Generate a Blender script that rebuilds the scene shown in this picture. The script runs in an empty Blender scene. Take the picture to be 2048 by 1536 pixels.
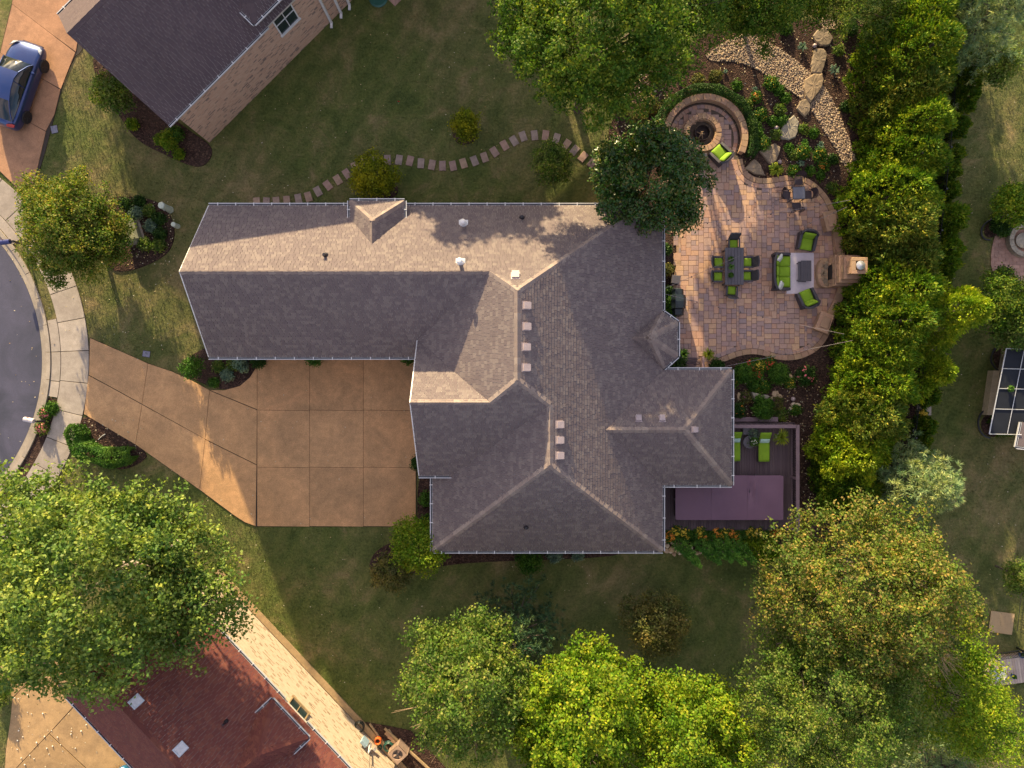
import bpy, math, random
import numpy as np
from mathutils import Vector, Matrix
from mathutils.geometry import tessellate_polygon
sc = bpy.context.scene
COL = sc.collection
random.seed(7)
# ---------------------------------------------------------------- camera, sky, sun, exposure
H = 42.0            # camera height over the ground
F = 1428.0          # focal length in pixels of a 2048 wide picture
cam = bpy.data.cameras.new('camera'); cam.sensor_width = 36; cam.lens = 36*F/2048
cam.clip_end = 2000; cam.clip_start = 0.5
camo = bpy.data.objects.new('camera', cam); COL.objects.link(camo)
camo.location = (0, 0, H); camo.rotation_euler = (0, 0, 0)
sc.camera = camo
SUN_EL, SUN_AZ = 14.0, -15.0      # degrees; azimuth from +Y (north) towards +X (east)
CL = (2.9, 2.4, 2.5)
w = bpy.data.worlds.new('World'); sc.world = w; w.use_nodes = True
nt = w.node_tree; bg = nt.nodes['Background']
sky = nt.nodes.new('ShaderNodeTexSky'); sky.sky_type = 'NISHITA'; sky.sun_disc = False
sky.sun_elevation = math.radians(SUN_EL); sky.sun_rotation = math.radians(SUN_AZ)
sky.dust_density = 2.5; sky.ozone_density = 1.6; sky.air_density = 1.0
# broken cloud over the clear sky, as the car roof mirrors it
tc_ = nt.nodes.new('ShaderNodeTexCoord'); cn = nt.nodes.new('ShaderNodeTexNoise'); cn.inputs['Scale'].default_value = 3.2; cn.inputs['Detail'].default_value = 5
nt.links.new(tc_.outputs['Generated'], cn.inputs['Vector']); cr = nt.nodes.new('ShaderNodeMapRange'); cr.inputs['From Min'].default_value = .40; cr.inputs['From Max'].default_value = .62
nt.links.new(cn.outputs['Fac'], cr.inputs['Value']); mx = nt.nodes.new('ShaderNodeMix'); mx.data_type = 'RGBA'; nt.links.new(cr.outputs[0], mx.inputs[0])
nt.links.new(sky.outputs[0], mx.inputs[6]); mx.inputs[7].default_value = (CL[0], CL[1], CL[2], 1)
nt.links.new(mx.outputs[2], bg.inputs[0]); bg.inputs[1].default_value = 0.15
sl = bpy.data.lights.new('sun', 'SUN'); sl.energy = 5.0; sl.angle = math.radians(0.6); sl.color = (1.0, 0.79, 0.45)
so = bpy.data.objects.new('sun', sl); COL.objects.link(so)
e_, a_ = math.radians(SUN_EL), math.radians(SUN_AZ)
TO_SUN = Vector((math.sin(a_)*math.cos(e_), math.cos(a_)*math.cos(e_), math.sin(e_)))
so.rotation_euler = (-TO_SUN).to_track_quat('-Z', 'Y').to_euler(); so.location = (0, 60, 60)
vs = sc.view_settings; vs.view_transform = 'Standard'; vs.look = 'None'; vs.gamma = 1; vs.use_curve_mapping = False
vs.exposure = 1.33
sc.cycles.max_bounces = 6; sc.cycles.diffuse_bounces = 3; sc.cycles.glossy_bounces = 2; sc.cycles.transmission_bounces = 4
sc.cycles.transparent_max_bounces = 6

# ---------------------------------------------------------------- measuring: where a spot of the survey lies
def G(px, py, z=0.0):
    k = (H-z)/F
    return Vector(((px-1024)*k, (768-py)*k, z))
def G2(px, py, z=0.0):
    v = G(px, py, z); return (v.x, v.y)

# ---------------------------------------------------------------- object helpers
def link(o, parent=None):
    COL.objects.link(o)
    if parent is not None: o.parent = parent
    return o
def tag(o, label=None, cat=None, group=None, kind=None):
    if label: o['label'] = label
    if cat: o['category'] = cat
    if group: o['group'] = group
    if kind: o['kind'] = kind
    return o
def empty(name, loc=(0,0,0), label=None, cat=None, group=None, rz=0):
    o = bpy.data.objects.new(name, None); o.empty_display_size = .3
    o.location = loc; o.rotation_euler = (0, 0, rz); link(o)
    return tag(o, label, cat, group)
def mesh_of(name, V, Fc, mat=None, smooth=False, mi=None):
    me = bpy.data.meshes.new(name); me.from_pydata([tuple(v) for v in V], [], Fc)
    mats = mat if isinstance(mat, (list, tuple)) else [mat]
    for m in mats:
        if m: me.materials.append(m)
    if mi is not None: me.polygons.foreach_set('material_index', mi)
    if smooth: me.polygons.foreach_set('use_smooth', [True]*len(me.polygons))
    me.update(); return me
def obj(name, me, parent=None, loc=None, rot=None, scale=None):
    o = bpy.data.objects.new(name, me); link(o, parent)
    if loc is not None: o.location = loc
    if rot is not None: o.rotation_euler = rot
    if scale is not None: o.scale = scale
    return o
class MB:
    """collects simple solids into one mesh"""
    def __init__(s): s.V = []; s.F = []; s.M = []
    def add(s, V, F, m=0):
        b = len(s.V); s.V += [tuple(v) for v in V]; s.F += [tuple(i+b for i in f) for f in F]; s.M += [m]*len(F); return s
    def box(s, x0, x1, y0, y1, z0, z1, m=0, M=None):
        V = [Vector((x, y, z)) for z in (z0, z1) for y in (y0, y1) for x in (x0, x1)]
        if M is not None: V = [M @ v for v in V]
        return s.add(V, [(0,2,3,1),(4,5,7,6),(0,1,5,4),(2,6,7,3),(0,4,6,2),(1,3,7,5)], m)
    def bbox(s, x0, x1, y0, y1, z0, z1, b=.02, m=0, M=None):
        """box with a bevelled top"""
        lv = [(x0,x1,y0,y1,z0),(x0,x1,y0,y1,z1-b),(x0+b,x1-b,y0+b,y1-b,z1)]
        V = []
        for (a,c,d,e,z) in lv: V += [Vector((a,d,z)),Vector((c,d,z)),Vector((c,e,z)),Vector((a,e,z))]
        if M is not None: V = [M @ v for v in V]
        Fc = [(3,2,1,0),(8,9,10,11)]
        for k in (0,4):
            for i in range(4): j=(i+1)%4; Fc.append((k+i,k+j,k+4+j,k+4+i))
        return s.add(V, Fc, m)
    def prism(s, poly, z0, z1, m=0, bev=0):
        n = len(poly)
        if area2(poly) < 0: poly = poly[::-1]
        if bev:
            inn = inset(poly, bev)
            V = [(p[0],p[1],z0) for p in poly]+[(p[0],p[1],z1-bev) for p in poly]+[(p[0],p[1],z1) for p in inn]
            Fc = [tuple(range(2*n,3*n))]
            for k in (0,n):
                for i in range(n): j=(i+1)%n; Fc.append((k+i,k+j,k+n+j,k+n+i))
        else:
            V = [(p[0],p[1],z0) for p in poly]+[(p[0],p[1],z1) for p in poly]
            Fc = [tuple(range(n,2*n))]
            for i in range(n): j=(i+1)%n; Fc.append((i,j,n+j,n+i))
        return s.add(V, Fc, m)
    def tube(s, pts, r, n=6, m=0, cap=True):
        pts = [Vector(p) for p in pts]; rr = r if isinstance(r, (list,tuple)) else [r]*len(pts)
        rings = []; up = None
        for i, p in enumerate(pts):
            d = (pts[min(i+1,len(pts)-1)]-pts[max(i-1,0)]).normalized()
            if up is None: up = Vector((0,0,1)) if abs(d.z) < .9 else Vector((1,0,0))
            a = d.cross(up).normalized(); b = d.cross(a).normalized(); up = b.cross(d) if False else up
            rings.append([p+(a*math.cos(2*math.pi*k/n)+b*math.sin(2*math.pi*k/n))*rr[i] for k in range(n)])
        V = [v for ring in rings for v in ring]; Fc = []
        for i in range(len(pts)-1):
            for k in range(n):
                l=(k+1)%n; Fc.append((i*n+k, i*n+l, (i+1)*n+l, (i+1)*n+k))
        if cap: Fc += [tuple(range(n)), tuple((len(pts)-1)*n+k for k in range(n))[::-1]]
        return s.add(V, Fc, m)
    def lathe(s, prof, cx=0, cy=0, n=16, m=0, sx=1, sy=1):
        V = []; Fc = []
        for (r,z) in prof:
            for k in range(n): a=2*math.pi*k/n; V.append((cx+r*sx*math.cos(a), cy+r*sy*math.sin(a), z))
        for i in range(len(prof)-1):
            for k in range(n): l=(k+1)%n; Fc.append((i*n+k,i*n+l,(i+1)*n+l,(i+1)*n+k))
        Fc += [tuple(range(n))[::-1], tuple((len(prof)-1)*n+k for k in range(n))]
        return s.add(V, Fc, m)
    def build(s, name, mat, parent=None, smooth=False, loc=None, rot=None):
        return obj(name, mesh_of(name, s.V, s.F, mat, smooth, s.M if isinstance(mat,(list,tuple)) else None), parent, loc, rot)
def area2(p): return sum(p[i][0]*p[(i+1)%len(p)][1]-p[(i+1)%len(p)][0]*p[i][1] for i in range(len(p)))
def inset(poly, d):
    if area2(poly) < 0: poly = poly[::-1]
    out = []; n = len(poly)
    for i in range(n):
        p0, p1, p2 = Vector(poly[i-1][:2]), Vector(poly[i][:2]), Vector(poly[(i+1)%n][:2])
        a = (p1-p0); b = (p2-p1)
        if a.length < 1e-6 or b.length < 1e-6: out.append((p1.x,p1.y)); continue
        a.normalize(); b.normalize()
        na = Vector((-a.y, a.x)); nb = Vector((-b.y, b.x)); m = na+nb
        if m.length < .2: m = na
        m = m/max(m.length_squared, .3)*2*.5
        q = p1 + m*2*d*.5*1.0
        out.append((q.x, q.y))
    return out
def smooth_poly(pts, it=2, closed=True):
    """Chaikin corner cutting"""
    for _ in range(it):
        q = []; n = len(pts)
        for i in range(n if closed else n-1):
            a, b = pts[i], pts[(i+1)%n]
            q += [tuple(a[k]*.75+b[k]*.25 for k in range(len(a))), tuple(a[k]*.25+b[k]*.75 for k in range(len(a)))]
        if not closed: q = [pts[0]]+q+[pts[-1]]
        pts = q
    return pts
def pip(x, y, poly):
    c = False; n = len(poly); j = n-1
    for i in range(n):
        if (poly[i][1] > y) != (poly[j][1] > y) and x < (poly[j][0]-poly[i][0])*(y-poly[i][1])/(poly[j][1]-poly[i][1])+poly[i][0]: c = not c
        j = i
    return c
def resample(pts, step):
    P = [Vector(p) for p in pts]; out = [P[0].copy()]; acc = 0
    for i in range(len(P)-1):
        a, b = P[i], P[i+1]; L = (b-a).length; t = step-acc
        while t <= L: out.append(a+(b-a)*(t/L)); t += step
        acc = (L-(t-step))
    return out

# ---------------------------------------------------------------- materials
def newmat(name):
    m = bpy.data.materials.new(name); m.use_nodes = True
    nt = m.node_tree; b = nt.nodes['Principled BSDF']; return m, nt, b
def N(nt, typ, **kw):
    n = nt.nodes.new(typ)
    for k, v in kw.items(): setattr(n, k, v)
    return n
def ramp(nt, fac, stops, interp='LINEAR'):
    r = N(nt, 'ShaderNodeValToRGB'); r.color_ramp.interpolation = interp
    e = r.color_ramp.elements
    while len(e) < len(stops): e.new(.5)
    for i, (p, c) in enumerate(stops): e[i].position = p; e[i].color = (*c, 1)
    nt.links.new(fac, r.inputs[0]); return r.outputs[0]
def rnd(nt):
    g = N(nt, 'ShaderNodeNewGeometry'); o = N(nt, 'ShaderNodeObjectInfo')
    a = N(nt, 'ShaderNodeMath', operation='ADD'); nt.links.new(g.outputs['Random Per Island'], a.inputs[0]); nt.links.new(o.outputs['Random'], a.inputs[1])
    f = N(nt, 'ShaderNodeMath', operation='FRACT'); nt.links.new(a.outputs[0], f.inputs[0]); return f.outputs[0]
def noise(nt, scale, detail=4, rough=.55, coord=None, dist=0):
    n = N(nt, 'ShaderNodeTexNoise'); n.inputs['Scale'].default_value = scale; n.inputs['Detail'].default_value = detail
    n.inputs['Roughness'].default_value = rough; n.inputs['Distortion'].default_value = dist
    if coord is None:
        c = N(nt, 'ShaderNodeTexCoord'); coord = c.outputs['Object']
    nt.links.new(coord, n.inputs['Vector']); return n.outputs['Fac']
def mixc(nt, fac, a, b, mode='MIX'):
    m = N(nt, 'ShaderNodeMix', data_type='RGBA', blend_type=mode)
    if isinstance(fac, (int, float)): m.inputs[0].default_value = fac
    else: nt.links.new(fac, m.inputs[0])
    for s, i in ((a, 6), (b, 7)):
        if isinstance(s, tuple): m.inputs[i].default_value = (*s, 1)
        else: nt.links.new(s, m.inputs[i])
    return m.outputs[2]
def bump(nt, b, h, strength=.5, dist=.02):
    n = N(nt, 'ShaderNodeBump'); n.inputs['Strength'].default_value = strength; n.inputs['Distance'].default_value = dist
    nt.links.new(h, n.inputs['Height']); nt.links.new(n.outputs[0], b.inputs['Normal'])
def mm(fac_out, nt, lo, hi):
    n = N(nt, 'ShaderNodeMapRange'); n.inputs['From Min'].default_value = lo; n.inputs['From Max'].default_value = hi
    nt.links.new(fac_out, n.inputs['Value']); return n.outputs[0]
def plain(name, c, rough=.6, var=.15, scale=6, bmp=.1, metal=0, spec=None, bd=.01, coat=0):
    """one base colour with a little uneven wear"""
    m, nt, b = newmat(name); n = noise(nt, scale, 5, .6)
    lo = tuple(x*(1-var) for x in c); hi = tuple(min(1, x*(1+var)) for x in c)
    nt.links.new(ramp(nt, n, [(.3, lo), (.7, hi)]), b.inputs['Base Color'])
    b.inputs['Roughness'].default_value = rough; b.inputs['Metallic'].default_value = metal
    if spec is not None: b.inputs['Specular IOR Level'].default_value = spec
    if coat: b.inputs['Coat Weight'].default_value = coat; b.inputs['Coat Roughness'].default_value = .05
    if bmp: bump(nt, b, noise(nt, scale*8, 3), bmp, bd)
    return m
def pieces(name, cols, rough=.8, dirt=.25, dscale=1.2, fine=25, bmp=.3, bd=.01, spec=.3):
    """alike pieces, each with its own tone: cols = ramp colours picked per piece"""
    m, nt, b = newmat(name)
    k = len(cols); c = ramp(nt, rnd(nt), [((i)/k, cc) for i, cc in enumerate(cols)], 'LINEAR')
    n1 = noise(nt, dscale, 4, .6); c = mixc(nt, mm(n1, nt, .35, .75), c, mixc(nt, dirt, c, (.02,.018,.015)))
    n2 = noise(nt, fine, 4, .7); c = mixc(nt, .35, c, ramp(nt, n2, [(.3, (.3,.3,.3)), (.7, (.75,.75,.75))]), 'OVERLAY')
    nt.links.new(c, b.inputs['Base Color']); b.inputs['Roughness'].default_value = rough; b.inputs['Specular IOR Level'].default_value = spec
    bump(nt, b, n2, bmp, bd); return m
def leafmat(name, cols, trans=.35, rough=.55, nscale=.9, spec=.14):
    """leaf: own tone per leaf, slow drift over the plant, light passing through"""
    m, nt, b = newmat(name)
    k = len(cols); c = ramp(nt, rnd(nt), [(i/k, cc) for i, cc in enumerate(cols)])
    c = mixc(nt, 1.0, c, ramp(nt, noise(nt, 2.6, 2, .5), [(.38, (.70,.74,.8)), (.62, (1.28,1.22,1.1))]), 'MULTIPLY')
    n = noise(nt, nscale, 3, .6); g = ramp(nt, n, [(.36, (.58,.76,.72)), (.5, (1.0,1.0,.95)), (.64, (1.42,1.22,.95))])
    c = mixc(nt, 1.0, c, g, 'MULTIPLY')
    nt.links.new(c, b.inputs['Base Color']); b.inputs['Roughness'].default_value = rough; b.inputs['Specular IOR Level'].default_value = spec
    t = N(nt, 'ShaderNodeBsdfTranslucent'); c2 = mixc(nt, 1.0, c, (1.25,1.3,.6), 'MULTIPLY'); nt.links.new(c2, t.inputs[0])
    x = N(nt, 'ShaderNodeMixShader'); x.inputs[0].default_value = trans
    nt.links.new(b.outputs[0], x.inputs[1]); nt.links.new(t.outputs[0], x.inputs[2])
    nt.links.new(x.outputs[0], nt.nodes['Material Output'].inputs[0]); return m
M = {}
def lawn_mat():
    m, nt, b = newmat('lawn')
    big = noise(nt, .09, 4, .65, dist=.6); mid = noise(nt, .55, 6, .7, dist=.5); fine = noise(nt, 7, 5, .75); vf = noise(nt, 34, 2, .6)
    g = ramp(nt, mid, [(.30,(.062,.105,.020)),(.44,(.115,.160,.034)),(.55,(.165,.190,.052)),(.70,(.31,.25,.115))])
    d = ramp(nt, mid, [(.28,(.11,.135,.036)),(.46,(.20,.19,.070)),(.68,(.40,.295,.15))])
    c = mixc(nt, mm(big, nt, .46, .66), g, d)
    # faint mowing lanes
    tcm = N(nt, 'ShaderNodeTexCoord'); mpm = N(nt, 'ShaderNodeMapping'); mpm.inputs['Rotation'].default_value = (0,0,.55); nt.links.new(tcm.outputs['Object'], mpm.inputs['Vector'])
    wvm = N(nt, 'ShaderNodeTexWave'); wvm.inputs['Scale'].default_value = .30; wvm.inputs['Distortion'].default_value = 3.5; wvm.inputs['Detail'].default_value = 3; wvm.inputs['Detail Scale'].default_value = .6; nt.links.new(mpm.outputs[0], wvm.inputs['Vector'])
    c = mixc(nt, .20, c, ramp(nt, wvm.outputs['Fac'], [(.25,(.30,.36,.30)),(.75,(.72,.66,.60))]), 'OVERLAY')
    c = mixc(nt, mm(fine, nt, .30, .75), mixc(nt, .58, c, (.012,.020,.006)), mixc(nt, .22, c, (.22,.19,.10)))
    c = mixc(nt, .5, c, ramp(nt, vf, [(.3,(.22,.22,.22)),(.7,(.82,.8,.78))]), 'OVERLAY')
    nt.links.new(c, b.inputs['Base Color']); b.inputs['Roughness'].default_value = .9; b.inputs['Specular IOR Level'].default_value = .15
    bump(nt, b, fine, .8, .10); return m
def mulch_mat():
    m, nt, b = newmat('mulch')
    v = N(nt, 'ShaderNodeTexVoronoi'); v.inputs['Scale'].default_value = 14; c0 = N(nt, 'ShaderNodeTexCoord'); nt.links.new(c0.outputs['Object'], v.inputs['Vector'])
    sep = N(nt, 'ShaderNodeSeparateColor'); nt.links.new(v.outputs['Color'], sep.inputs[0])
    c = ramp(nt, sep.outputs[0], [(0,(.020,.012,.010)),(.5,(.045,.026,.022)),(.85,(.075,.042,.034)),(1,(.14,.085,.06))])
    n = noise(nt, .8, 4, .6); c = mixc(nt, mm(n, nt, .35, .7), c, mixc(nt, .35, c, (.10,.07,.05)))
    nt.links.new(c, b.inputs['Base Color']); b.inputs['Roughness'].default_value = .95; b.inputs['Specular IOR Level'].default_value = .1
    bump(nt, b, v.outputs['Distance'], .9, .05); return m
def concrete_mat(name, c, agg=.3, stain=(.05,.04,.035), st=.35):
    m, nt, b = newmat(name)
    n1 = noise(nt, .38, 8, .68, dist=.8); n2 = noise(nt, 2.2, 7, .75); n3 = noise(nt, 40, 3, .7)
    lo = tuple(x*.78 for x in c); hi = tuple(min(1,x*1.16) for x in c)
    cc = ramp(nt, n2, [(.3, lo), (.7, hi)])
    cc = mixc(nt, mm(n1, nt, .40, .68), cc, mixc(nt, st, cc, stain))
    ov = ramp(nt, n3, [(.3,(.5-agg*.5,)*3),(.7,(.5+agg*.5,)*3)]); cc = mixc(nt, .8, cc, ov, 'OVERLAY')
    r = rnd(nt); cc = mixc(nt, .28, cc, ramp(nt, r, [(0,(.3,.3,.3)),(1,(.7,.7,.7))]), 'OVERLAY')
    nt.links.new(cc, b.inputs['Base Color']); b.inputs['Roughness'].default_value = .85; b.inputs['Specular IOR Level'].default_value = .25
    bump(nt, b, n3, .4, .01); return m
def brick_mat(name, c1, c2, mort, dark=(.05,.04,.04), sc_=1.0):
    m, nt, b = newmat(name)
    tc = N(nt, 'ShaderNodeTexCoord'); br = N(nt, 'ShaderNodeTexBrick'); nt.links.new(tc.outputs['UV'], br.inputs['Vector'])
    br.inputs['Scale'].default_value = sc_; br.inputs['Brick Width'].default_value = .24; br.inputs['Row Height'].default_value = .085
    br.inputs['Mortar Size'].default_value = .008; br.inputs['Bias'].default_value = 0
    br.inputs['Color1'].default_value = (*c1,1); br.inputs['Color2'].default_value = (*c2,1); br.inputs['Mortar'].default_value = (*mort,1)
    mp = N(nt, 'ShaderNodeMapping'); mp.inputs['Scale'].default_value = (4.2, 11.7, 1); nt.links.new(tc.outputs['UV'], mp.inputs['Vector'])
    vn = N(nt, 'ShaderNodeTexWhiteNoise', noise_dimensions='2D'); fl = N(nt, 'ShaderNodeVectorMath', operation='FLOOR'); nt.links.new(mp.outputs[0], fl.inputs[0]); nt.links.new(fl.outputs[0], vn.inputs['Vector'])
    c = mixc(nt, mm(vn.outputs['Value'], nt, .78, .95), br.outputs['Color'], mixc(nt, .75, br.outputs['Color'], dark))
    n = noise(nt, 1.2, 4, .6); c = mixc(nt, mm(n, nt, .4, .8), c, mixc(nt, .25, c, c2))
    nt.links.new(c, b.inputs['Base Color']); b.inputs['Roughness'].default_value = .85
    inv = N(nt, 'ShaderNodeMath', operation='SUBTRACT'); inv.inputs[0].default_value = 1; nt.links.new(br.outputs['Fac'], inv.inputs[1])
    bump(nt, b, inv.outputs[0], .6, .012); return m
M['lawn'] = lawn_mat(); M['mulch'] = mulch_mat()
M['drive'] = concrete_mat('exposed_aggregate_concrete', (.57,.33,.160), .45, (.17,.12,.07), .42)
M['drive_nw'] = concrete_mat('tan_driveway_concrete', (.44,.24,.135), .35)
M['drive_sw'] = concrete_mat('sandy_driveway_concrete', (.42,.27,.13), .3)
M['joint'] = plain('dark_joint', (.045,.035,.028), .95)
M['walk'] = concrete_mat('sidewalk_concrete', (.42,.36,.30), .25, (.12,.09,.08), .3)
M['kerb'] = concrete_mat('kerb_concrete', (.40,.34,.27), .25, (.12,.10,.09), .4)
def asphalt_mat():
    m, nt, b = newmat('asphalt'); n1 = noise(nt, .25, 5, .6, dist=1.0); n2 = noise(nt, 60, 2, .6)
    c = ramp(nt, n1, [(.35,(.042,.045,.070)),(.65,(.082,.080,.125))]); c = mixc(nt, .6, c, ramp(nt, n2, [(.3,(.32,.32,.32)),(.72,(.72,.72,.72))]), 'OVERLAY')
    nt.links.new(c, b.inputs['Base Color']); b.inputs['Roughness'].default_value = .75; bump(nt, b, n2, .5, .01); return m
M['asphalt'] = asphalt_mat()
M['shingle'] = pieces('roof_shingle', [(.140,.110,.112),(.158,.126,.124),(.170,.136,.132),(.147,.116,.117),(.200,.163,.152)], .9, .12, .35, 40, .3)
M['shingle_nw'] = pieces('roof_shingle_plum', [(.088,.064,.072),(.100,.074,.080),(.112,.083,.087),(.094,.068,.075)], .9, .2, .35, 40, .3)
M['shingle_sw'] = pieces('roof_shingle_rust', [(.135,.042,.036),(.160,.050,.040),(.145,.045,.038),(.185,.064,.046)], .9, .2, .35, 40, .3)
M['cap'] = pieces('ridge_cap_shingle', [(.22,.175,.16),(.27,.215,.19),(.32,.26,.225),(.25,.195,.175)], .9, .2, .5, 40, .3)
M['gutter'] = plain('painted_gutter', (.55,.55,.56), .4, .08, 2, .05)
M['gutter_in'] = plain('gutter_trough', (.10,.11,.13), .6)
M['white'] = plain('white_paint', (.72,.71,.70), .45, .06, 3, .05)
M['soffit'] = plain('soffit', (.5,.47,.43), .6)
M['brick_main'] = brick_mat('main_brick', (.28,.15,.10), (.38,.22,.15), (.40,.36,.32))
M['brick_nw'] = brick_mat('pink_brick', (.56,.33,.23), (.64,.43,.31), (.58,.42,.31), (.12,.10,.10))
M['brick_sw'] = brick_mat('cream_brick', (.47,.37,.27), (.58,.47,.35), (.52,.45,.36), (.20,.12,.06))
M['glass'] = plain('dark_window_glass', (.02,.035,.04), .08, .2, 1, 0, spec=.8)
# ---------------------------------------------------------------- ground
FOOT = ('driveway','mulch_bed','sidewalk','driveway_apron','verge_mulch','patio','far_patio','pebble_bed','gravel_bed'); FOOT_P = {}; SHEETS = [0]
def sheet(name, poly, z, mat, kind='structure', z0=None, bev=0):
    SHEETS[0] += 1; z += SHEETS[0]*.0006
    mb = MB(); mb.prism(poly, z-.12 if z0 is None else z0, z, 0, bev); o = mb.build(name, mat); tag(o, kind=kind); FOOT_P[o.name] = list(poly); return o
def pxpoly(pts, it=2, z=0, closed=True): return smooth_poly([G2(x, y, z) for x, y in pts], it, closed)
# the lawn: one sheet to the horizon, finer and gently uneven where it is seen
def make_lawn():
    xs = sorted(set([-700,-300,-120,-60]+[(-40+i*1.0) for i in range(81)]+[60,120,300,700]))
    ys = sorted(set([-700,-300,-120,-50]+[(-32+i*1.0) for i in range(65)]+[50,120,300,700]))
    V = []; 
    for y in ys:
        for x in xs: V.append((x, y, 0.0))
    nx = len(xs); Fc = [(j*nx+i, j*nx+i+1, (j+1)*nx+i+1, (j+1)*nx+i) for j in range(len(ys)-1) for i in range(nx-1)]
    o = obj('lawn', mesh_of('lawn', V, Fc, M['lawn'])); tag(o, kind='structure')
make_lawn()
# ---------------------------------------------------------------- cul-de-sac, kerb, sidewalk
RC = (-287, 722)
def arc_px(r, a0, a1, n=24):
    return [(RC[0]+r*math.cos(math.radians(a0+(a1-a0)*i/n)), RC[1]-r*math.sin(math.radians(a0+(a1-a0)*i/n))) for i in range(n+1)]
def ring_poly(r0, r1, a0, a1, n=12):
    return [G2(*p) for p in arc_px(r0, a0, a1, n)+arc_px(r1, a0, a1, n)[::-1]]
road = MB(); road.prism([G2(*p) for p in arc_px(371, -180, 180, 120)[:-1]], -.1, .008); tag(road.build('road', M['asphalt']), kind='structure')
gut = sheet('gutter_pan', ring_poly(371.5, 381, -70, 75, 60), .015, M['kerb'])
kb = tag(MB().build('kerb', M['kerb']), kind='structure')
step = 8.1
for i in range(-7, 8):
    a0 = 2.6+i*step; mb = MB(); mb.prism(ring_poly(381.6, 390, a0+.06, a0+step*1.0-.06, 6), -.1, .11, 0, .02); mb.build('kerb_stone', M['kerb'], kb)
# sidewalk with separate slabs
wb = sheet('sidewalk', ring_poly(410, 466, -60, 66, 60), .02, M['joint'])
for i in range(-7, 8):
    a0 = 2.6+i*step; mb = MB(); mb.prism(ring_poly(410.3, 465.6, a0+.09, a0+step-.09, 5), 0, .06, 0, .012); mb.build('slab', M['walk'], wb)
ap = sheet('driveway_apron', ring_poly(390.6, 409.4, -10.5, 12.0, 14), .02, M['joint'])
for a0, a1 in ((-10.3,-5.9),(-5.7,2.5),(2.7,11.9)):
    mb = MB(); mb.prism(ring_poly(391, 409.2, a0, a1, 6), 0, .055, 0, .012); mb.build('slab', M['walk'], ap)
ap2 = sheet('driveway_apron', ring_poly(390.6, 409.4, 36.5, 62, 14), .02, M['joint'])
for a0, a1 in ((36.6,46),(46.2,61.8)):
    mb = MB(); mb.prism(ring_poly(391, 409.2, a0, a1, 6), 0, .055, 0, .012); mb.build('slab', M['walk'], ap2)
sheet('verge_mulch', ring_poly(391, 409.5, -42, -10.8, 20), .03, M['mulch'])
# ---------------------------------------------------------------- driveway of the main house
drv = [(180,675),(250,706),(297,727),(345,743),(384,761),(420,780),(450,780),(480,772),(500,755),(515,730),(515,703),(833,703),(833,1053),(512,1053),(490,1045),(470,1032),(400,980),(272,890),(168,828),(176,770)]
db = sheet('driveway', [G2(*p) for p in drv], .03, M['joint'])
SL = [[(181,676),(250,706),(297,727),(285,808),(216,770),(179,750)], [(178,751),(216,771),(285,809),(272,889),(169,828)],
 [(297,727),(345,743),(384,761),(420,780),(411,878),(285,808)], [(285,809),(411,878),(400,979),(272,889)],
 [(420,780),(450,780),(480,772),(500,755),(515,732),(515,819)], [(420,781),(515,820),(514,929),(411,878)],
 [(411,879),(514,930),(512,1052),(490,1044),(470,1031),(400,979)]]
xs = [515,620,727,832]; ys = [704,820,934,1052]
for i in range(3):
    for j in range(3): SL.append([(xs[i],ys[j]),(xs[i+1],ys[j]+1),(xs[i+1],ys[j+1]+1),(xs[i],ys[j+1])])
def slabs(polys, mat, parent, z=.065, gap=.016):
    for p in polys:
        mb = MB(); mb.prism(inset([G2(*q) for q in p], gap), 0, z, 0, .008); mb.build('slab', mat, parent)
slabs(SL, M['drive'], db)
# driveway of the house at the north-west
d2 = [(-120,-60),(180,-60),(165,100),(158,108),(152,112),(140,135),(128,165),(110,230),(92,300),(62,400),(54,398),(30,372),(0,343),(-40,330),(-120,330)]
sheet('neighbour_lawn_strip', [G2(*p) for p in [(-60,-60),(34,-60),(25,10),(0,112),(-60,240)]], .075, M['lawn'])
b2 = sheet('driveway', [G2(*p) for p in d2], .03, M['joint'])
L2 = [[(-30,-60),(180,-60),(153,105),(95,62),(20,5)], [(20,5),(95,62),(152,106),(140,135),(123,179),(80,155),(0,105),(-40,80)],
      [(-40,80),(0,105),(80,155),(122,180),(110,230),(93,263),(60,245),(0,215),(-60,190)], [(-60,190),(0,215),(60,245),(93,264),(62,399),(54,397),(30,371),(0,342),(-60,325)]]
slabs(L2, M['drive_nw'], b2)
# driveway of the house at the south-west
d3 = [(-60,1330),(20,1365),(25,1395),(22,1440),(12,1500),(8,1640),(420,1640),(300,1480),(140,1320),(60,1310)]
b3 = sheet('driveway', [G2(*p) for p in d3], .03, M['joint'])
L3 = [[(-60,1332),(19,1365),(25,1396),(70,1350),(75,1320),(40,1312)],[(70,1350),(26,1397),(22,1440),(13,1500),(10,1560),(100,1465),(150,1410),(75,1322)],
      [(151,1411),(100,1466),(200,1560),(300,1500),(200,1385),(140,1322),(90,1318)],[(99,1467),(10,1561),(9,1638),(260,1638),(199,1561)],[(200,1562),(262,1638),(418,1638),(300,1502)]]
slabs(L3, M['drive_sw'], b3)
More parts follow.
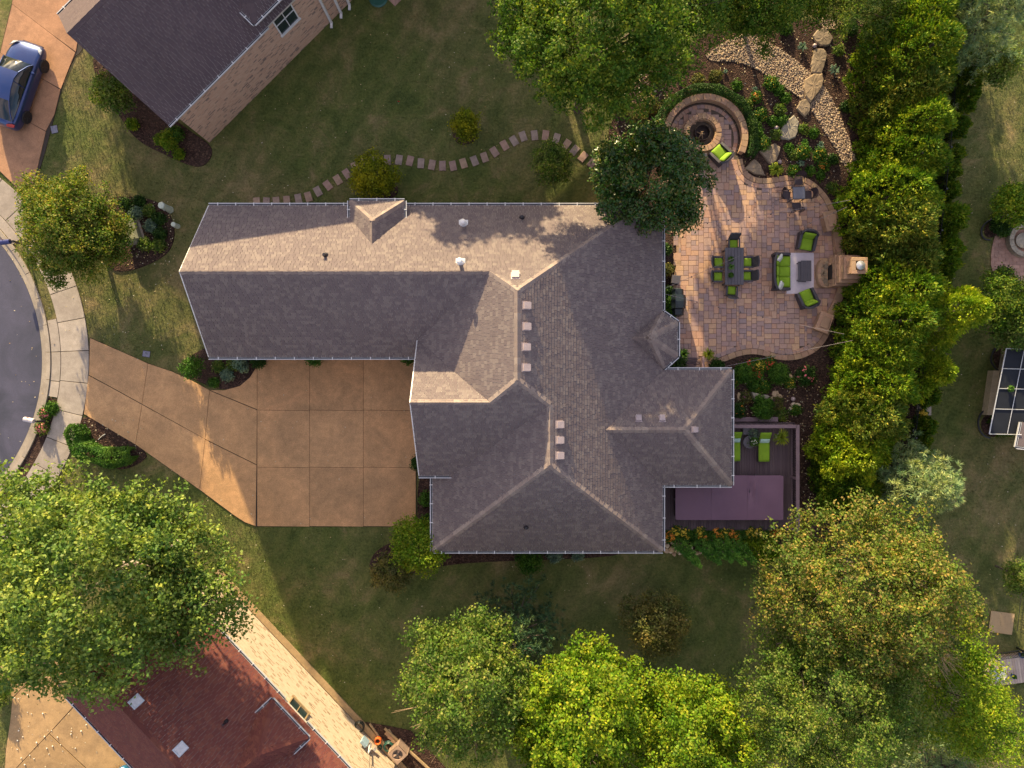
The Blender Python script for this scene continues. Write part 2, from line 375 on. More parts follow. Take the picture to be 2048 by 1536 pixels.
# ---------------------------------------------------------------- mulch beds
def bed(pts, name='mulch_bed', it=2, z=.05, mat='mulch'): return sheet(name, pxpoly(pts, it), z, M[mat], bev=.03)
bed([(348,738),(375,715),(420,690),(470,700),(525,700),(522,735),(500,765),(470,778),(440,779),(410,770)])
bed([(836,945),(865,945),(865,1120),(838,1120),(834,1050)])
bed([(790,1080),(880,1075),(1240,1075),(1260,1108),(1160,1118),(1000,1122),(880,1130),(780,1160),(735,1145),(745,1105)])
bed([(170,828),(205,848),(300,905),(285,925),(245,942),(200,930),(160,915),(150,860)])
bed([(205,395),(270,392),(325,405),(352,450),(345,500),(310,525),(255,545),(215,540),(200,460)])
bed([(185,100),(215,125),(330,225),(380,262),(424,290),(425,315),(405,335),(380,332),(330,310),(270,280),(235,225),(190,160)])
bed([(904,252),(930,240),(958,262),(950,285),(920,292),(905,275)])
bed([(735,360),(770,352),(798,372),(795,392),(765,402),(735,395)])
bed([(1440,50),(1500,45),(1620,40),(1760,40),(1800,200),(1790,420),(1760,620),(1720,760),(1690,1000),(1680,1120),(1600,1120),(1450,1090),(1300,1110),(1290,1040),(1290,720),(1290,430),(1200,300),(1250,180),(1330,120)], it=2, z=.03)
# strip of bare ground below the fence
bed([(1850,200),(1905,200),(1880,420),(1860,600),(1830,820),(1812,960),(1770,960),(1790,780),(1825,560)], z=.04)
# ---------------------------------------------------------------- roofs
def plane_n(P):
    n = (P[1]-P[0]).cross(P[2]-P[0]); 
    for i in range(len(P)-2):
        m = (P[i+1]-P[0]).cross(P[i+2]-P[0])
        if m.length > n.length: n = m
    n.normalize(); return n if n.z > 0 else -n
def clip_tri(poly, tri):
    if area2(tri) < 0: tri = tri[::-1]
    for i in range(3):
        a, b = tri[i], tri[(i+1)%3]; out = []
        ins = lambda p: (b[0]-a[0])*(p[1]-a[1])-(b[1]-a[1])*(p[0]-a[0]) >= -1e-9
        for k in range(len(poly)):
            p, q = poly[k], poly[(k+1)%len(poly)]; ip, iq = ins(p), ins(q)
            if ip: out.append(p)
            if ip != iq:
                d1 = (b[0]-a[0])*(p[1]-a[1])-(b[1]-a[1])*(p[0]-a[0]); d2 = (b[0]-a[0])*(q[1]-a[1])-(b[1]-a[1])*(q[0]-a[0])
                t = d1/(d1-d2); out.append((p[0]+(q[0]-p[0])*t, p[1]+(q[1]-p[1])*t))
        poly = out
        if len(poly) < 3: return []
    return poly
def shingle_slope(P, parent, mat, course=.17, thick=.025, seed=1, wmin=.15, wmax=.30, name='shingles', clear=()):
    """overlapping shingle tabs on one planar slope, each a wedge with its own butt edge"""
    P = [Vector(p) for p in P]; n = plane_n(P); up = Vector((0,0,1)) - n*n.z; up.normalize(); h = up.cross(n).normalized()
    o = P[0]; q = [((p-o).dot(h), (p-o).dot(up)) for p in P]
    if area2(q) < 0: q = q[::-1]
    tris = [[q[i] for i in t] for t in tessellate_polygon([[Vector((a,b,0)) for a,b in q]])]
    rs = random.Random(seed); x0 = min(a for a,b in q); x1 = max(a for a,b in q); y0 = min(b for a,b in q); y1 = max(b for a,b in q)
    V = []; Fc = []
    def w3(a, b, l): return o + h*a + up*b + n*l
    r = 0; y = y0-.02
    while y < y1:
        x = x0 - rs.random()*.3
        while x < x1:
            wd = rs.uniform(wmin, wmax); th = thick*rs.choice((.75,1,1,1.25)); b0 = y + rs.choice((0,0,-.02)); tp = y+course+.01
            c = [(x,b0),(x+wd-.014,b0),(x+wd-.014,tp),(x,tp)]
            if not any(xa < (w3(x+wd/2,y,0)).x < xb and ya < (w3(x+wd/2,y,0)).y < yb for xa,xb,ya,yb in clear):
                if all(pip(a,b,q) for a,b in c):
                    k = len(V); V += [w3(c[0][0],c[0][1],th), w3(c[1][0],c[1][1],th), w3(c[2][0],c[2][1],.004), w3(c[3][0],c[3][1],.004), w3(c[0][0],c[0][1],-.01), w3(c[1][0],c[1][1],-.01)]
                    Fc += [(k,k+1,k+2,k+3),(k+4,k+5,k+1,k),(k+4,k,k+3),(k+5,k+2,k+1)]
                else:
                    for t in tris:
                        pc = clip_tri(c, t)
                        if pc:
                            k = len(V); 
                            for (a,b) in pc: V.append(w3(a,b, th+(.004-th)*min(1,max(0,(b-b0)/(tp-b0)))))
                            Fc.append(tuple(range(k,k+len(pc))))
            x += wd
        y += course; r += 1
    ob = obj(name, mesh_of(name, V, Fc, mat), parent); ob['kind'] = 'stuff'; return ob
def caps(a, b, n1, n2, parent, mat, piece=.36, wing=.19, limit=None, name='ridge_cap', lift=.03):
    a, b = Vector(a), Vector(b); e = (b-a).normalized()
    if e.z < -1e-3: a, b = b, a; e = -e       # run upwards
    d = []
    for n in (n1, n2):
        v = n.cross(e).normalized()
        if v.z > 0: v = -v
        if abs(v.z) < 1e-4: v = -v
        d.append(v)
    if abs(d[0].dot(d[1])) > .995 and d[0].dot(d[1]) > 0: d[1] = -d[1]
    L = (b-a).length; k = max(1, round(L/piece)); s = L/k; nn = (n1+n2).normalized()
    th = .02
    V = [Vector((0,0,0))+nn*(lift+th), d[0]*wing+nn*(lift-.02+th), d[1]*wing+nn*(lift-.02+th)]
    top = [v+e*(s*1.12)-nn*th for v in V]
    VV = V+top+[v-nn*.05 for v in V]
    Fc = [(0,1,4,3),(0,3,5,2),(0,2,8,6),(0,6,7,1),(1,7,4),(2,5,8)]
    me = mesh_of(name, VV, Fc, mat)
    out = []
    for i in range(k): out.append(obj(name, me, parent, a+e*(s*i)))
    return out
def deck(P, parent, mat, th=.14, name='roof_deck'):
    """solid board under the shingles"""
    n = plane_n(P); V = [Vector(p)-n*.006 for p in P]; V += [v-Vector((0,0,th)) for v in V]; k = len(P)
    tr = tessellate_polygon([[Vector(p) for p in P]])
    Fc = []
    for t in tr:
        a,b,c = [V[i] for i in t]
        if (b-a).cross(c-a).z < 0: t = t[::-1]
        Fc.append(tuple(t)); Fc.append(tuple(i+k for i in t[::-1]))
    for i in range(k): j=(i+1)%k; Fc.append((i,j,k+j,k+i))
    return V, Fc
def gutter(a, b, out, parent, w_=.14, straps=True, mat=None, sp=.95, end=None):
    """open K gutter along an eave with its hanger straps; out = direction away from the roof"""
    a, b = Vector(a), Vector(b); e = (b-a).normalized(); out = Vector(out).normalized(); up = Vector((0,0,1)); L = (b-a).length
    def prof(t): 
        p = a+e*t; return [p+up*.0, p-up*.11, p+out*w_*.8-up*.11, p+out*w_+up*.01, p+out*(w_-.045)+up*.01, p+out*(w_*.66)-up*.07, p+out*.025-up*.07, p+out*.025+up*0]
    V = prof(-.02)+prof(L+.02); n = 8; Fc = [(i,(i+1)%n,n+(i+1)%n,n+i) for i in range(n)]+[tuple(range(n)),tuple(range(n,2*n))[::-1]]
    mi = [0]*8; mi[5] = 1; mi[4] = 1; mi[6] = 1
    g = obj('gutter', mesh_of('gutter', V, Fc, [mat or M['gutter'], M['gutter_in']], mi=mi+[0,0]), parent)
    if straps:
        me = None; k = max(1, int(L/sp))
        for i in range(k):
            t = L*(i+.5)/k
            if me is None:
                m_ = Matrix((( out.x, e.x, 0, 0),( out.y, e.y, 0, 0),(0,0,1,0),(0,0,0,1)))
                q = MB(); q.box(-.10, w_, -.022, .022, .012, .03, M=m_); q.box(w_*.9, w_+.012, -.03, .03, -.02, .03, M=m_); me = mesh_of('strap', q.V, q.F, M['white'])
            obj('strap', me, g, a+e*t)
    return g
def walls(poly, z0, z1, parent, mat, name='wall', top=None):
    """brick walls with their own uv: metres along the wall and up; top = optional height per corner"""
    if area2(poly) < 0: poly = poly[::-1]; top = top[::-1] if top else None
    k = len(poly); me = bpy.data.meshes.new(name); V = []; Fc = []; UV = []
    for i in range(k):
        a, b = poly[i], poly[(i+1)%k]; L = math.hypot(b[0]-a[0], b[1]-a[1]); ta = top[i] if top else z1; tb = top[(i+1)%k] if top else z1
        s = len(V); V += [(a[0],a[1],z0),(b[0],b[1],z0),(b[0],b[1],tb),(a[0],a[1],ta)]; Fc.append((s,s+1,s+2,s+3)); UV += [(0,z0),(L,z0),(L,tb),(0,ta)]
    me.from_pydata(V, [], Fc); uv = me.uv_layers.new(name='UVMap'); uv.data.foreach_set('uv', [c for t in UV for c in t]); me.materials.append(mat); me.update()
    return obj(name, me, parent)
def house_roof(root, planes, mat, seed, course=.17, clear=None, capmat=None, edges=(), gut=(), decks=True, capkw={}):
    rf_V = []; rf_F = []
    for nm, P in planes.items():
        V, Fc = deck(P, None, None); b = len(rf_V); rf_V += V; rf_F += [tuple(i+b for i in f) for f in Fc]
    roof = obj('roof', mesh_of('roof', rf_V, rf_F, M['soffit']), root)
    for i, (nm, P) in enumerate(planes.items()): shingle_slope(P, roof, mat, course, seed=seed+i, clear=(clear or {}).get(nm, ()))
    nrm = {k: plane_n([Vector(p) for p in P]) for k, P in planes.items()}
    for (a, b, k1, k2) in edges: caps(a, b, nrm[k1], nrm[k2], roof, capmat or M['cap'], **capkw)
    for g in gut: gutter(g[0], g[1], g[2], roof, straps=(g[3] if len(g) > 3 else True))
    return roof
V3 = Vector
# ---- main house -------------------------------------------------------------
mh = empty('house', (0,0,0), 'large brown-roofed house with many hips beside the paver patio', 'house')
ZW, YR = 6.97, 5.52
WN, WS, RW = V3((-16.3,9.6,3.6)), V3((-16.3,1.45,3.6)), V3((-16.3,YR,ZW))
RE = V3((-1.084,YR,ZW)); KN = V3((.26,4.475,7.88)); KS = V3((.26,.19,7.88)); NE = V3((7.05,9.6,3.6)); 
EZ = 2.9; EX = 8.24
def ep(x, y): return V3((x, y, 7.88-.624*(x-.26)))
FGW, FGE = V3((-5.0,-.9,ZW)), V3((-1.084,-.9,ZW)); VJ = V3((-5.0,2.31,4.32)); FGS = V3((-5.0,-4.93,3.6)); VS = V3((-3.26,-4.93,3.6))
R2N, R2S = V3((1.87,-1.02,6.87)), V3((1.87,-3.985,6.87)); SW2, SE2 = V3((-4.35,-9.14,EZ)), V3((EX,-9.14,EZ))
EWy = -2.38; EWx0 = V3((4.87,EWy,5.0)); EWx1 = V3((8.96,EWy,5.0)); EN, ES = V3((12.02,.767,EZ)), V3((12.02,-5.53,EZ))
ENw, ESw = V3((EX,.767,EZ)), V3((EX,-5.53,EZ))
W2top = V3((-4.35,-4.93,3.6))
def w2(x, y): return V3((x, y, 6.87-.638*(1.87-x)))
PL = {
 'north': [WN, RW, RE, KN, NE],
 'south': [WS, V3((-5.0,1.45,3.6)), VJ, RE, RW],
 'west': [RE, VJ, FGE, KS, KN],
 'gable_n': [FGW, FGE, VJ],
 'gable_s': [FGW, FGS, VS, R2N, KS, FGE],
 'west2': [R2N, w2(-3.26,-4.93), w2(-4.35,-4.93), SW2, R2S],
 'south2': [R2S, SW2, SE2],
 'east': [KN, NE, ep(EX,9.6), ep(EX,3.95), ep(EX,-9.14), R2S, R2N, KS],
 'ew_n': [EWx0, EWx1, EN, ENw], 'ew_s': [EWx0, ESw, ES, EWx1], 'ew_e': [EWx1, ES, EN],
}
# bay over the patio corner
BA, BB = V3((6.39,2.42,4.06)), V3((7.20,2.42,4.62)); b1, b2_, b3_, b4 = V3((8.24,3.95,EZ)), V3((9.06,3.37,EZ)), V3((9.06,1.53,EZ)), V3((8.30,.85,EZ))
PL['bay_n'] = [BA, BB, b1]; PL['bay_ne'] = [BB, b2_, b1]; PL['bay_e'] = [BB, b3_, b2_]; PL['bay_se'] = [BB, b4, b3_]; PL['bay_s'] = [BA, b4, BB]
# dormer over the north wall
D1, D2 = V3((-8.56,9.66,4.3)), V3((-5.70,9.66,4.3)); DA = V3((-7.13,8.30,5.66)); DB = V3((-7.13,7.13,5.66)); D3, D4 = V3((-8.56,8.76,4.3)), V3((-5.70,8.76,4.3))
PL['dormer_n'] = [D1, DA, D2]; PL['dormer_w'] = [D1, D3, DB, DA]; PL['dormer_e'] = [D2, DA, DB, D4]
ED = [(RW,RE,'north','south'),(RE,KN,'north','west'),(KN,KS,'west','east'),(KN,NE,'north','east'),(KS,FGE,'west','gable_s'),(FGW,FGE,'gable_n','gable_s'),
 (KS,R2N,'gable_s','east'),(R2N,R2S,'west2','east'),(R2S,SW2,'west2','south2'),(R2S,SE2,'east','south2'),(EWx0,EWx1,'ew_n','ew_s'),(EWx1,EN,'ew_n','ew_e'),(EWx1,ES,'ew_s','ew_e'),
 (BA,BB,'bay_n','bay_s'),(BB,b1,'bay_n','bay_ne'),(BB,b2_,'bay_ne','bay_e'),(BB,b3_,'bay_e','bay_se'),(BB,b4,'bay_se','bay_s'),
 (DA,DB,'dormer_w','dormer_e'),(D1,DA,'dormer_n','dormer_w'),(D2,DA,'dormer_n','dormer_e')]
GU = [(WN,D1+V3((0,-.06,-.7)),(0,1,0)),(V3((-5.7,9.6,3.6)),V3((6.9,9.6,3.6)),(0,1,0)),(WS,V3((-5.05,1.45,3.6)),(0,-1,0)),(FGS,VS,(0,-1,0)),(V3((-4.35,-5.0,EZ)),SW2,(-1,0,0)),(SW2,SE2,(0,-1,0)),
 (SE2,ESw,(1,0,0)),(V3((EX,-5.53,EZ)),ES,(0,-1,0)),(ES,EN,(1,0,0)),(V3((8.5,.767,EZ)),EN,(0,1,0)),(V3((EX,9.5,EZ)),V3((EX,3.95,EZ)),(1,0,0)),(b1,b2_,(.6,.8,0)),(b2_,b3_,(1,0,0)),(b3_,b4,(.6,-.8,0)),
 (D1,D2,(0,1,0)),(D1,D3,(-1,0,0)),(D2,D4,(1,0,0))]
clear = {}
roof = house_roof(mh, PL, M['shingle'], 11, edges=ED, gut=GU, clear=clear)
ov = .35
walls([(-15.9,9.2),(-15.9,1.85),(-4.6,1.85),(-4.6,-4.55),(-3.95,-4.55),(-3.95,-8.75),(7.85,-8.75),(7.85,-5.15),(11.65,-5.15),(11.65,.4),(8.25,.4),(8.75,1.65),(8.75,3.25),(7.85,3.9),(7.85,9.2)], 0, 2.78, mh, M['brick_main'])
walls([(-15.9,9.2),(-15.9,1.85),(-4.6,1.85),(-4.6,9.2)], 2.7, 3.45, mh, M['brick_main'])
def tri_wall(a, b, c, parent, mat):
    me = mesh_of('gable_wall', [a,b,c], [(0,1,2)], mat); uv = me.uv_layers.new(name='UVMap'); L = (Vector(b)-Vector(a)).length
    uv.data.foreach_set('uv', [0,a[2], L,b[2], L/2,c[2]]); return obj('gable_wall', me, parent)
tri_wall((-15.9,9.2,3.45),(-15.9,1.85,3.45),(-15.9,5.52,6.6), mh, M['brick_main'])
tri_wall((-4.7,2.9,3.45),(-4.7,-4.55,3.45),(-4.7,-.9,6.6), mh, M['brick_main'])
dw = MB(); dw.box(-8.35,-5.9,8.0,9.25,3.5,4.2); dw.build('dormer_wall', M['brick_main'], mh)
# rake boards along the two gables
for (a, b) in ((WN,RW),(RW,WS),(FGW,FGS),(FGW,V3((-5.0,2.31,4.32)))):
    mb = MB(); d = (b-a).normalized(); mb.add([a+V3((-.03,0,.03)), b+V3((-.03,0,.03)), b+V3((-.03,0,-.18)), a+V3((-.03,0,-.18)), a+V3((.02,0,.03)), b+V3((.02,0,.03)), b+V3((.02,0,-.18)), a+V3((.02,0,-.18))], [(0,1,2,3),(4,7,6,5),(0,4,5,1),(3,2,6,7)]); mb.build('rake_board', M['white'], mh)
# ---- roof furniture ---------------------------------------------------------
M['vent'] = plain('vent_cap_metal', (.38,.31,.31), .5, .1, 4)
M['galv'] = plain('galvanised', (.55,.56,.58), .35, .15, 8, .05, metal=.6)
M['blackrub'] = plain('black_rubber_boot', (.02,.018,.025), .5)
def on_plane(P, px, py):
    """point of the roof plane seen at this survey pixel"""
    n = plane_n([Vector(p) for p in P]); o = V3((0,0,H)); d = G(px,py,0)-o; t = (Vector(P[0])-o).dot(n)/d.dot(n); return o+d*t, n
def frame_mat(p, n, updir=None):
    u = (Vector((0,0,1))-n*n.z).normalized(); h = u.cross(n).normalized(); m = Matrix.Identity(4)
    for i in range(3): m[i][0] = h[i]; m[i][1] = u[i]; m[i][2] = n[i]; m[i][3] = p[i]
    return m
def box_vent(px, py, P, root, s=.165, mat=None):
    p, n = on_plane(P, px, py); mt = frame_mat(p, n)
    mb = MB(); mb.box(-s*1.25,s*1.25,-s*1.4,s*1.4,-.01,.03,M=mt)
    V = [(-s,-s,.03),(s,-s,.03),(s,s,.03),(-s,s,.03),(-s,-s*1.1,.20),(s,-s*1.1,.20),(s,s,.11),(-s,s,.11)]
    mb.add([mt @ Vector(v) for v in V], [(0,1,5,4),(1,2,6,5),(2,3,7,6),(3,0,4,7),(4,5,6,7)]); return mb.build('box_vent', mat or M['vent'], root)
for (x, y) in ((1052,611),(1052,653),(1051,694),(1051,735),(1118,849),(1118,880),(1118,911)): box_vent(x, y, PL['east'], mh)
for (x, y) in ((1277,838),(1324,838)): box_vent(x, y, PL['ew_n'], mh, .14)
box_vent(1387,859, PL['ew_e'], mh, .14); box_vent(1031,552, PL['north'], mh, .18)
def pipe_vent(px, py, P, root, h=.45, r=.07, white=False):
    p, n = on_plane(P, px, py); mb = MB()
    mb.lathe([(r*2.4,-.1),(r*2.2,.03),(r*1.3,.14),(r,.15),(r,h),(r*1.6,h),(r*1.6,h+.05),(r*.9,h+.12),(.01,h+.13)] if white else [(r*2.2,-.1),(r*2,.03),(r*1.15,.12),(r,.13),(r,h)], n=12)
    if white: mb.box(-.24,.24,-.24,.24,-.1,.02)
    return mb.build('flue_pipe' if white else 'vent_pipe', M['white'] if white else M['blackrub'], root, loc=p)
pipe_vent(927,449, PL['north'], mh, .6, .1, True); pipe_vent(921,526, PL['north'], mh, .6, .1, True)
pipe_vent(651,511, PL['north'], mh, .35, .075); pipe_vent(1044,436, PL['north'], mh, .35, .075); pipe_vent(1052,1054, PL['south2'], mh, .3, .07)
# ---- neighbour house at the north-west --------------------------------------
nh = empty('house', (0,0,0), 'neighbour house with dark plum roof and long pink brick wall', 'house')
def NWP(u, n, z): return V3(((u+n)*.70711, (u-n)*.70711, z))
ez, u0, u1 = 4.8, -3.12, 22.0
nA, nR, nB = NWP(u0,-22.2,ez), NWP(u0,-26.25,8.66), NWP(u0,-30.3,ez)
PN = {'se': [nA, NWP(u1,-22.2,ez), NWP(u1,-26.25,8.66), nR], 'nw': [nR, NWP(u1,-26.25,8.66), NWP(u1,-30.3,ez), nB]}
# dormer flush with the long wall
def uv_of(p): return ((p.x+p.y)*.70711, (p.x-p.y)*.70711)
dz = 5.7; c0 = uv_of(G(508,47,dz)); du0 = c0[0]; dn = c0[1]; du1 = du0+3.4
um = (du0+du1)/2; dRz = dz+1.5
PN['d_front'] = [NWP(du0,dn,dz), NWP(du1,dn,dz), NWP(um,dn-1.6,dRz)]
PN['d_sw'] = [NWP(du0,dn,dz), NWP(um,dn-1.6,dRz), NWP(um,dn-2.6,dRz), NWP(du0,dn-1.1,dz)]
PN['d_ne'] = [NWP(du1,dn,dz), NWP(du1,dn-1.1,dz), NWP(um,dn-2.6,dRz), NWP(um,dn-1.6,dRz)]
g1 = NWP(1,0,0).normalized(); gn = NWP(0,1,0).normalized()
ue = uv_of(G(533,52,ez))[0]
house_roof(nh, PN, M['shingle_nw'], 51, edges=[(nR,NWP(u1,-26.25,8.66),'se','nw'),(NWP(du0,dn,dz),NWP(um,dn-1.6,dRz),'d_front','d_sw'),(NWP(um,dn-1.6,dRz),NWP(um,dn-2.6,dRz),'d_sw','d_ne')],
  gut=[(nA, NWP(ue,-22.2,ez), gn),(NWP(du1+.6,-22.2,ez),NWP(u1,-22.2,ez),gn),(nB,NWP(u1,-30.3,ez),-gn),(NWP(du0,dn,dz),NWP(du1,dn,dz),gn),(NWP(du0,dn,dz),NWP(du0,dn-1.1,dz),-g1)], capmat=M['shingle_nw'], capkw={'piece':.45})
def ab(v): return (v.x, v.y)
walls([ab(NWP(-2.55,-22.62,0)), ab(NWP(u1-.5,-22.62,0)), ab(NWP(u1-.5,-29.9,0)), ab(NWP(-2.55,-29.9,0))], 0, 4.66, nh, M['brick_nw'])
walls([ab(NWP(du0+.3,-22.6,0)), ab(NWP(du1-.3,-22.6,0)), ab(NWP(du1-.3,-24.5,0)), ab(NWP(du0+.3,-24.5,0))], 4.6, 5.6, nh, M['brick_nw'])
tri_wall(tuple(NWP(-2.6,-22.7,4.66)), tuple(NWP(-2.6,-29.8,4.66)), tuple(NWP(-2.6,-26.25,8.2)), nh, M['brick_nw'])
def wall_window(root, c, along, out, w_, h_, panes=2, mat=None):
    """white framed sash window on a wall: c = middle of the sill line"""
    al, ou = Vector(along).normalized(), Vector(out).normalized(); m_ = Matrix.Identity(4)
    for i in range(3): m_[i][0] = al[i]; m_[i][1] = ou[i]; m_[i][3] = c[i]
    q = MB(); t = .07
    q.box(-w_/2,-w_/2+t,0,.06,0,h_,M=m_); q.box(w_/2-t,w_/2,0,.06,0,h_,M=m_); q.box(-w_/2,w_/2,0,.06,h_-t,h_,M=m_); q.box(-w_/2-.05,w_/2+.05,0,.1,-.06,t-.03,M=m_)
    q.box(-w_/2,w_/2,0,.045,h_*.5-.03,h_*.5+.03,M=m_)
    for k in range(1, panes): q.box(-w_/2+w_*k/panes-.02,-w_/2+w_*k/panes+.02,0,.04,0,h_,M=m_)
    f = q.build('window', mat or M['white'], root); g = MB(); g.box(-w_/2+t,w_/2-t,.005,.02,t,h_-t,M=m_); g.build('pane', M['glass'], f); return f
wall_window(nh, NWP(du0+1.6,-22.6,2.6), g1, gn, 1.4, 1.9, 2)
wall_window(nh, NWP(du0+5.2,-22.6,2.6), g1, gn, 1.4, 2.0, 3)
for du in (9.1, 9.9, 10.6):
    p0 = NWP(du-1.6,-22.5,0); q = MB(); q.box(-.06,.06,-.06,.06,.1,4.7); q.box(-.07,.07,-.3,.05,.02,.1); q.build('downspout', M['white'], nh, loc=p0)
# ---- neighbour house at the south-west --------------------------------------
sh = empty('house', (0,0,0), 'neighbour house with rust red roof and sunlit cream brick wall below the big leafy tree', 'house')
def SWP(t, n, z): return V3((t*.685+n*.728, -t*.728+n*.685, z))
sz, t0, t1 = 4.75, -4.02, 24.0; nE, nRg, nW = -19.95, -24.0, -28.1; zr = 8.2
PS = {'ne': [SWP(t0,nE,sz), SWP(t0,nRg,zr), SWP(t1,nRg,zr), SWP(t1,nE,sz)], 'sw': [SWP(t0,nRg,zr), SWP(t0,nW,sz), SWP(t1,nW,sz), SWP(t1,nRg,zr)]}
def tn(p): return (p.x*.685-p.y*.728, p.x*.728+p.y*.685)
dzs = 5.66; A_ = tn(G(543.7,1400,dzs)); B_ = tn(G(613,1479,dzs)); tm = (A_[0]+B_[0])/2; ne_ = A_[1]; rz_ = 7.3
PS['d_f'] = [SWP(A_[0],ne_,dzs), SWP(tm,ne_-1.5,rz_), SWP(B_[0],ne_,dzs)]
PS['d_a'] = [SWP(A_[0],ne_,dzs), SWP(A_[0],ne_-1.1,dzs), SWP(tm,ne_-3.1,rz_), SWP(tm,ne_-1.5,rz_)]
PS['d_b'] = [SWP(B_[0],ne_,dzs), SWP(tm,ne_-1.5,rz_), SWP(tm,ne_-3.1,rz_), SWP(B_[0],ne_-1.1,dzs)]
tv = SWP(1,0,0).normalized(); nv = SWP(0,1,0).normalized()
ta, tb = tn(G(567,1399,sz))[0], tn(G(612,1447,sz))[0]
house_roof(sh, PS, M['shingle_sw'], 81, edges=[(SWP(t0,nRg,zr),SWP(t1,nRg,zr),'ne','sw'),(SWP(A_[0],ne_,dzs),SWP(tm,ne_-1.5,rz_),'d_f','d_a'),(SWP(B_[0],ne_,dzs),SWP(tm,ne_-1.5,rz_),'d_f','d_b'),(SWP(tm,ne_-1.5,rz_),SWP(tm,ne_-3.1,rz_),'d_a','d_b')],
  gut=[(SWP(t0,nE,sz),SWP(ta,nE,sz),nv),(SWP(tb,nE,sz),SWP(t1,nE,sz),nv),(SWP(t0,nW,sz),SWP(t1,nW,sz),-nv),(SWP(A_[0],ne_,dzs),SWP(B_[0],ne_,dzs),nv),(SWP(A_[0],ne_,dzs),SWP(A_[0],ne_-1.1,dzs),-tv),(SWP(B_[0],ne_,dzs),SWP(B_[0],ne_-1.1,dzs),tv)], capmat=M['shingle_sw'], capkw={'piece':.45})
walls([ab(SWP(-3.6,-20.35,0)), ab(SWP(t1-.5,-20.35,0)), ab(SWP(t1-.5,-27.7,0)), ab(SWP(-3.6,-27.7,0))], 0, 4.62, sh, M['brick_sw'])
walls([ab(SWP(A_[0]+.3,-20.33,0)), ab(SWP(B_[0]-.3,-20.33,0)), ab(SWP(B_[0]-.3,-22.5,0)), ab(SWP(A_[0]+.3,-22.5,0))], 4.5, 5.55, sh, M['brick_sw'])
tri_wall(tuple(SWP(-3.65,-20.4,4.62)), tuple(SWP(-3.65,-27.6,4.62)), tuple(SWP(-3.65,-24.0,7.8)), sh, M['brick_sw'])
M['timber'] = plain('tan_timber', (.34,.24,.13), .7, .2, 5)
wall_window(sh, SWP(A_[0]+1.5,-20.3,3.3), tv, nv, 1.3, 1.6, 2, M['timber'])
for (x, y) in ((272,1403),(361,1498)): box_vent(x, y, PS['ne'], sh, .20, M['galv'])
pipe_vent(452,1443, PS['ne'], sh, .4, .05)
fo = MB(); fo.prism([ab(SWP(-3.9,-20.3,0)), ab(SWP(t1,-20.3,0)), ab(SWP(t1,-19.95,0)), ab(SWP(-3.9,-19.95,0))], 0, .08); tag(fo.build('gravel_strip', M['timber']), kind='structure')

HOUSES = [[(-15.9,9.2),(-15.9,1.85),(-4.6,1.85),(-4.6,-8.75),(7.85,-8.75),(7.85,-5.15),(11.65,-5.15),(11.65,.4),(7.85,.4),(7.85,9.2)],
 [ab(NWP(-2.55,-22.62,0)), ab(NWP(u1,-22.62,0)), ab(NWP(u1,-29.9,0)), ab(NWP(-2.55,-29.9,0))], [ab(SWP(-3.6,-19.95,0)), ab(SWP(t1,-19.95,0)), ab(SWP(t1,-27.7,0)), ab(SWP(-3.6,-27.7,0))]]
# ---------------------------------------------------------------- foliage
def unit(a): return a/np.maximum(np.linalg.norm(a, axis=1, keepdims=True), 1e-9)
def leaf_mesh(name, P, Nn, L, W, T=None, rs=None, bend=0.0):
    """one small four-cornered leaf per point: P places, Nn facing, T long direction"""
    n = len(P); rs = rs or np.random.RandomState(1)
    Nn = unit(Nn)
    if T is None: T = rs.normal(size=(n,3))
    T = T - Nn*(T*Nn).sum(1, keepdims=True); T = unit(T); B = np.cross(Nn, T)
    l = (np.asarray(L)*np.ones(n)*rs.uniform(.7,1.25,n))[:,None]; wd = (np.asarray(W)*np.ones(n)*rs.uniform(.75,1.2,n))[:,None]
    V = np.empty((n,4,3)); V[:,0] = P-T*l*.5; V[:,1] = P-B*wd*.5+Nn*wd*.12-T*l*.05; V[:,2] = P+T*l*.5-Nn*bend*l; V[:,3] = P+B*wd*.5+Nn*wd*.12-T*l*.05
    me = bpy.data.meshes.new(name); me.vertices.add(4*n); me.vertices.foreach_set('co', V.reshape(-1).astype(np.float32))
    me.loops.add(4*n); me.loops.foreach_set('vertex_index', np.arange(4*n, dtype=np.int32))
    me.polygons.add(n); me.polygons.foreach_set('loop_start', np.arange(0,4*n,4,dtype=np.int32)); me.polygons.foreach_set('loop_total', np.full(n,4,dtype=np.int32))
    me.update(calc_edges=True); return me
def sphere_dirs(n, rs, zmin=-.45):
    d = unit(rs.normal(size=(int(n*3)+10,3))); d = d[d[:,2] > zmin][:n]
    while len(d) < n: d = np.vstack([d, d])[:n]
    return d
def sub_blobs(c, R, Rz, k, rs, frac=.42, zmin=-.2):
    """limb clusters spread evenly over the crown, which give it its uneven outline"""
    k = int(k*1.5); frac = frac*.86
    c = np.array(c); out = [(c+np.array([0,0,-Rz*.05]), R*.62, Rz*.58)]
    ds = []
    for _ in range(k):
        best = None; bd = -1
        for t in range(14):
            d = sphere_dirs(1, rs, zmin)[0]; m = min([np.linalg.norm(d-e) for e in ds] or [9])
            if m > bd: bd, best = m, d
        ds.append(best); q = rs.uniform(.60,.92); f = frac*rs.uniform(.65,1.3)
        out.append((c+best*np.array([R,R,Rz])*q, R*f, Rz*f*.85))
    return out
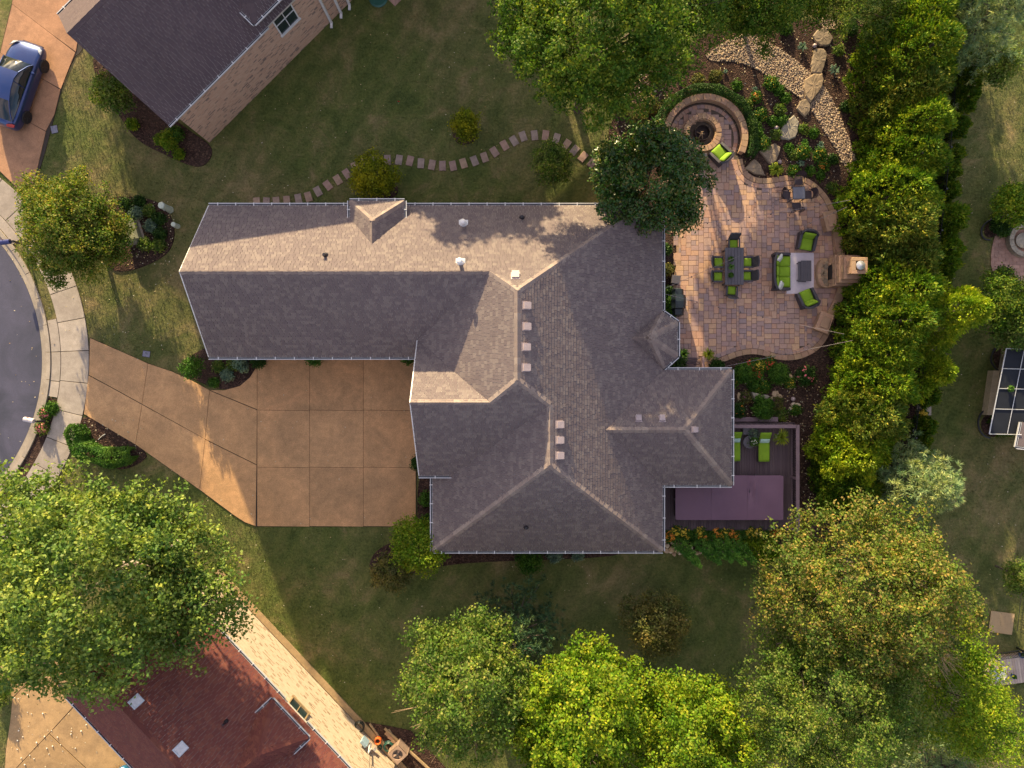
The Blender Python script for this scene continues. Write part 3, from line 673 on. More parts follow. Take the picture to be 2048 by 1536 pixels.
def blob_leaves(blobs, n, rs, twig=.22, per=9, L=.2, W=.13, up=.35, rand=.75, fill=.18, zmin=-.45, droop=0):
    A = np.array([b[1]**2 for b in blobs]); cnt = np.maximum(3, (n/per*A/A.sum()).astype(int)); P=[]; D=[]
    for (c, R, Rz), k in zip(blobs, cnt):
        d = sphere_dirs(k, rs, zmin); r = 1-np.abs(rs.normal(0,.10,k)); f = rs.rand(k) < fill; r[f] = rs.uniform(.45,.9,f.sum())
        r *= 1+.10*np.sin(d[:,0]*7+c[0])*np.cos(d[:,1]*6+c[1])+.07*np.sin(d[:,2]*11+d[:,0]*5)
        if R > .7:      # leaves gathered in small domed sprays with dark gaps between them
            cr = min(.62, .30*R**.5+.12); kc = max(8, int(2.6*R*R/(cr*cr)*.62)); cd = sphere_dirs(kc, rs, zmin); crr = 1-np.abs(rs.normal(0,.12,kc))
            ci = rs.randint(0,kc,k); od = sphere_dirs(k, rs, -.6); sz = rs.uniform(.55,1.25,kc)[ci]*cr
            tw = np.array(c)+cd[ci]*(crr[ci]*r**.4)[:,None]*np.array([R,R,Rz])+od*sz[:,None]*np.array([1,1,.75])*rs.uniform(.75,1.05,(k,1)); d = unit(d*.25+cd[ci]*.5+od*.9)
        else: tw = np.array(c)+d*r[:,None]*np.array([R,R,Rz])
        p = tw[:,None,:]+rs.normal(0,twig*(.62 if R > .7 else 1),(k,per,3))*np.array([1,1,.7]); P.append(p.reshape(-1,3)); D.append(np.repeat(d, per, 0))
    P = np.vstack(P); D = np.vstack(D); Nn = D*.55+rs.normal(0,rand,P.shape)*.8+np.array([0,0,up])
    return P, Nn
LM = {}
def LMAT(k, *a, **kw):
    if k not in LM: LM[k] = leafmat('leaf_'+k, *a, **kw)
    return LM[k]
LMAT('maple', [(0.056,0.129,0.013),(0.107,0.179,0.019),(0.186,0.224,0.032),(0.079,0.146,0.016),(0.260,0.235,0.056)])
LMAT('sycamore', [(0.079,0.151,0.028),(0.140,0.224,0.048),(0.205,0.291,0.080),(0.102,0.179,0.024),(0.251,0.314,0.080)], spec=.16, rough=.5)
LMAT('oak', [(0.042,0.106,0.010),(0.070,0.146,0.014),(0.102,0.174,0.018),(0.051,0.118,0.011),(0.167,0.213,0.028)])
LMAT('magnolia', [(0.017,0.062,0.008),(0.030,0.095,0.011),(0.024,0.078,0.010),(0.047,0.123,0.013),(0.093,0.101,0.020)], trans=.15, rough=.36, spec=.4)
LMAT('lime', [(0.079,0.179,0.008),(0.135,0.241,0.013),(0.205,0.302,0.018),(0.107,0.202,0.010),(0.251,0.291,0.028)])
LMAT('orange', [(.072,.145,.016),(.115,.175,.028),(.185,.215,.05),(.095,.16,.022),(.26,.205,.07)])
LMAT('olive', [(0.060,0.134,0.014),(0.107,0.185,0.026),(0.153,0.224,0.044),(0.079,0.146,0.018),(0.186,0.213,0.060)])
LMAT('arbor', [(0.058,0.146,0.008),(0.098,0.196,0.011),(0.163,0.258,0.016),(0.079,0.162,0.010),(0.260,0.314,0.024)], trans=.25)
LMAT('arbor_gold', [(0.112,0.213,0.010),(0.177,0.280,0.014),(0.260,0.347,0.020),(0.149,0.246,0.012),(0.335,0.381,0.032)], trans=.25)
LMAT('arbor_mid', [(.055,.110,.014),(.090,.150,.020),(.145,.195,.028),(.07,.125,.016),(.22,.22,.035)], trans=.22)
LMAT('arbor_dark', [(0.047,0.118,0.008),(0.070,0.151,0.010),(0.107,0.179,0.014),(0.056,0.129,0.008),(0.186,0.224,0.020)], trans=.25)
LMAT('bluepine', [(.15,.24,.11),(.22,.32,.16),(.30,.40,.22),(.18,.27,.13),(.36,.42,.20)], trans=.2)
LMAT('spruceg', [(0.084,0.224,0.036),(0.130,0.291,0.052),(0.195,0.358,0.072),(0.102,0.246,0.040)], trans=.2)
LMAT('teal', [(.035,.085,.050),(.055,.12,.07),(.08,.15,.08),(.04,.09,.05),(.11,.17,.07)], trans=.2)
LMAT('brown', [(.10,.10,.03),(.15,.14,.045),(.20,.17,.07),(.11,.12,.03),(.13,.14,.04)])
LMAT('boxw', [(0.033,0.095,0.010),(0.047,0.123,0.013),(0.065,0.157,0.016),(0.037,0.101,0.010),(0.084,0.168,0.024)], trans=.2)
LMAT('darkshrub', [(0.017,0.050,0.010),(0.028,0.073,0.012),(0.023,0.062,0.010),(0.042,0.090,0.014)], trans=.15)
LMAT('goldshrub', [(0.177,0.202,0.010),(0.251,0.269,0.012),(0.307,0.302,0.016),(0.205,0.224,0.012)])
LMAT('strap', [(0.056,0.146,0.024),(0.093,0.202,0.028),(0.149,0.269,0.040),(0.074,0.168,0.024)], trans=.25)
LMAT('silver', [(.12,.19,.14),(.18,.26,.19),(.15,.22,.16)], trans=.2)
LMAT('gold_grass', [(0.149,0.213,0.016),(0.223,0.280,0.024),(0.279,0.314,0.032)], trans=.3)
M['bark'] = plain('bark', (.11,.085,.065), .95, .35, 5, .8, bd=.03)
M['bark_pale'] = plain('pale_bark', (.36,.30,.25), .9, .3, 4, .5, bd=.02)
def trunk(base, top, r, parent, mat, limbs=(), rs=None, name='trunk'):
    q = MB(); base, top = Vector(base), Vector(top); mid = base.lerp(top,.5)+Vector((rs.uniform(-.1,.1), rs.uniform(-.1,.1), 0))
    q.tube([base-Vector((0,0,.1)), base+Vector((0,0,.25)), mid, top], [r*1.5, r*1.05, r*.85, r*.5], 9)
    for l in limbs:
        l = Vector(l); s = base.lerp(top, rs.uniform(.35,.85)); m_ = s.lerp(l,.5)+Vector((rs.uniform(-.3,.3),rs.uniform(-.3,.3),rs.uniform(0,.4)))
        q.tube([s, m_, l], [r*.42, r*.26, r*.06], 6)
        for _ in range(2):
            e = l+Vector((rs.normal(0,.6),rs.normal(0,.6),rs.uniform(-.1,.7))); q.tube([m_.lerp(l,.5), e], [r*.14, r*.03], 4)
    return q.build(name, mat, parent, smooth=True)
TRI = [0]
def broadleaf(px, py, Rpx, zc, Rz, n, label, mat, cat='tree', group=None, seed=1, k=16, L=.2, W=.13, twig=.22, bark='bark', name='tree', frac=.42, extra=(), tr=None, up=.35, fill=.18, per=9, sub=True, core=True):
    rs = np.random.RandomState(seed); c = G(px, py, zc); R = Rpx*(H-zc)/F
    root = empty(name, (c.x, c.y, 0), label, cat, group)
    bl = sub_blobs((0,0,zc), R, Rz, k, rs, frac)[0 if core else 1:] if sub else [((0,0,zc),R,Rz)]
    for (ex, ey, er, ez_) in extra:
        e = G(ex, ey, ez_); r = er*(H-ez_)/F; bl += sub_blobs((e.x-c.x, e.y-c.y, ez_), r, r*.7, 6, rs, .5)
    if n > 12000: n = int(n*1.5); L *= .75; W *= .78; twig *= .85
    P, Nn = blob_leaves(bl, n, rs, twig, per, up=up, fill=fill); P[:,2] = np.maximum(P[:,2], .05)
    me = leaf_mesh('crown', P, Nn, L, W, rs=rs); me.materials.append(LM[mat]); o = obj('crown', me, root); TRI[0] += len(P)*2
    tr = tr or max(.05, R*.05)
    idx = rs.permutation(len(bl))[:min(12,len(bl))]
    trunk((0,0,0), (0,0,zc*.9), tr, root, M[bark], [tuple(np.array(bl[i][0])+np.array([0,0,bl[i][2]*.2])) for i in idx], rs)
    return root
def arborvitae(px, py, h, r, n, label, mat='arbor', group=None, seed=1, cat='evergreen tree', name='arborvitae', L=.21, W=.08, lean=(0,0), pointy=0):
    """upright evergreen: flat sprays pointing out and up from a tapering cone"""
    rs = np.random.RandomState(seed); c = G(px, py, 0); root = empty(name, (c.x,c.y,0), label, cat, group)
    per = 7; k = n//per; t = rs.beta(1.15,1.35,k)*.98+.02; a = rs.uniform(0,2*np.pi,k)
    prof = np.where(t < .3, .80+.20*t/.3, np.clip(1-((t-.3)/.7)**2.0, 0, 1)**.62)*r+.05
    if pointy: prof = np.where(t < .2, .75+.25*t/.2, np.clip(1-(t-.2)/.8, 0, 1)**pointy)*r+.05
    lob = 1+.20*np.sin(a*4+seed+t*7)+.15*np.sin(a*7-t*13+seed*2)
    rr = prof*lob*(1-np.abs(rs.normal(0,.09,k))); z = t*h
    tw = np.stack([np.cos(a)*rr+lean[0]*t, np.sin(a)*rr+lean[1]*t, z], 1); out = np.stack([np.cos(a),np.sin(a),.75+.9*t],1); out = unit(out+rs.normal(0,.28,out.shape))
    side = unit(np.cross(out, np.array([0,0,1.]))+rs.normal(0,.25,out.shape))
    u = (np.arange(per)-(per-1)/2)/per
    P = tw[:,None,:]+side[:,None,:]*(u[None,:,None]*.30*min(1,r))+rs.normal(0,.05*min(1,r+.2),(k,per,3))+out[:,None,:]*(-np.abs(u)[None,:,None]*.22)
    T = unit((out[:,None,:]+side[:,None,:]*u[None,:,None]*1.6).reshape(-1,3)); P = P.reshape(-1,3)
    Nn = np.repeat(unit(np.cross(out, side)),per,0)+rs.normal(0,.45,P.shape)
    me = leaf_mesh('crown', P, Nn, L, W, T, rs); me.materials.append(LM[mat]); obj('crown', me, root); TRI[0] += len(P)*2
    trunk((0,0,0),(lean[0]*.8,lean[1]*.8,h*.8), max(.03,r*.07), root, M['bark'], (), rs); return root
def conifer(px, py, h, r, n, label, mat='bluepine', seed=1, name='pine_tree', cat='pine tree', group=None, z0=.5, tuft=.26):
    """soft-needled pine: whorled boughs ending in tufts"""
    rs = np.random.RandomState(seed); c = G(px, py, 0); root = empty(name, (c.x,c.y,0), label, cat, group)
    q = MB(); q.tube([(0,0,-.1),(0,0,h*.5),(0,0,h*.97)], [r*.09, r*.05, .015], 8); tips = []
    nb = int(h*7)
    for i in range(nb):
        t = i/nb; z = z0+(h-z0)*t; R = r*(1-t)**.75*rs.uniform(.75,1.1)+.12; a = i*2.4+rs.uniform(-.2,.2)
        d = np.array([math.cos(a),math.sin(a),.18+.5*t]); q.tube([(0,0,z), tuple(np.array([0,0,z])+d*R*.95)], [r*.03,.01], 4)
        m_ = max(4,int(R*14))
        for j in range(m_):
            s = rs.uniform(.3,1.05); tips.append(np.array([0,0,z])+d*R*s+rs.normal(0,.16*R+.05,3)*np.array([1,1,.4]))
    q.build('trunk', M['bark'], root); tips = np.array(tips); per = max(6, n//len(tips))
    D = unit(rs.normal(size=(len(tips)*per,3))+np.array([0,0,.9])+unit(np.repeat(tips*np.array([1,1,0]),per,0))*.7)
    P = np.repeat(tips,per,0)+D*tuft*.45; me = leaf_mesh('crown', P, np.cross(D, rs.normal(size=D.shape)), tuft, .035, D, rs); me.materials.append(LM[mat]); obj('crown', me, root); TRI[0] += len(P)*2
    return root
SHR = {}
def shrub(px, py, rpx, label, mat='boxw', h=None, n=None, cat='shrub', group=None, name='shrub', seed=None, L=.11, W=.07, lump=0, z=.04, fl=None, nf=0, flw=.09, twig=.09):
    r = rpx/34; h = h or r*1.5; seed = seed if seed is not None else int(px*3+py); rs = np.random.RandomState(seed); c = G(px, py, 0)
    n = n or int(900+2600*min(1.6,r)**2); bl = sub_blobs((0,0,h*.5), r*.85, h*.5, lump, rs, .45) if lump else [((0,0,h*.5), r, h*.5)]
    P, Nn = blob_leaves(bl, n, rs, twig, 6, fill=.12, zmin=-.6); P[:,2] = np.maximum(P[:,2], .01)
    me = leaf_mesh(name, P, Nn, L, W, rs=rs); me.materials.append(LM[mat]); TRI[0] += len(P)*2
    stem = None
    root = empty(name, (c.x,c.y,z), label, cat, group); obj('foliage', me, root)
    q = MB(); q.tube([(0,0,-.06),(0,0,h*.5)], [max(.015,r*.07),.01], 5)
    for a in (0,2.1,4.2): q.tube([(0,0,0),(math.cos(a)*r*.5,math.sin(a)*r*.5,h*.55)], [max(.01,r*.04),.006], 4)
    q.build('stem', M['bark'], root)
    if fl:
        d = sphere_dirs(nf, rs, .15); Pf = np.array([0,0,h*.5])+d*np.array([r,r,h*.5])*rs.uniform(.9,1.1,(nf,1))
        k = 5; PP = np.repeat(Pf,k,0)+rs.normal(0,flw*.28,(nf*k,3)); mf = leaf_mesh('flowers', PP, np.repeat(d,k,0)+rs.normal(0,.4,PP.shape)+np.array([0,0,.6]), flw, flw*.8, rs=rs); mf.materials.append(M[fl]); obj('flowers', mf, root)
    return root
def petal(name, c, c2):
    m, nt, b = newmat(name); nt.links.new(ramp(nt, rnd(nt), [(0,c),(1,c2)]), b.inputs['Base Color']); b.inputs['Roughness'].default_value = .6; M[name] = m
petal('yellow_petal', (.62,.42,.02), (.75,.55,.05)); petal('orange_petal', (.65,.17,.015), (.8,.32,.02)); petal('red_petal', (.55,.035,.015), (.7,.08,.03)); petal('pink_petal', (.65,.12,.16), (.75,.22,.20)); petal('white_petal', (.75,.72,.6), (.85,.85,.75)); petal('purple_petal', (.12,.03,.06), (.18,.05,.09))
def strapplant(px, py, rpx, label, mat='strap', n=60, wd=.05, cat='plant', name='clump_plant', h=None, z=.04, group=None, seed=None, arch=.5, loc=None):
    """long arching blades from one root"""
    r = rpx/34; h = h or r*.9; seed = seed if seed is not None else int(px*7+py); rs = np.random.RandomState(seed)
    V = []; Fc = []
    for i in range(n):
        a = rs.uniform(0,2*np.pi); R = r*rs.uniform(.45,1.05); hh = h*rs.uniform(.5,1.1)*(1.3-R/r*.5); sx, sy = math.cos(a), math.sin(a); px_, py_ = -sy*wd/2, sx*wd/2
        pts = [(0,0,.0,.6),(R*.4,0,hh*.8,1),(R*.8,0,hh*.85,.8),(R,0,hh*(.85-arch*.5),.08)]
        s = len(V)
        for (d,_,zz,ww) in pts: V += [(sx*d+px_*ww, sy*d+py_*ww, zz),(sx*d-px_*ww, sy*d-py_*ww, zz)]
        for j in range(3): Fc.append((s+2*j,s+2*j+1,s+2*j+3,s+2*j+2))
    me = mesh_of('blades', V, Fc, LM[mat]); c = G(px,py,0); root = empty(name, loc or (c.x,c.y,z), label, cat, group); obj('blades', me, root); TRI[0] += len(Fc)*2
    q = MB(); q.lathe([(r*.12+.01,-.03),(r*.12+.01,.03),(r*.06,.06)], n=7); q.build('root_crown', LM[mat], root); return root
# ---------------------------------------------------------------- big trees
broadleaf(152,457,101,2.4,2.0,32000,'rounded tree with gold-tipped leaves beside the kerb of the road','maple',seed=3,k=20,L=.17,W=.12,frac=.34,extra=((226,478,38,1.7),(90,405,44,2.2)))
broadleaf(190,1165,205,8.4,4.6,44000,'huge glossy light green shade tree overhanging the rust red roof','sycamore',seed=5,k=34,L=.24,W=.17,twig=.32,bark='bark_pale',frac=.28,up=.25,core=False,fill=.05,
  extra=((45,1060,105,7.5),(330,1090,110,8),(412,1192,78,8),(60,1270,110,8.5),(250,1050,95,8),(120,1010,70,7),(365,1265,68,8),(462,1225,46,7.5),(20,1180,110,8)))
broadleaf(1190,68,178,9.0,4.8,46000,'broad dark green shade tree between the lawn and the fire pit','oak',seed=8,k=34,L=.2,W=.13,frac=.30,extra=((1060,60,85,8),(1335,75,72,8),(1140,148,64,7.5),(1235,152,52,7.5),(1390,30,60,8),(1050,-30,70,8)))
broadleaf(1300,362,104,4.4,3.2,24000,'dense magnolia with glossy dark leaves at the corner of the roof','magnolia',seed=11,k=22,L=.25,W=.12,twig=.17,per=7,frac=.32,name='magnolia_tree',up=.5,extra=((1235,330,45,3.8),(1355,420,42,4.0)))
broadleaf(1530,0,85,3.6,2.6,20000,'dark leafy tree above the pebble stream bed','oak',seed=21,k=18,L=.18,W=.12,extra=((1455,12,42,3.2),(1620,-5,50,3)))
broadleaf(1735,-5,80,3.2,2.3,16000,'sparse olive tree with bare twigs behind the uppermost flat rock','olive',seed=22,k=16,L=.15,W=.09,extra=((1672,8,40,2.6),))
broadleaf(1715,1165,165,7.5,4.6,42000,'large tree turning orange beside the garden deck','orange',seed=31,k=36,L=.19,W=.12,frac=.29,extra=((1840,1240,90,8),(1600,1110,75,6.5),(1560,1190,55,6.5),(1790,1090,80,7),(1860,1170,50,7.5)))
broadleaf(1665,1395,150,7.0,4.4,36000,'large olive green tree in front of the orange-tinged one','olive',seed=33,k=30,L=.17,W=.11,frac=.3,extra=((1570,1330,75,6),(1760,1420,95,7.5),(1600,1470,90,7),(1545,1270,48,5.5)))
broadleaf(1905,1400,105,5.5,3.6,22000,'yellow-green tree leaning over the wooden deck corner','lime',seed=35,k=24,L=.18,W=.09,frac=.32,extra=((1925,1290,65,5),(1960,1450,50,5)))
broadleaf(938,1360,122,6.5,4.6,28000,'mottled green maple with bare twigs nearest the air conditioner','olive',seed=37,k=28,L=.2,W=.13,frac=.28,extra=((870,1290,50,5.5),(960,1270,55,5.5),(900,1450,60,6.5),(985,1450,50,6.5),(840,1370,40,6)))
broadleaf(1170,1440,135,6.5,4.2,34000,'bright lime green tree at the lower edge of the back lawn','lime',seed=39,k=30,L=.22,W=.15,frac=.3,extra=((1170,1340,70,5),(1245,1390,60,5.5),(1090,1490,70,7)))
broadleaf(1370,1460,112,5.5,3.6,24000,'lime green tree beside the brightest one, nearer the fence','lime',seed=41,k=24,L=.2,W=.14,frac=.32,extra=((1440,1415,50,4),(1340,1390,40,4.5),(1480,1490,60,5.5)))
conifer(1862,118,7.6,3.0,30000,'tall pale pine standing past the evergreen screen, top corner of the far lawn','bluepine',seed=43,tuft=.34)
conifer(1800,62,6.6,2.4,16000,'green pine leaning against the tall pale one','teal',seed=44,tuft=.34)
conifer(1762,945,6.8,2.5,24000,'pale blue-green pine standing alone beside the black fence','bluepine',seed=45,tuft=.32)
conifer(1800,1456,6.0,1.9,9000,'blue-green pine peeping out between the two large crowns','bluepine',seed=46)
conifer(1030,1235,5.6,3.0,20000,'dark blue-green spruce behind the mottled maple','teal',seed=47,name='spruce_tree',cat='spruce tree')
M['bark_tan'] = plain('tan_bark', (.30,.20,.12), .9, .2, 4)
def bare_twigs(root, px, py, z, n, seed, ln=1.6):
    rs = np.random.RandomState(seed); b = Vector(root.location); e = G(px,py,z)-b; q = MB(); out = Vector((e.x,e.y,0)).normalized(); s = Vector((e.x*.35,e.y*.35,z*.72))
    q.tube([s, s.lerp(e,.6)+Vector((0,0,.3)), e], [.04,.022,.010], 5)
    for i in range(n):
        t = rs.uniform(.55,1); p = s.lerp(e,t)+Vector((0,0,.25*(1-t))); d = out*ln*rs.uniform(.4,1)+Vector((rs.normal(0,.45),rs.normal(0,.45),rs.uniform(-.1,.35))); m_ = p+d*.5+Vector((rs.normal(0,.06),rs.normal(0,.06),.05)); q.tube([p,m_,p+d],[.016,.011,.005],4); q.tube([m_,m_+d*.4+Vector((rs.normal(0,.2),rs.normal(0,.2),.05))],[.010,.005],3)
    q.build('bare_branch', M['bark_tan'], root)
for o in [o for o in bpy.data.objects if o.get('label')]:
    L_ = o['label']
    if L_.startswith('mottled green maple'):
        for i,(x,y) in enumerate(((868,1432),(905,1465),(945,1470),(880,1370))): bare_twigs(o,x,y,8.6,9,i)
    if L_.startswith('large tree turning orange'):
        for i,(x,y) in enumerate(((1850,1245),(1868,1275),(1880,1310),(1835,1220))): bare_twigs(o,x,y,9.6,10,20+i,1.9)
# trees north of the frame that shade the lawn
for i, (x, y, r, zc, rz) in enumerate(((740,-330,110,6,4),(850,-250,85,6,3.6),(80,-420,70,4,2.5),(1350,-180,90,6,4))):
    broadleaf(x,y,r,zc,rz,9000,'leafy tree standing beyond the lawns','oak',seed=60+i,k=12,L=.42,W=.30,twig=.5,group='trees beyond the lawns')
# ---------------------------------------------------------------- evergreen screen
AV = [(1748,120,7.2,1.75,'arbor'),(1745,178,7.4,1.8,'arbor'),(1745,240,7.2,1.8,'arbor'),(1748,300,6.8,1.7,'arbor'),(1742,358,6.6,1.7,'arbor'),(1730,420,7.0,1.9,'arbor'),(1735,480,6.6,1.7,'arbor'),
 (1752,545,6.4,1.5,'arbor'),(1745,600,6.8,1.6,'arbor'),(1722,655,6.6,1.8,'arbor'),(1712,715,6.4,1.8,'arbor'),(1705,770,6.0,1.7,'arbor'),(1692,825,5.6,1.7,'arbor'),(1682,872,5.2,1.7,'arbor'),(1668,905,4.6,1.7,'arbor_gold'),(1672,965,3.6,1.6,'arbor_dark')]
ord_ = ['topmost','second','third','fourth','fifth','sixth','seventh','eighth','ninth','tenth','eleventh','twelfth','thirteenth','fourteenth','fifteenth','sixteenth','seventeenth','eighteenth','nineteenth','twentieth','twenty-first','twenty-second','twenty-third','twenty-fourth','twenty-fifth','twenty-sixth','twenty-seventh','twenty-eighth','twenty-ninth','thirtieth','thirty-first','thirty-second','thirty-third','thirty-fourth']
for i, (x, y, h, r, m_) in enumerate(AV):
    if i < 5: x += 10
    m_ = {1:'arbor_dark',4:'arbor_dark',6:'arbor_mid',9:'arbor_dark',12:'arbor_mid',2:'arbor_mid',7:'arbor_mid'}.get(i, m_)
    h *= .90+.07*math.sin(i*2.3); r *= 1.06+.10*math.sin(i*1.7); x += 6*math.sin(i*3.1)
    arborvitae(x, y, h, r, 16000, f'{ord_[i]} tall arborvitae of the evergreen screen, counted down from the pebble stream', m_, 'arborvitae screen beside the patio garden', seed=100+i)
arborvitae(1815,640,6.6,2.0,15000,'gold-tipped evergreen reaching farthest over the fence, level with the fireplace','arbor_gold',seed=130,lean=(.5,.1),pointy=.75)
arborvitae(1802,745,4.6,1.5,9000,'shorter gold-tipped evergreen behind the screen, below the farthest-reaching one','arbor_gold',seed=131,lean=(.3,0),pointy=.75)
SAV = [(1915,150,4.0,.9),(1908,182,3.8,.9),(1905,215,3.4,.85),(1900,262,2.6,.7),(1893,318,2.3,.62),(1888,350,2.2,.6),(1884,388,2.4,.62),(1884,442,3.4,.95),(1880,470,2.2,.7),(1877,508,3.3,.85),(1874,535,3.0,.8),(1868,565,2.0,.6),(1868,590,1.8,.5),(1842,792,2.6,.65),(1836,850,2.6,.6),(1832,880,2.2,.5),(1832,910,2.4,.6)]
for i, (x, y, h, r) in enumerate(SAV):
    h *= .60; r *= .82
    arborvitae(x, y, h, r, 2600, f'{ord_[i]} small evergreen of the row along the black fence, counted from the pale pine', 'arbor' if i in (7,9,10) else 'arbor_dark', 'small evergreens along the fence', seed=150+i, L=.2, W=.08, name='small_arborvitae')
LAV = [(1352,1078,2.6),(1392,1076,2.3),(1415,1073,2.1),(1435,1074,2.6),(1458,1073,2.4),(1484,1077,2.3),(1505,1076,2.4),(1522,1075,2.2)]
for i, (x, y, h) in enumerate(LAV):
    arborvitae(x, y, h, .38, 2600, f'{["first","second","third","fourth","fifth","sixth","seventh","eighth"][i]} slim evergreen below the deck flowers, counted from the house corner', 'spruceg' if i < 5 else 'arbor', 'slim evergreens below the deck', seed=180+i, L=.16, W=.05, name='small_arborvitae', lean=(.8,-1.0), pointy=.8)
# ---------------------------------------------------------------- small trees and shrubs
def bush_tree(px, py, rpx, z, label, mat, n=5200, seed=1, k=12, L=.13, W=.085, name='small_tree', cat='small tree', rz=None):
    return broadleaf(px, py, rpx, z, rz or rpx/34*.8, n, label, mat, cat=cat, seed=seed, k=k, L=L, W=W, twig=.12, name=name, per=7, tr=.05)
bush_tree(930,251,25,1.3,'small gold-leaved tree in the round mulch ring on the north lawn','goldshrub',3600,201)
bush_tree(747,352,40,1.5,'bigger gold-leaved tree covering part of the stepping stone path','goldshrub',6500,202)
bush_tree(1104,330,36,1.6,'olive-brown little tree beside the sunlit bend of the stone path','olive',6500,203)
bush_tree(1312,1246,60,2.0,'muted olive brown tree standing alone on the back lawn','brown',11000,204,16)
bush_tree(840,1090,52,2.0,'yellow-green tree against the lower left corner of the roof','lime',9500,205,16)
bush_tree(783,1142,36,1.4,'brownish shrub on the lawn beside the yellow-green tree','brown',5200,206)
bush_tree(228,190,36,1.7,'thin leafy shrub squeezed against the plum roof','olive',5200,207)
bush_tree(2010,605,58,2.4,'leafy tree at the edge of the far pink patio','oak',10000,208,16)
bush_tree(2030,660,42,2.4,'leafy tree behind the dark screened roof','olive',7500,209,14)
bush_tree(2040,1150,32,2.0,'tip of a light green tree reaching in above the straw mat','olive',3600,210)
bush_tree(2030,408,40,1.5,'wide green shrub above the stone block of the far patio','arbor',9000,211,14)
bush_tree(1995,190-60,40,3.0,'bronze-green shrub under the tall pale pine','olive',4000,212)
shrub(398,735,22,'dense round dark green shrub at the lower left corner of the garage roof','boxw',1.5,lump=8)
shrub(488,727,18,'variegated hosta-like shrub half under the gutter','silver',.8,lump=4)
shrub(520,722,12,'small dark shrub next to the variegated one','darkshrub',.7)
shrub(457,750,9,'small pale shrub in the middle of the garage bed','silver',.4)
shrub(430,765,6,'tiny green tuft near the driveway edge of the garage bed','boxw',.3)
shrub(470,728,10,'low leafy shrub left of the variegated one','olive',.5)
shrub(440,733,8,'thin green shrub by the downspout of the garage','olive',.4)
shrub(632,716,13,'trimmed shrub under the gutter beside the concrete, nearer the garage bed','boxw',.9)
shrub(818,715,12,'trimmed shrub under the gutter beside the projecting gable','boxw',.9)
shrub(836,925,9,'dark shrub at the lower left edge of the gable roof','darkshrub',.8)
shrub(855,996,12,'round clipped shrub in the strip bed, upper of the pair','boxw',.8)
shrub(856,1040,12,'round clipped shrub in the strip bed, lower of the pair','boxw',.8)
shrub(1055,1116,30,'bright green bush below the long bottom gutter','boxw',1.1,lump=8)
shrub(1108,1108,12,'pale leafy shrub right of the bright green bush','silver',.5); shrub(1155,1107,9,'smallest pale shrub under the bottom gutter','silver',.4)
shrub(269,252,8,'small yellow-green shrub alone in the bed by the plum roof','lime',.5)
shrub(346,290,20,'pointed yellow-green shrub near the end of the pink wall','lime',.9,lump=5); shrub(357,272,12,'dark green ball beside the pointed yellow-green shrub','boxw',.7); shrub(326,283,9,'yellow-green ball left of the pointed shrub','lime',.5); shrub(361,311,7,'smallest yellow-green ball at the end of the pink wall','lime',.4)
for i, (x, y, r, m_, d) in enumerate(((256,410,9,'darkshrub','upper left'),(283,405,8,'darkshrub','top middle'),(303,424,9,'olive','upper right'),(278,428,10,'silver','speckled middle'),(322,440,10,'darkshrub','right-hand dark'),(307,455,9,'silver','pale green'),(325,470,9,'darkshrub','dark one below the pale'),(295,490,10,'olive','lower speckled'),(322,492,10,'olive','lowest right'))):
    shrub(x,y,r,f'{d} shrub of the mulch bed beside the two green pedestals',m_,.5)
# clipped hedge, kidney shape
def hedge(path, wpx, h, label, mat, n, seed=1, name='hedge', L=.10, W=.065, drop=True):
    rs = np.random.RandomState(seed); pts = resample([tuple(G(x,y,0)) for x,y in smooth_poly(path,2,False)], .08); P=[]; D=[]
    hw = wpx/34/2
    for i in range(n):
        k = rs.randint(1,len(pts)-1); t = (pts[k+1]-pts[k-1]).normalized(); s = Vector((-t.y,t.x,0))
        edge = min(k, len(pts)-1-k)*.08; tw = min(1, .35+edge/hw*.65)
        a = rs.uniform(-.25,np.pi+.25); ca, sa = math.cos(a), math.sin(a); sq = lambda v: math.copysign(abs(v)**.55, v); lump = 1+.09*math.sin(k*.35)+.07*math.sin(k*.13+a*3)
        p = pts[k]+s*(hw*tw*sq(ca)*lump*rs.uniform(.88,1.03))+Vector((0,0,max(.02,h*sq(sa)*rs.uniform(.86,1.02)*(1+.06*math.sin(k*.35)))))
        P.append(tuple(p)); D.append((s.x*ca, s.y*ca, max(sa,0)+.3))
    P = np.array(P); D = np.array(D); P += rs.normal(0,.03,P.shape)
    me = leaf_mesh('foliage', P, D*.9+rs.normal(0,.6,P.shape), L, W, rs=rs); me.materials.append(LM[mat]); TRI[0] += n*2
    root = empty(name, tuple(pts[len(pts)//2]), label, 'hedge'); o = obj('foliage', me, root); o.location = -Vector(root.location)
    q = MB(); 
    for p in pts[::8]: q.tube([p, p+Vector((0,0,h*.6))-Vector((0,0,0))], [.02,.01], 4)
    o2 = q.build('stems', M['bark'], root); o2.location = -Vector(root.location); return root
hedge([(164,846),(163,875),(170,893),(190,904),(215,912),(240,914),(262,910),(280,903)],37,1.0,'curved clipped hedge in the kidney bed where driveway meets sidewalk','boxw',15000,3)
hedge([(1313,262),(1318,238),(1332,216),(1355,198),(1385,187),(1410,183),(1440,190),(1468,207),(1490,232),(1500,262),(1503,295),(1495,322)],17,.9,'dark clipped hedge curving behind the seat wall of the fire pit','darkshrub',14000,4,L=.08,W=.05)
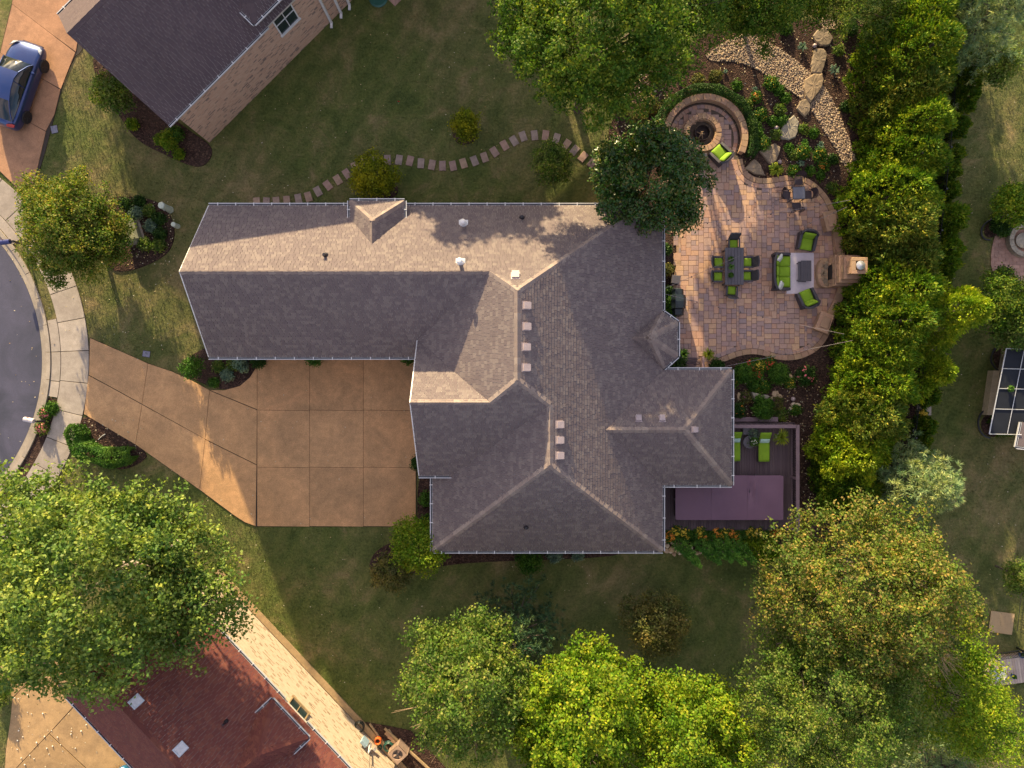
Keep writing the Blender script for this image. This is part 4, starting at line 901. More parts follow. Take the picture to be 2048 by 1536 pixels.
# garden north-east of the patio: (x, y, radius, kind, wording)
GP = [(1450,145,8,'silver','pale tuft beside the stream bend under the big tree'),(1472,173,8,'boxw','small round plant outside the hedge, nearest the stream'),(1540,170,15,'lime','gold-flowering plant at the inner edge of the pebbles'),
 (1508,265,17,'boxw','leafy plant against the right of the hedge, upper'),(1520,232,15,'lime','yellow-dotted shrub right of the hedge crest'),(1523,290,16,'lime','yellow-dotted shrub beside the large tilted slab'),(1508,180,9,'silver','silver tuft above the orange flower ball'),
 (1555,183,9,'boxw','green tuft beside the pebble edge'),(1569,198,8,'boxw','small green tuft left of the smaller rock'),(1543,244,8,'boxw','upper of two green balls above the veined rock'),(1562,243,10,'boxw','larger green ball above the veined rock'),(1558,221,10,'olive','olive tuft between hedge and small rock'),
 (1605,260,8,'olive','round tuft right of the veined rock'),(1625,268,9,'boxw','green tuft nearest the pebbles'),(1608,287,13,'strap','upright leafy plant in the middle of the garden'),(1603,306,16,'lime','yellow-flecked mound in the middle of the garden'),(1639,292,13,'silver','spiky silver plant near the pebble tail'),
 (1637,313,15,'lime','yellow-flecked mound near the pebble tail'),(1600,328,12,'silver','silvery plant below the yellow-flecked mound'),(1585,344,12,'lime','yellow-dotted plant on the patio edge'),(1577,298,6,'boxw','tiny tuft beside the tilted slab'),(1585,311,8,'olive','olive tuft below the tiny one'),(1550,270,9,'olive','yellowish tuft left of the veined rock'),
 (1639,352,6,'boxw','lone tuft on bare mulch above the border'),(1662,377,9,'olive','feathery tuft beside the outer border curve'),(1619,342,6,'boxw','tiny green tuft near the orange flowers'),(1664,320,8,'darkshrub','faint dark tuft beside the pebble tail'),(1675,103,9,'olive','sparse tuft right of the standing slab'),(1690,215,9,'darkshrub','dark tuft against the evergreen screen'),
 (1570,60,12,'darkshrub','dark low shrub under the trees above the pebbles'),(1700,60,14,'darkshrub','dark low shrub beside the uppermost rock'),(1495,210,8,'olive','small speckled plant on top of the hedge curve'),(1300,215,20,'brown','reddish low shrub beyond the hedge, upper'),(1275,240,22,'brown','reddish low shrub between the big tree and magnolia'),(1310,160,12,'olive','yellow-green tuft under the big tree'),(1395,165,14,'brown','reddish tuft on the crest of the hedge'),(1430,155,12,'brown','reddish tuft between the hedge and the pebbles'),(1240,215,18,'olive','straggly shrub beside the trunk of the big tree')]
for (x, y, r, m_, d) in GP:
    r *= .72
    yellow = m_ == 'lime'
    if m_ in ('silver','strap'): strapplant(x, y, r, d, m_, n=50, wd=.05)
    else: shrub(x, y, r, d, 'boxw' if yellow else m_, r/34*1.1, cat='plant', name='garden_plant', fl='yellow_petal' if yellow else None, nf=26, flw=.07)
strapplant(1603,97,12,'spiky pale yucca above the pebble stream','silver',40,.05); strapplant(1667,143,13,'spiky pale yucca right of the standing slab','silver',40,.05); strapplant(1549,342,17,'large striped spiky plant between the slab and patio edge','gold_grass',70,.09)
shrub(1510,198,7,'orange ball of flowers beside the hedge','boxw',.35,cat='flower',name='flower_ball',fl='orange_petal',nf=110,flw=.08); shrub(1643,332,8,'loose orange flowers near the pebble tail','boxw',.3,cat='flower',name='flower_plant',fl='orange_petal',nf=60,flw=.08)
# garden between patio and deck
shrub(1481,747,16,'clipped green ball nearest the hip roof, left of the pair','boxw',.85,n=5200,L=.08,W=.05); shrub(1551,748,17,'clipped green ball on the right of the pair','boxw',.9,n=5600,L=.08,W=.05)
shrub(1606,752,17,'rose bush with a few pink blooms','darkshrub',.8,cat='rose bush',name='rose_bush',fl='pink_petal',nf=14,flw=.10)
shrub(1520,812,22,'leafy hydrangea below the white-grey boulder','boxw',.8,lump=6,n=4800)
shrub(1499,732,10,'red flowers above the left green ball','boxw',.4,cat='flower',name='flower_plant',fl='red_petal',nf=34,flw=.11); shrub(1535,729,11,'red flowers above the right green ball','boxw',.4,cat='flower',name='flower_plant',fl='red_petal',nf=34,flw=.11)
shrub(1512,750,9,'red flowers between the two green balls','boxw',.35,cat='flower',name='flower_plant',fl='red_petal',nf=28,flw=.10); shrub(1516,732,11,'yellow flowers between the two red clumps','boxw',.4,cat='flower',name='flower_plant',fl='yellow_petal',nf=34,flw=.10)
shrub(1576,766,8,'yellow chrysanthemum ringed by pale stones','boxw',.3,cat='flower',name='flower_ball',fl='yellow_petal',nf=90,flw=.07); shrub(1466,762,8,'yellow chrysanthemum touching the gutter of the hip roof','boxw',.3,cat='flower',name='flower_ball',fl='yellow_petal',nf=80,flw=.07)
shrub(1507,771,10,'low green plant with yellow dots left of the stone arc','boxw',.25,cat='plant',name='garden_plant',fl='yellow_petal',nf=10,flw=.06); shrub(1527,772,9,'low green plant with yellow dots right of the stone arc','boxw',.25,cat='plant',name='garden_plant',fl='yellow_petal',nf=10,flw=.06)
shrub(1588,819,7,'small yellow plant ringed by three stones','boxw',.25,cat='flower',name='flower_ball',fl='yellow_petal',nf=40,flw=.06); shrub(1551,806,9,'thin purple-leaved plant right of the hydrangea','brown',.3,cat='plant',name='garden_plant',fl='purple_petal',nf=20)
shrub(1489,795,8,'thin reddish plant among the three stones by the roof','brown',.3,cat='plant',name='garden_plant',fl='purple_petal',nf=20); shrub(1472,820,12,'dark rose plant beside the roof edge above the deck','darkshrub',.6,fl='orange_petal',nf=6); shrub(1560,828,12,'dry low plant below the hydrangea','olive',.2,n=500)
strapplant(1364,709,14,'bright grass clump left of the wooden step','strap',80,.045,h=.6); strapplant(1414,709,14,'bright grass clump right of the wooden step','gold_grass',90,.045,h=.6)
shrub(1352,728,14,'dark shrub in the corner under the bay gutter','darkshrub',.7); shrub(1432,732,11,'dark leafy shrub at the end of the patio border','darkshrub',.4)
shrub(1336,608,12,'leafy shrub behind the covered grill, upper','boxw',.8); shrub(1337,628,11,'leafy shrub behind the covered grill, lower','boxw',.7); shrub(1333,585,8,'dark shrub between the grill and the gutter','darkshrub',.6); shrub(1332,540,9,'dry brown shrub in the strip by the patio','brown',.4); shrub(1330,500,8,'dark weed in the strip by the patio','darkshrub',.3)
# flowers along the deck
FR = [(1336,1070,'orange_petal'),(1349,1060,'yellow_petal'),(1367,1064,'yellow_petal'),(1383,1068,'green'),(1397,1062,'yellow_petal'),(1404,1072,'orange_petal'),(1418,1068,'green'),(1430,1065,'orange_petal'),(1444,1065,'yellow_petal'),(1457,1066,'orange_petal'),(1466,1070,'orange_petal'),(1480,1069,'green'),(1497,1063,'yellow_petal'),(1512,1064,'yellow_petal'),(1527,1066,'green'),(1541,1067,'orange_petal'),(1554,1064,'yellow_petal')]
for i, (x, y, f) in enumerate(FR):
    w_ = {'orange_petal':'orange','yellow_petal':'yellow','green':'plain green'}[f]
    shrub(x, y, 10.5, f'{w_} leafed plant, {ord_[i] if i else "first"} along the deck edge from the house', 'boxw', .5, cat='plant', name='border_plant', group='plants along the deck edge', fl=None if f=='green' else f, nf=38, flw=.12, n=900)
# flowers by the street lamp, roadside
shrub(95,827,9,'pink flowers above the roadside lamp foot','boxw',.35,cat='flower',name='flower_plant',fl='pink_petal',nf=50,flw=.10); shrub(89,855,10,'pink and yellow flowers below the roadside lamp foot','olive',.35,cat='flower',name='flower_plant',fl='pink_petal',nf=50,flw=.10); shrub(108,817,10,'dark leafy plant at the tip of the roadside bed','boxw',.35)
# far yard shrubs
shrub(1987,455,20,'dark round shrub inside the black edging of the far patio','darkshrub',.9,lump=6); shrub(2001,464,8,'small green ball on the far patio','boxw',.5); shrub(1988,551,17,'dark upright shrub at the corner of the far patio','darkshrub',1.2,lump=5)
for i,(x,y) in enumerate(((2010,712),(2008,728),(1985,845),(1990,860))): arborvitae(x,y,1.5,.35,900,('upper','lower')[i%2]+' little cypress '+('above' if i<2 else 'below')+' the tan edge of the screened roof','arbor_dark',seed=300+i,name='small_cypress',L=.18,W=.06,lean=(.3,.1))
shrub(8,1385,22,'yellowish shrub at the left border beside the sandy driveway','olive',.7,lump=5)

# ---------------------------------------------------------------- grass blades over the lawns in view
def np_pip(x, y, poly):
    c = np.zeros(len(x), bool); n = len(poly); j = n-1
    for i in range(n):
        xi, yi = poly[i][0], poly[i][1]; xj, yj = poly[j][0], poly[j][1]
        m_ = ((yi > y) != (yj > y)) & (x < (xj-xi)*(y-yi)/((yj-yi) or 1e-9)+xi); c ^= m_; j = i
    return c
def grass():
    rs = np.random.RandomState(77); n = 270000; x = rs.uniform(-30.2,30.2,n); y = rs.uniform(-22.7,22.7,n)
    bad = np.zeros(n, bool)
    for o in bpy.data.objects:
        if o.get('kind') == 'structure' and o.name.split('.')[0] in FOOT: bad |= np_pip(x, y, FOOT_P[o.name])
    for poly in HOUSES: bad |= np_pip(x, y, poly)
    r = np.hypot(x-G(*RC).x, y-G(*RC).y); bad |= (r < 390/34)
    x = x[~bad]; y = y[~bad]; k = len(x); L = rs.uniform(.05,.13,k); P = np.stack([x,y,L*.42],1)
    T = unit(np.stack([rs.normal(0,.55,k), rs.normal(0,.55,k), np.ones(k)],1)); a = rs.uniform(0,6.28,k); Nn = np.stack([np.cos(a),np.sin(a),rs.uniform(0,.4,k)],1)
    me = leaf_mesh('grass', P, Nn, L, .030, T, rs); me.materials.append(M['lawn']); o = obj('grass', me); o['kind'] = 'stuff'; TRI[0] += 2*k
# ---------------------------------------------------------------- patio
M['paver'] = pieces('tumbled_paver', [(.45,.265,.195),(.52,.31,.215),(.60,.385,.235),(.41,.275,.235),(.33,.245,.235),(.55,.35,.24),(.42,.28,.245)], .85, .25, .8, 30, .4)
M['wallstone'] = pieces('wall_block', [(.40,.25,.15),(.48,.32,.19),(.36,.23,.15),(.44,.27,.18)], .85, .3, 1.5, 25, .5)
M['flag'] = pieces('flagstone', [(.34,.25,.16),(.38,.28,.18),(.28,.215,.15)], .85, .5, 2.5, 14, .6)
M['sand'] = plain('joint_sand', (.10,.075,.055), .95)
outer_px = [(1484,318),(1487,335),(1497,349),(1515,357),(1540,357),(1562,352),(1590,350),(1613,356),(1633,369),(1650,387),(1663,407),(1670,430),(1673,470),(1678,520),(1690,548),(1680,590),(1672,625),(1664,655),(1650,684),(1632,704),(1605,717),(1580,722),(1552,720),(1525,711),(1500,708),(1475,713),(1450,723),(1425,733),(1398,738)]
wc = G2(1406,279); WR0, WR1 = 71/34, 84.5/34
def circ(c, r, a0, a1, n): return [(c[0]+r*math.cos(math.radians(a0+(a1-a0)*i/n)), c[1]+r*math.sin(math.radians(a0+(a1-a0)*i/n))) for i in range(n+1)]
left_px = [(1300,738),(1296,650),(1318,640),(1335,620),(1340,585),(1346,560),(1352,530),(1353,500),(1348,472),(1330,440),(1322,400),(1322,330),(1324,290)]
outer = smooth_poly([G2(*p) for p in outer_px], 2, False)
patio_poly = circ(wc, WR0+.02, 187, -26, 40) + outer + [G2(*p) for p in left_px]
pt = sheet('patio', patio_poly, .05, M['sand'])
def near_outer(x, y, d):
    for i in range(0, len(outer)-1):
        a, b = outer[i], outer[i+1]; dx, dy = b[0]-a[0], b[1]-a[1]; t = max(0,min(1,((x-a[0])*dx+(y-a[1])*dy)/(dx*dx+dy*dy+1e-9)))
        if math.hypot(x-a[0]-t*dx, y-a[1]-t*dy) < d: return True
    return False
fc = G2(1402,269)
U = .148; rs = random.Random(5)
xa, ya = min(p[0] for p in patio_poly), min(p[1] for p in patio_poly); nx = int((max(p[0] for p in patio_poly)-xa)/U)+4; ny = int((max(p[1] for p in patio_poly)-ya)/U)+4
used = [[False]*ny for _ in range(nx)]; tiles = []
def okc(i, j): return i < nx and j < ny and not used[i][j]
for j in range(ny):
    for i in range(nx):
        if used[i][j]: continue
        for (w_, h_) in rs.sample([(3,2),(3,2),(3,2),(2,2),(2,2),(2,3),(3,3)], 4)+[(2,2),(2,1),(1,2),(1,1)]:
            if all(okc(i+a, j+b) for a in range(w_) for b in range(h_)):
                for a in range(w_):
                    for b in range(h_): used[i+a][j+b] = True
                tiles.append((i,j,w_,h_)); break
BW = .62
def tile_mesh(w_, h_): 
    q = MB(); q.bbox(.007, w_*U-.007, .007, h_*U-.007, 0, .055, .012); return mesh_of('paver', q.V, q.F, M['paver'])
TM = {}; cand = []
for (i,j,w_,h_) in tiles:
    x, y = xa+i*U, ya+j*U; cs = [(x,y),(x+w_*U,y),(x+w_*U,y+h_*U),(x,y+h_*U)]; cx, cy = x+w_*U/2, y+h_*U/2
    if not pip(cx, cy, patio_poly): continue
    if near_outer(cx, cy, .50): continue
    if math.hypot(cx-fc[0], cy-fc[1]) < 27/34: continue
    rw = math.hypot(cx-wc[0], cy-wc[1]); 
    if rw > WR0-.30 and cy > wc[1]-.9: continue
    inside = all(pip(a,b,patio_poly) for a,b in cs); cand.append((w_*h_, x, y, w_, h_))
hid = lambda x, y: (math.hypot(x-G2(1310,365)[0], y-G2(1310,365)[1]) < 3.0)
vis = [c for c in cand if not hid(c[1], c[2])]; rest = [c for c in cand if hid(c[1], c[2])]
vis.sort(key=lambda c: -c[0]+rs.random()*.01); single = vis[:300]; rest += vis[300:]
for (_, x, y, w_, h_) in single:
    if (w_,h_) not in TM: TM[(w_,h_)] = tile_mesh(w_,h_)
    obj('paver', TM[(w_,h_)], pt, (x, y, .035+rs.uniform(-.003,.004)), (rs.uniform(-.006,.006), rs.uniform(-.006,.006), rs.uniform(-.012,.012)))
q = MB()
for (_, x, y, w_, h_) in rest: dz_ = rs.uniform(-.003,.004); q.bbox(x+.007, x+w_*U-.007, y+.007, y+h_*U-.007, .03, .09+dz_, .012)
o = q.build('pavers', M['paver'], pt); o['kind'] = 'stuff'
def course(path, d0, d1, ln, z0, z1, mat, parent, name, gap=.012, seed=1, jit=.2, closed=False):
    """stones laid side by side along a line; d0..d1 = distance from the line to its right-hand side"""
    rs = random.Random(seed); pts = resample([(p[0],p[1],0) for p in path], .04); n = len(pts)
    nrm = []
    for k in range(n):
        t = (pts[min(n-1,k+2)]-pts[max(0,k-2)]).normalized(); nrm.append(Vector((t.y,-t.x,0)))
    k = 0; out = []
    while k < n-3:
        m_ = max(3, int(ln*rs.uniform(1-jit,1+jit)/.04)); e = min(n-1, k+m_)
        if n-1-e < 3: e = n-1
        g = max(1, round(gap/.04)) if gap >= .03 else 0
        mid = (k+e)//2; A = [pts[k]+nrm[k]*d0, pts[mid]+nrm[mid]*d0, pts[e]+nrm[e]*d0, pts[e]+nrm[e]*d1, pts[mid]+nrm[mid]*d1, pts[k]+nrm[k]*d1]
        poly = inset([(v.x,v.y) for v in A], gap/2)
        b = MB(); b.prism(poly, z0, z1+rs.uniform(-.004,.004), 0, .012); out.append(b.build(name, mat, parent)); k = e
    return out
course(outer, .005, .33, .42, .02, .115, M['wallstone'], pt, 'border_stone', seed=3, gap=.028)
course(outer, .34, .60, .30, .02, .103, M['paver'], pt, 'edging_paver', seed=4, gap=.022)
course(circ(wc, WR0-.06, 185, -24, 60), 0, .24, .26, .03, .088, M['paver'], pt, 'edging_paver', seed=6, gap=.022)
lp = smooth_poly([G2(*p) for p in [(1318,640),(1335,620),(1340,585),(1346,560),(1352,530),(1353,500),(1348,472)]], 2, False)
course(lp, 0, .26, .3, .03, .09, M['wallstone'], pt, 'edging_paver', seed=7)
course(circ(fc, 27/34+.22, 0, 359, 80), 0, .2, .26, .03, .086, M['paver'], pt, 'edging_paver', seed=8)
# ---- seat wall round the fire pit
sw = empty('seat_wall', (wc[0],wc[1],0), 'curved stone seat wall around the fire pit, in front of the dark hedge', 'garden wall')
def rel(parent, objs):
    for o in objs: o.location = o.location - parent.location
for lv in range(3): rel(sw, course(circ(wc, WR1-.07, 186, -23, 60), 0, .26, .42, .03+lv*.155, .18+lv*.155, M['wallstone'], sw, 'wall_block', seed=20+lv, gap=.015))
rel(sw, course(circ(wc, WR1, 187, -23.5, 60), 0, .37, .42, .50, .58, M['wallstone'], sw, 'cap_stone', seed=25, jit=.08, gap=.026))
# ---- fire pit
fp = empty('fire_pit', (fc[0],fc[1],0), 'round stone fire pit with charred logs in the middle of the seat wall circle', 'fire pit')
for lv in range(2): rel(fp, course(circ(fc, .74, 0+8*lv, 359+8*lv, 60), 0, .24, .24, .03+lv*.15, .17+lv*.15, M['wallstone'], fp, 'ring_block', seed=30+lv, jit=.05))
rel(fp, course(circ(fc, 27/34, 0, 360, 72), 0, .32, .235, .33, .41, M['wallstone'], fp, 'cap_stone', seed=33, jit=.04, gap=.024))
q = MB(); q.lathe([(.46,.02),(.45,.40),(.43,.40),(.43,.07),(.01,.07)], n=28); M['char'] = plain('charred_steel', (.035,.022,.02), .8, .5, 6, .6); q.build('steel_liner', M['char'], fp)
M['log'] = plain('bleached_log', (.42,.28,.16), .9, .3, 12, .5)
for (a, L_, t) in ((.3,.5,.25),(1.4,.45,.3),(2.4,.5,.2),(4.2,.4,.35),(5.3,.46,.3)):
    q = MB(); q.tube([(math.cos(a)*L_*.5-.08,math.sin(a)*L_*.5-.08,.12),(-math.cos(a)*L_*.15-.05,-math.sin(a)*L_*.15-.05,.15+t)], [.035,.022], 7); q.build('log', M['log'], fp)
# ---- low walls, pillars, fireplace
def strip_wall(pts, w_, h_, label, seed):
    P = [G2(*p) for p in pts]; P = smooth_poly(P, 2, False); root = empty('low_wall', (*P[0],0), label, 'garden wall')
    for lv in range(2): rel(root, course(P, -w_/2, w_/2, .42, .02+lv*.19, .20+lv*.19, M['wallstone'], root, 'wall_block', seed=seed+lv))
    rel(root, course(P, -w_/2-.05, w_/2+.05, .5, .41, .48, M['wallstone'], root, 'cap_stone', seed=seed+5, jit=.1)); return root
strip_wall([(1663,448),(1668,475),(1674,500),(1676,522)], .34, .48, 'low stone wall between the upper pillar and the fireplace', 40)
strip_wall([(1678,575),(1671,600),(1660,622),(1650,636)], .34, .48, 'low stone wall between the fireplace and the lower pillar', 50)
def pillar(px, py, rz, label, seed):
    c = G(px, py, 0); root = empty('stone_pillar', (c.x,c.y,0), label, 'pillar', rz=rz); rs = random.Random(seed)
    for lv in range(4):
        z = .03+lv*.165
        for (x0,x1) in (((-.33,.0),(.012,.33)) if lv % 2 else ((-.33,-.1),(-.088,.33))):
            for (y0,y1) in ((-.5,-.18),(-.168,.17),(.182,.5)):
                j = rs.uniform(-.012,.012); q = MB(); q.bbox(x0+j,x1+j,y0,y1,z,z+.155,.015); q.build('wall_block', M['wallstone'], root)
    q = MB(); q.bbox(-.40,.40,-.57,.57,.695,.775,.02); q.build('cap_stone', M['wallstone'], root)
    q = MB(); q.bbox(-.22,.27,-.33,.33,.777,.84,.02); q.build('top_stone', M['wallstone'], root); return root
pillar(1652,447, .25, 'upper stone pillar of the patio edge, nearest the glass table', 61); pillar(1638,647, -.35, 'lower stone pillar of the patio edge, half under the evergreens', 62)
fcx, fcy = G2(1671,548); fr = empty('fireplace', (fcx,fcy,0), 'stone outdoor fireplace with stepped hood and arched hearth facing the rug', 'fireplace')
rs = random.Random(77)
def ring_blocks(x0,x1,y0,y1,z0,z1,name='wall_block'):
    q = MB(); nY = max(2, round((y1-y0)/.4)); 
    for i in range(nY):
        a = y0+(y1-y0)*i/nY; b = y0+(y1-y0)*(i+1)/nY; m_ = x0+(x1-x0)*rs.uniform(.35,.65)
        for (c0,c1) in ((x0,m_-.012),(m_,x1)):
            k = MB(); j = rs.uniform(-.01,.012); k.bbox(c0+j*(c0==x0),c1,a+.006,b-.006,z0,z1-.01,.012); k.build(name, M['wallstone'], fr)
Z = .03
for lv in range(7):
    ring_blocks(-.60+ (0.35 if 1 <= lv <= 4 else 0), .60, -.85, .85, Z, Z+.18) if not (1 <= lv <= 4) else (ring_blocks(-.60,.60,-.85,-.42,Z,Z+.18), ring_blocks(-.60,.60,.42,.85,Z,Z+.18), ring_blocks(.2,.60,-.42,.42,Z,Z+.18))
    Z += .18
for (x0,x1,hy,t) in ((-.64,.62,.88,.09),(-.58,.55,.74,.36),(-.60,.57,.77,.07),(-.50,.47,.60,.36),(-.52,.49,.62,.07)):
    if t > .3: ring_blocks(x0,x1,-hy,hy,Z,Z+t*.5); ring_blocks(x0,x1,-hy,hy,Z+t*.5,Z+t)
    else:
        q = MB(); q.bbox(x0,x1,-hy,hy,Z,Z+t-.01,.02); q.build('ledge_stone', M['wallstone'], fr)
    Z += t
for k in range(4): ring_blocks(-.40,.33,-.38,.38,Z,Z+.17); Z += .17
q = MB()
for (a,b,c,d) in ((-.47,.40,-.45,-.26),(-.47,.40,.26,.45),(-.47,-.24,-.255,.255),(.19,.40,-.255,.255)): q.bbox(a,b,c,d,Z,Z+.09,.015)
q.build('chimney_cap', M['wallstone'], fr); q = MB(); q.box(-.235,.185,-.25,.25,Z-.02,Z+.03); q.build('flue_plate', M['char'], fr)
q = MB(); q.lathe([(.12,Z),(.12,Z+.14),(.25,Z+.15),(.24,Z+.19),(.06,Z+.25),(.01,Z+.255)], cx=-.02, n=24); q.build('flue_cap', M['galv'], fr)
q = MB(); M['iron'] = plain('black_iron', (.02,.02,.022), .5); q.box(-.58,-.56,-.4,.4,.3,.85); q.build('fire_screen', M['iron'], fr)
# arched hearth
hp = [(-.62,-.85)]+[(-.62-.62*math.cos(math.radians(a))**.5*1.0, .85*math.sin(math.radians(a))) for a in range(-75,76,10)]+[(-.62,.85)]
q = MB(); q.prism(hp, .03, .38); q.build('hearth_base', M['wallstone'], fr)
hin = inset(hp, .2)
crs = course(hp[1:-1][::-1], -.0, -.2, .34, .385, .45, M['wallstone'], fr, 'cap_stone', seed=66, jit=.06)
# irregular flagstones on the hearth
for (x,y,r) in [(-.62+(a+.62)*.63, b, c*.8) for (a,b,c) in ((-.85,-.45,.2),(-.88,-.05,.2),(-.84,.38,.21),(-1.12,-.32,.17),(-1.14,.05,.17),(-1.1,.40,.15),(-1.32,-.12,.13),(-1.32,.2,.12),(-.72,.62,.13),(-.74,-.66,.12),(-1.0,-.6,.1),(-.98,.2,.1))]:
    k = rs.randint(5,7); a0 = rs.random()*6; pl = [(x+r*math.cos(a0+6.283*i/k)*rs.uniform(.85,1.12), y+r*math.sin(a0+6.283*i/k)*rs.uniform(.85,1.12)) for i in range(k)]
    q = MB(); q.prism(pl, .38, .43, 0, .012); q.build('flagstone', M['flag'], fr)
# ---------------------------------------------------------------- furniture
def wickermat():
    m, nt, b = newmat('wicker'); tc = N(nt,'ShaderNodeTexCoord'); wv = N(nt,'ShaderNodeTexWave'); wv.inputs['Scale'].default_value = 12; wv.bands_direction='DIAGONAL'; nt.links.new(tc.outputs['Object'], wv.inputs['Vector'])
    nt.links.new(ramp(nt, wv.outputs['Fac'], [(.2,(.030,.028,.036)),(.8,(.075,.068,.082))]), b.inputs['Base Color']); b.inputs['Roughness'].default_value=.6; bump(nt, b, wv.outputs['Fac'], .5, .01); return m
M['wicker'] = wickermat()
M['green'] = plain('lime_cushion', (.19,.33,.012), .85, .10, 3, .25, bd=.006); M['whitecloth'] = plain('white_cushion', (.62,.62,.58), .85, .12, 5, .3); M['aquacloth'] = plain('aqua_pillow', (.40,.58,.50), .85, .1, 5)
M['slate'] = plain('dark_tabletop', (.085,.078,.092), .5, .1, 3, .1); M['darkalu'] = plain('dark_aluminium', (.045,.042,.05), .4)
def cushion(w_, d_, t, mat, name, parent, loc=(0,0,0), rot=(0,0,0), puff=.25, sub=2):
    """soft padded block with a rounded edge and a domed middle"""
    nx_, ny_ = 8, 8; V=[]; Fc=[]
    def prof(u): return (1-abs(u)**6)
    for s in (1,-1):
        for i in range(nx_+1):
            for j in range(ny_+1):
                u, v = -1+2*i/nx_, -1+2*j/ny_; e = (prof(u)*prof(v))**.5
                V.append((u*w_/2*(1-.02*abs(v)**4), v*d_/2*(1-.02*abs(u)**4), s*t/2*(.35+.65*e+puff*(1-u*u)*(1-v*v)*.5)))
    n1 = (nx_+1)*(ny_+1); f = lambda i,j,k: k*n1+i*(ny_+1)+j
    for i in range(nx_):
        for j in range(ny_): Fc.append((f(i,j,0),f(i+1,j,0),f(i+1,j+1,0),f(i,j+1,0))); Fc.append((f(i,j,1),f(i,j+1,1),f(i+1,j+1,1),f(i+1,j,1)))
    for i in range(nx_): Fc.append((f(i,0,0),f(i,0,1),f(i+1,0,1),f(i+1,0,0))); Fc.append((f(i,ny_,0),f(i+1,ny_,0),f(i+1,ny_,1),f(i,ny_,1)))
    for j in range(ny_): Fc.append((f(0,j,0),f(0,j+1,0),f(0,j+1,1),f(0,j,1))); Fc.append((f(nx_,j,0),f(nx_,j,1),f(nx_,j+1,1),f(nx_,j+1,0)))
    return obj(name, mesh_of(name, V, Fc, mat, True), parent, loc, rot)
def legs(root, xs_, ys_, h_, mat, r=.03, splay=0):
    me = None
    for x in xs_:
        for y in ys_:
            q = MB(); q.box(-r,r,-r,r,0,h_); q.build('leg', mat, root, loc=(x,y,.0))
PZ = .088
def lounge_chair(px, py, rz, label, seats=1, group=None, cat='armchair', name='lounge_chair', wide=None):
    """deep wicker seat; its front looks along -y"""
    c = G(px, py, 0); W_ = wide or .98; D_ = .98; root = empty(name, (c.x,c.y,PZ), label, cat, group, rz)
    q = MB(); q.bbox(-W_/2,W_/2,-D_/2+.04,D_/2-.06,.06,.30,.03); q.build('base', M['wicker'], root)
    for s in (-1,1):
        V = []
        for (y,zt) in ((-D_/2,.50),(-.2,.56),(.1,.60),(D_/2,.66)): V += [(s*W_/2, y, .06),(s*(W_/2-.13), y, .06),(s*(W_/2-.12), y, zt),(s*(W_/2+.03), y, zt)]
        Fc = [(0,1,2,3),(15,14,13,12)]
        for k in range(3):
            for i in range(4): j=(i+1)%4; Fc.append((4*k+i,4*k+4+i,4*k+4+j,4*k+j))
        obj('arm', mesh_of('arm', V, Fc, M['wicker'], False), root)
    # curved back
    V = []; nseg = 10
    for i in range(nseg+1):
        u = -1+2*i/nseg; x = u*(W_/2+.02); yb = D_/2+.10-.22*abs(u)**3
        V += [(x*.98, D_/2-.13-.12*abs(u)**3, .25),(x, yb-.12, .25),(x*1.0, yb+.04, .88-.10*u*u),(x*.95, yb-.07, .90-.10*u*u)]
    Fc = [(0,1,2,3),tuple(4*nseg+k for k in (3,2,1,0))]
    for k in range(nseg):
        for i in range(4): j=(i+1)%4; Fc.append((4*k+i,4*k+4+i,4*k+4+j,4*k+j))
    obj('back', mesh_of('back', V, Fc, M['wicker'], False), root)
    sw_ = (W_-.28)/seats
    for i in range(seats):
        x = -W_/2+.14+sw_*(i+.5); cushion(sw_-.012, .74, .17, M['green'], 'seat_cushion', root, (x,-.14,.38)); cushion(sw_-.012, .46, .16, M['green'], 'back_cushion', root, (x,.29,.60), (math.radians(62),0,0), .4)
    legs(root, (-W_/2+.08, W_/2-.08), (-D_/2+.1, D_/2-.12), .07, M['darkalu']); return root
lounge_chair(1607,486, math.radians(-10), 'green cushioned wicker lounge chair above the pale rug', group='lounge chairs with green cushions')
lounge_chair(1608,599, math.radians(202), 'green cushioned wicker lounge chair below the pale rug', group='lounge chairs with green cushions')
lounge_chair(1437,314, math.radians(-137), 'green cushioned wicker lounge chair beside the fire pit', group='lounge chairs with green cushions')
lounge_chair(1557,546, math.radians(90), 'three seat wicker sofa with green cushions and two white pillows', seats=3, cat='sofa', name='sofa', wide=2.12)
def pillow(px, py, z, rz, tilt, mat, label, s=.46, sy=None, group=None):
    c = G(px, py, z); root = cushion(s, sy or s, .15, mat, 'pillow', None, (c.x,c.y,z), (tilt,0,rz), .6); tag(root, label, 'pillow', group); return root
pillow(1560,517,.78, math.radians(55), math.radians(62), M['whitecloth'], 'white pillow at the upper end of the sofa', group='pillows on the sofa'); pillow(1562,571,.72, math.radians(70), math.radians(50), M['whitecloth'], 'white pillow at the lower end of the sofa', group='pillows on the sofa')
c = G(1599,547,0); q = MB(); q.box(-.80,.80,-1.2,1.2,0,.012)
def rugmat():
    m, nt, b = newmat('rug'); n = noise(nt, 3, 5, .7); nt.links.new(ramp(nt, n, [(.3,(.62,.55,.60)),(.7,(.76,.68,.72))]), b.inputs['Base Color']); b.inputs['Roughness'].default_value=.95; bump(nt,b,noise(nt,120,2),.4,.004); return m
tag(q.build('rug', rugmat(), loc=(c.x,c.y,PZ+.004)), 'pale lilac-grey rug under the coffee table', 'rug')
t = empty('coffee_table', (*G2(1603,545),PZ+.016), 'dark two-level coffee table in the middle of the rug', 'coffee table')
q = MB(); q.bbox(-.36,.10,-.62,.58,.28,.32,.01); q.build('lower_top', M['slate'], t)
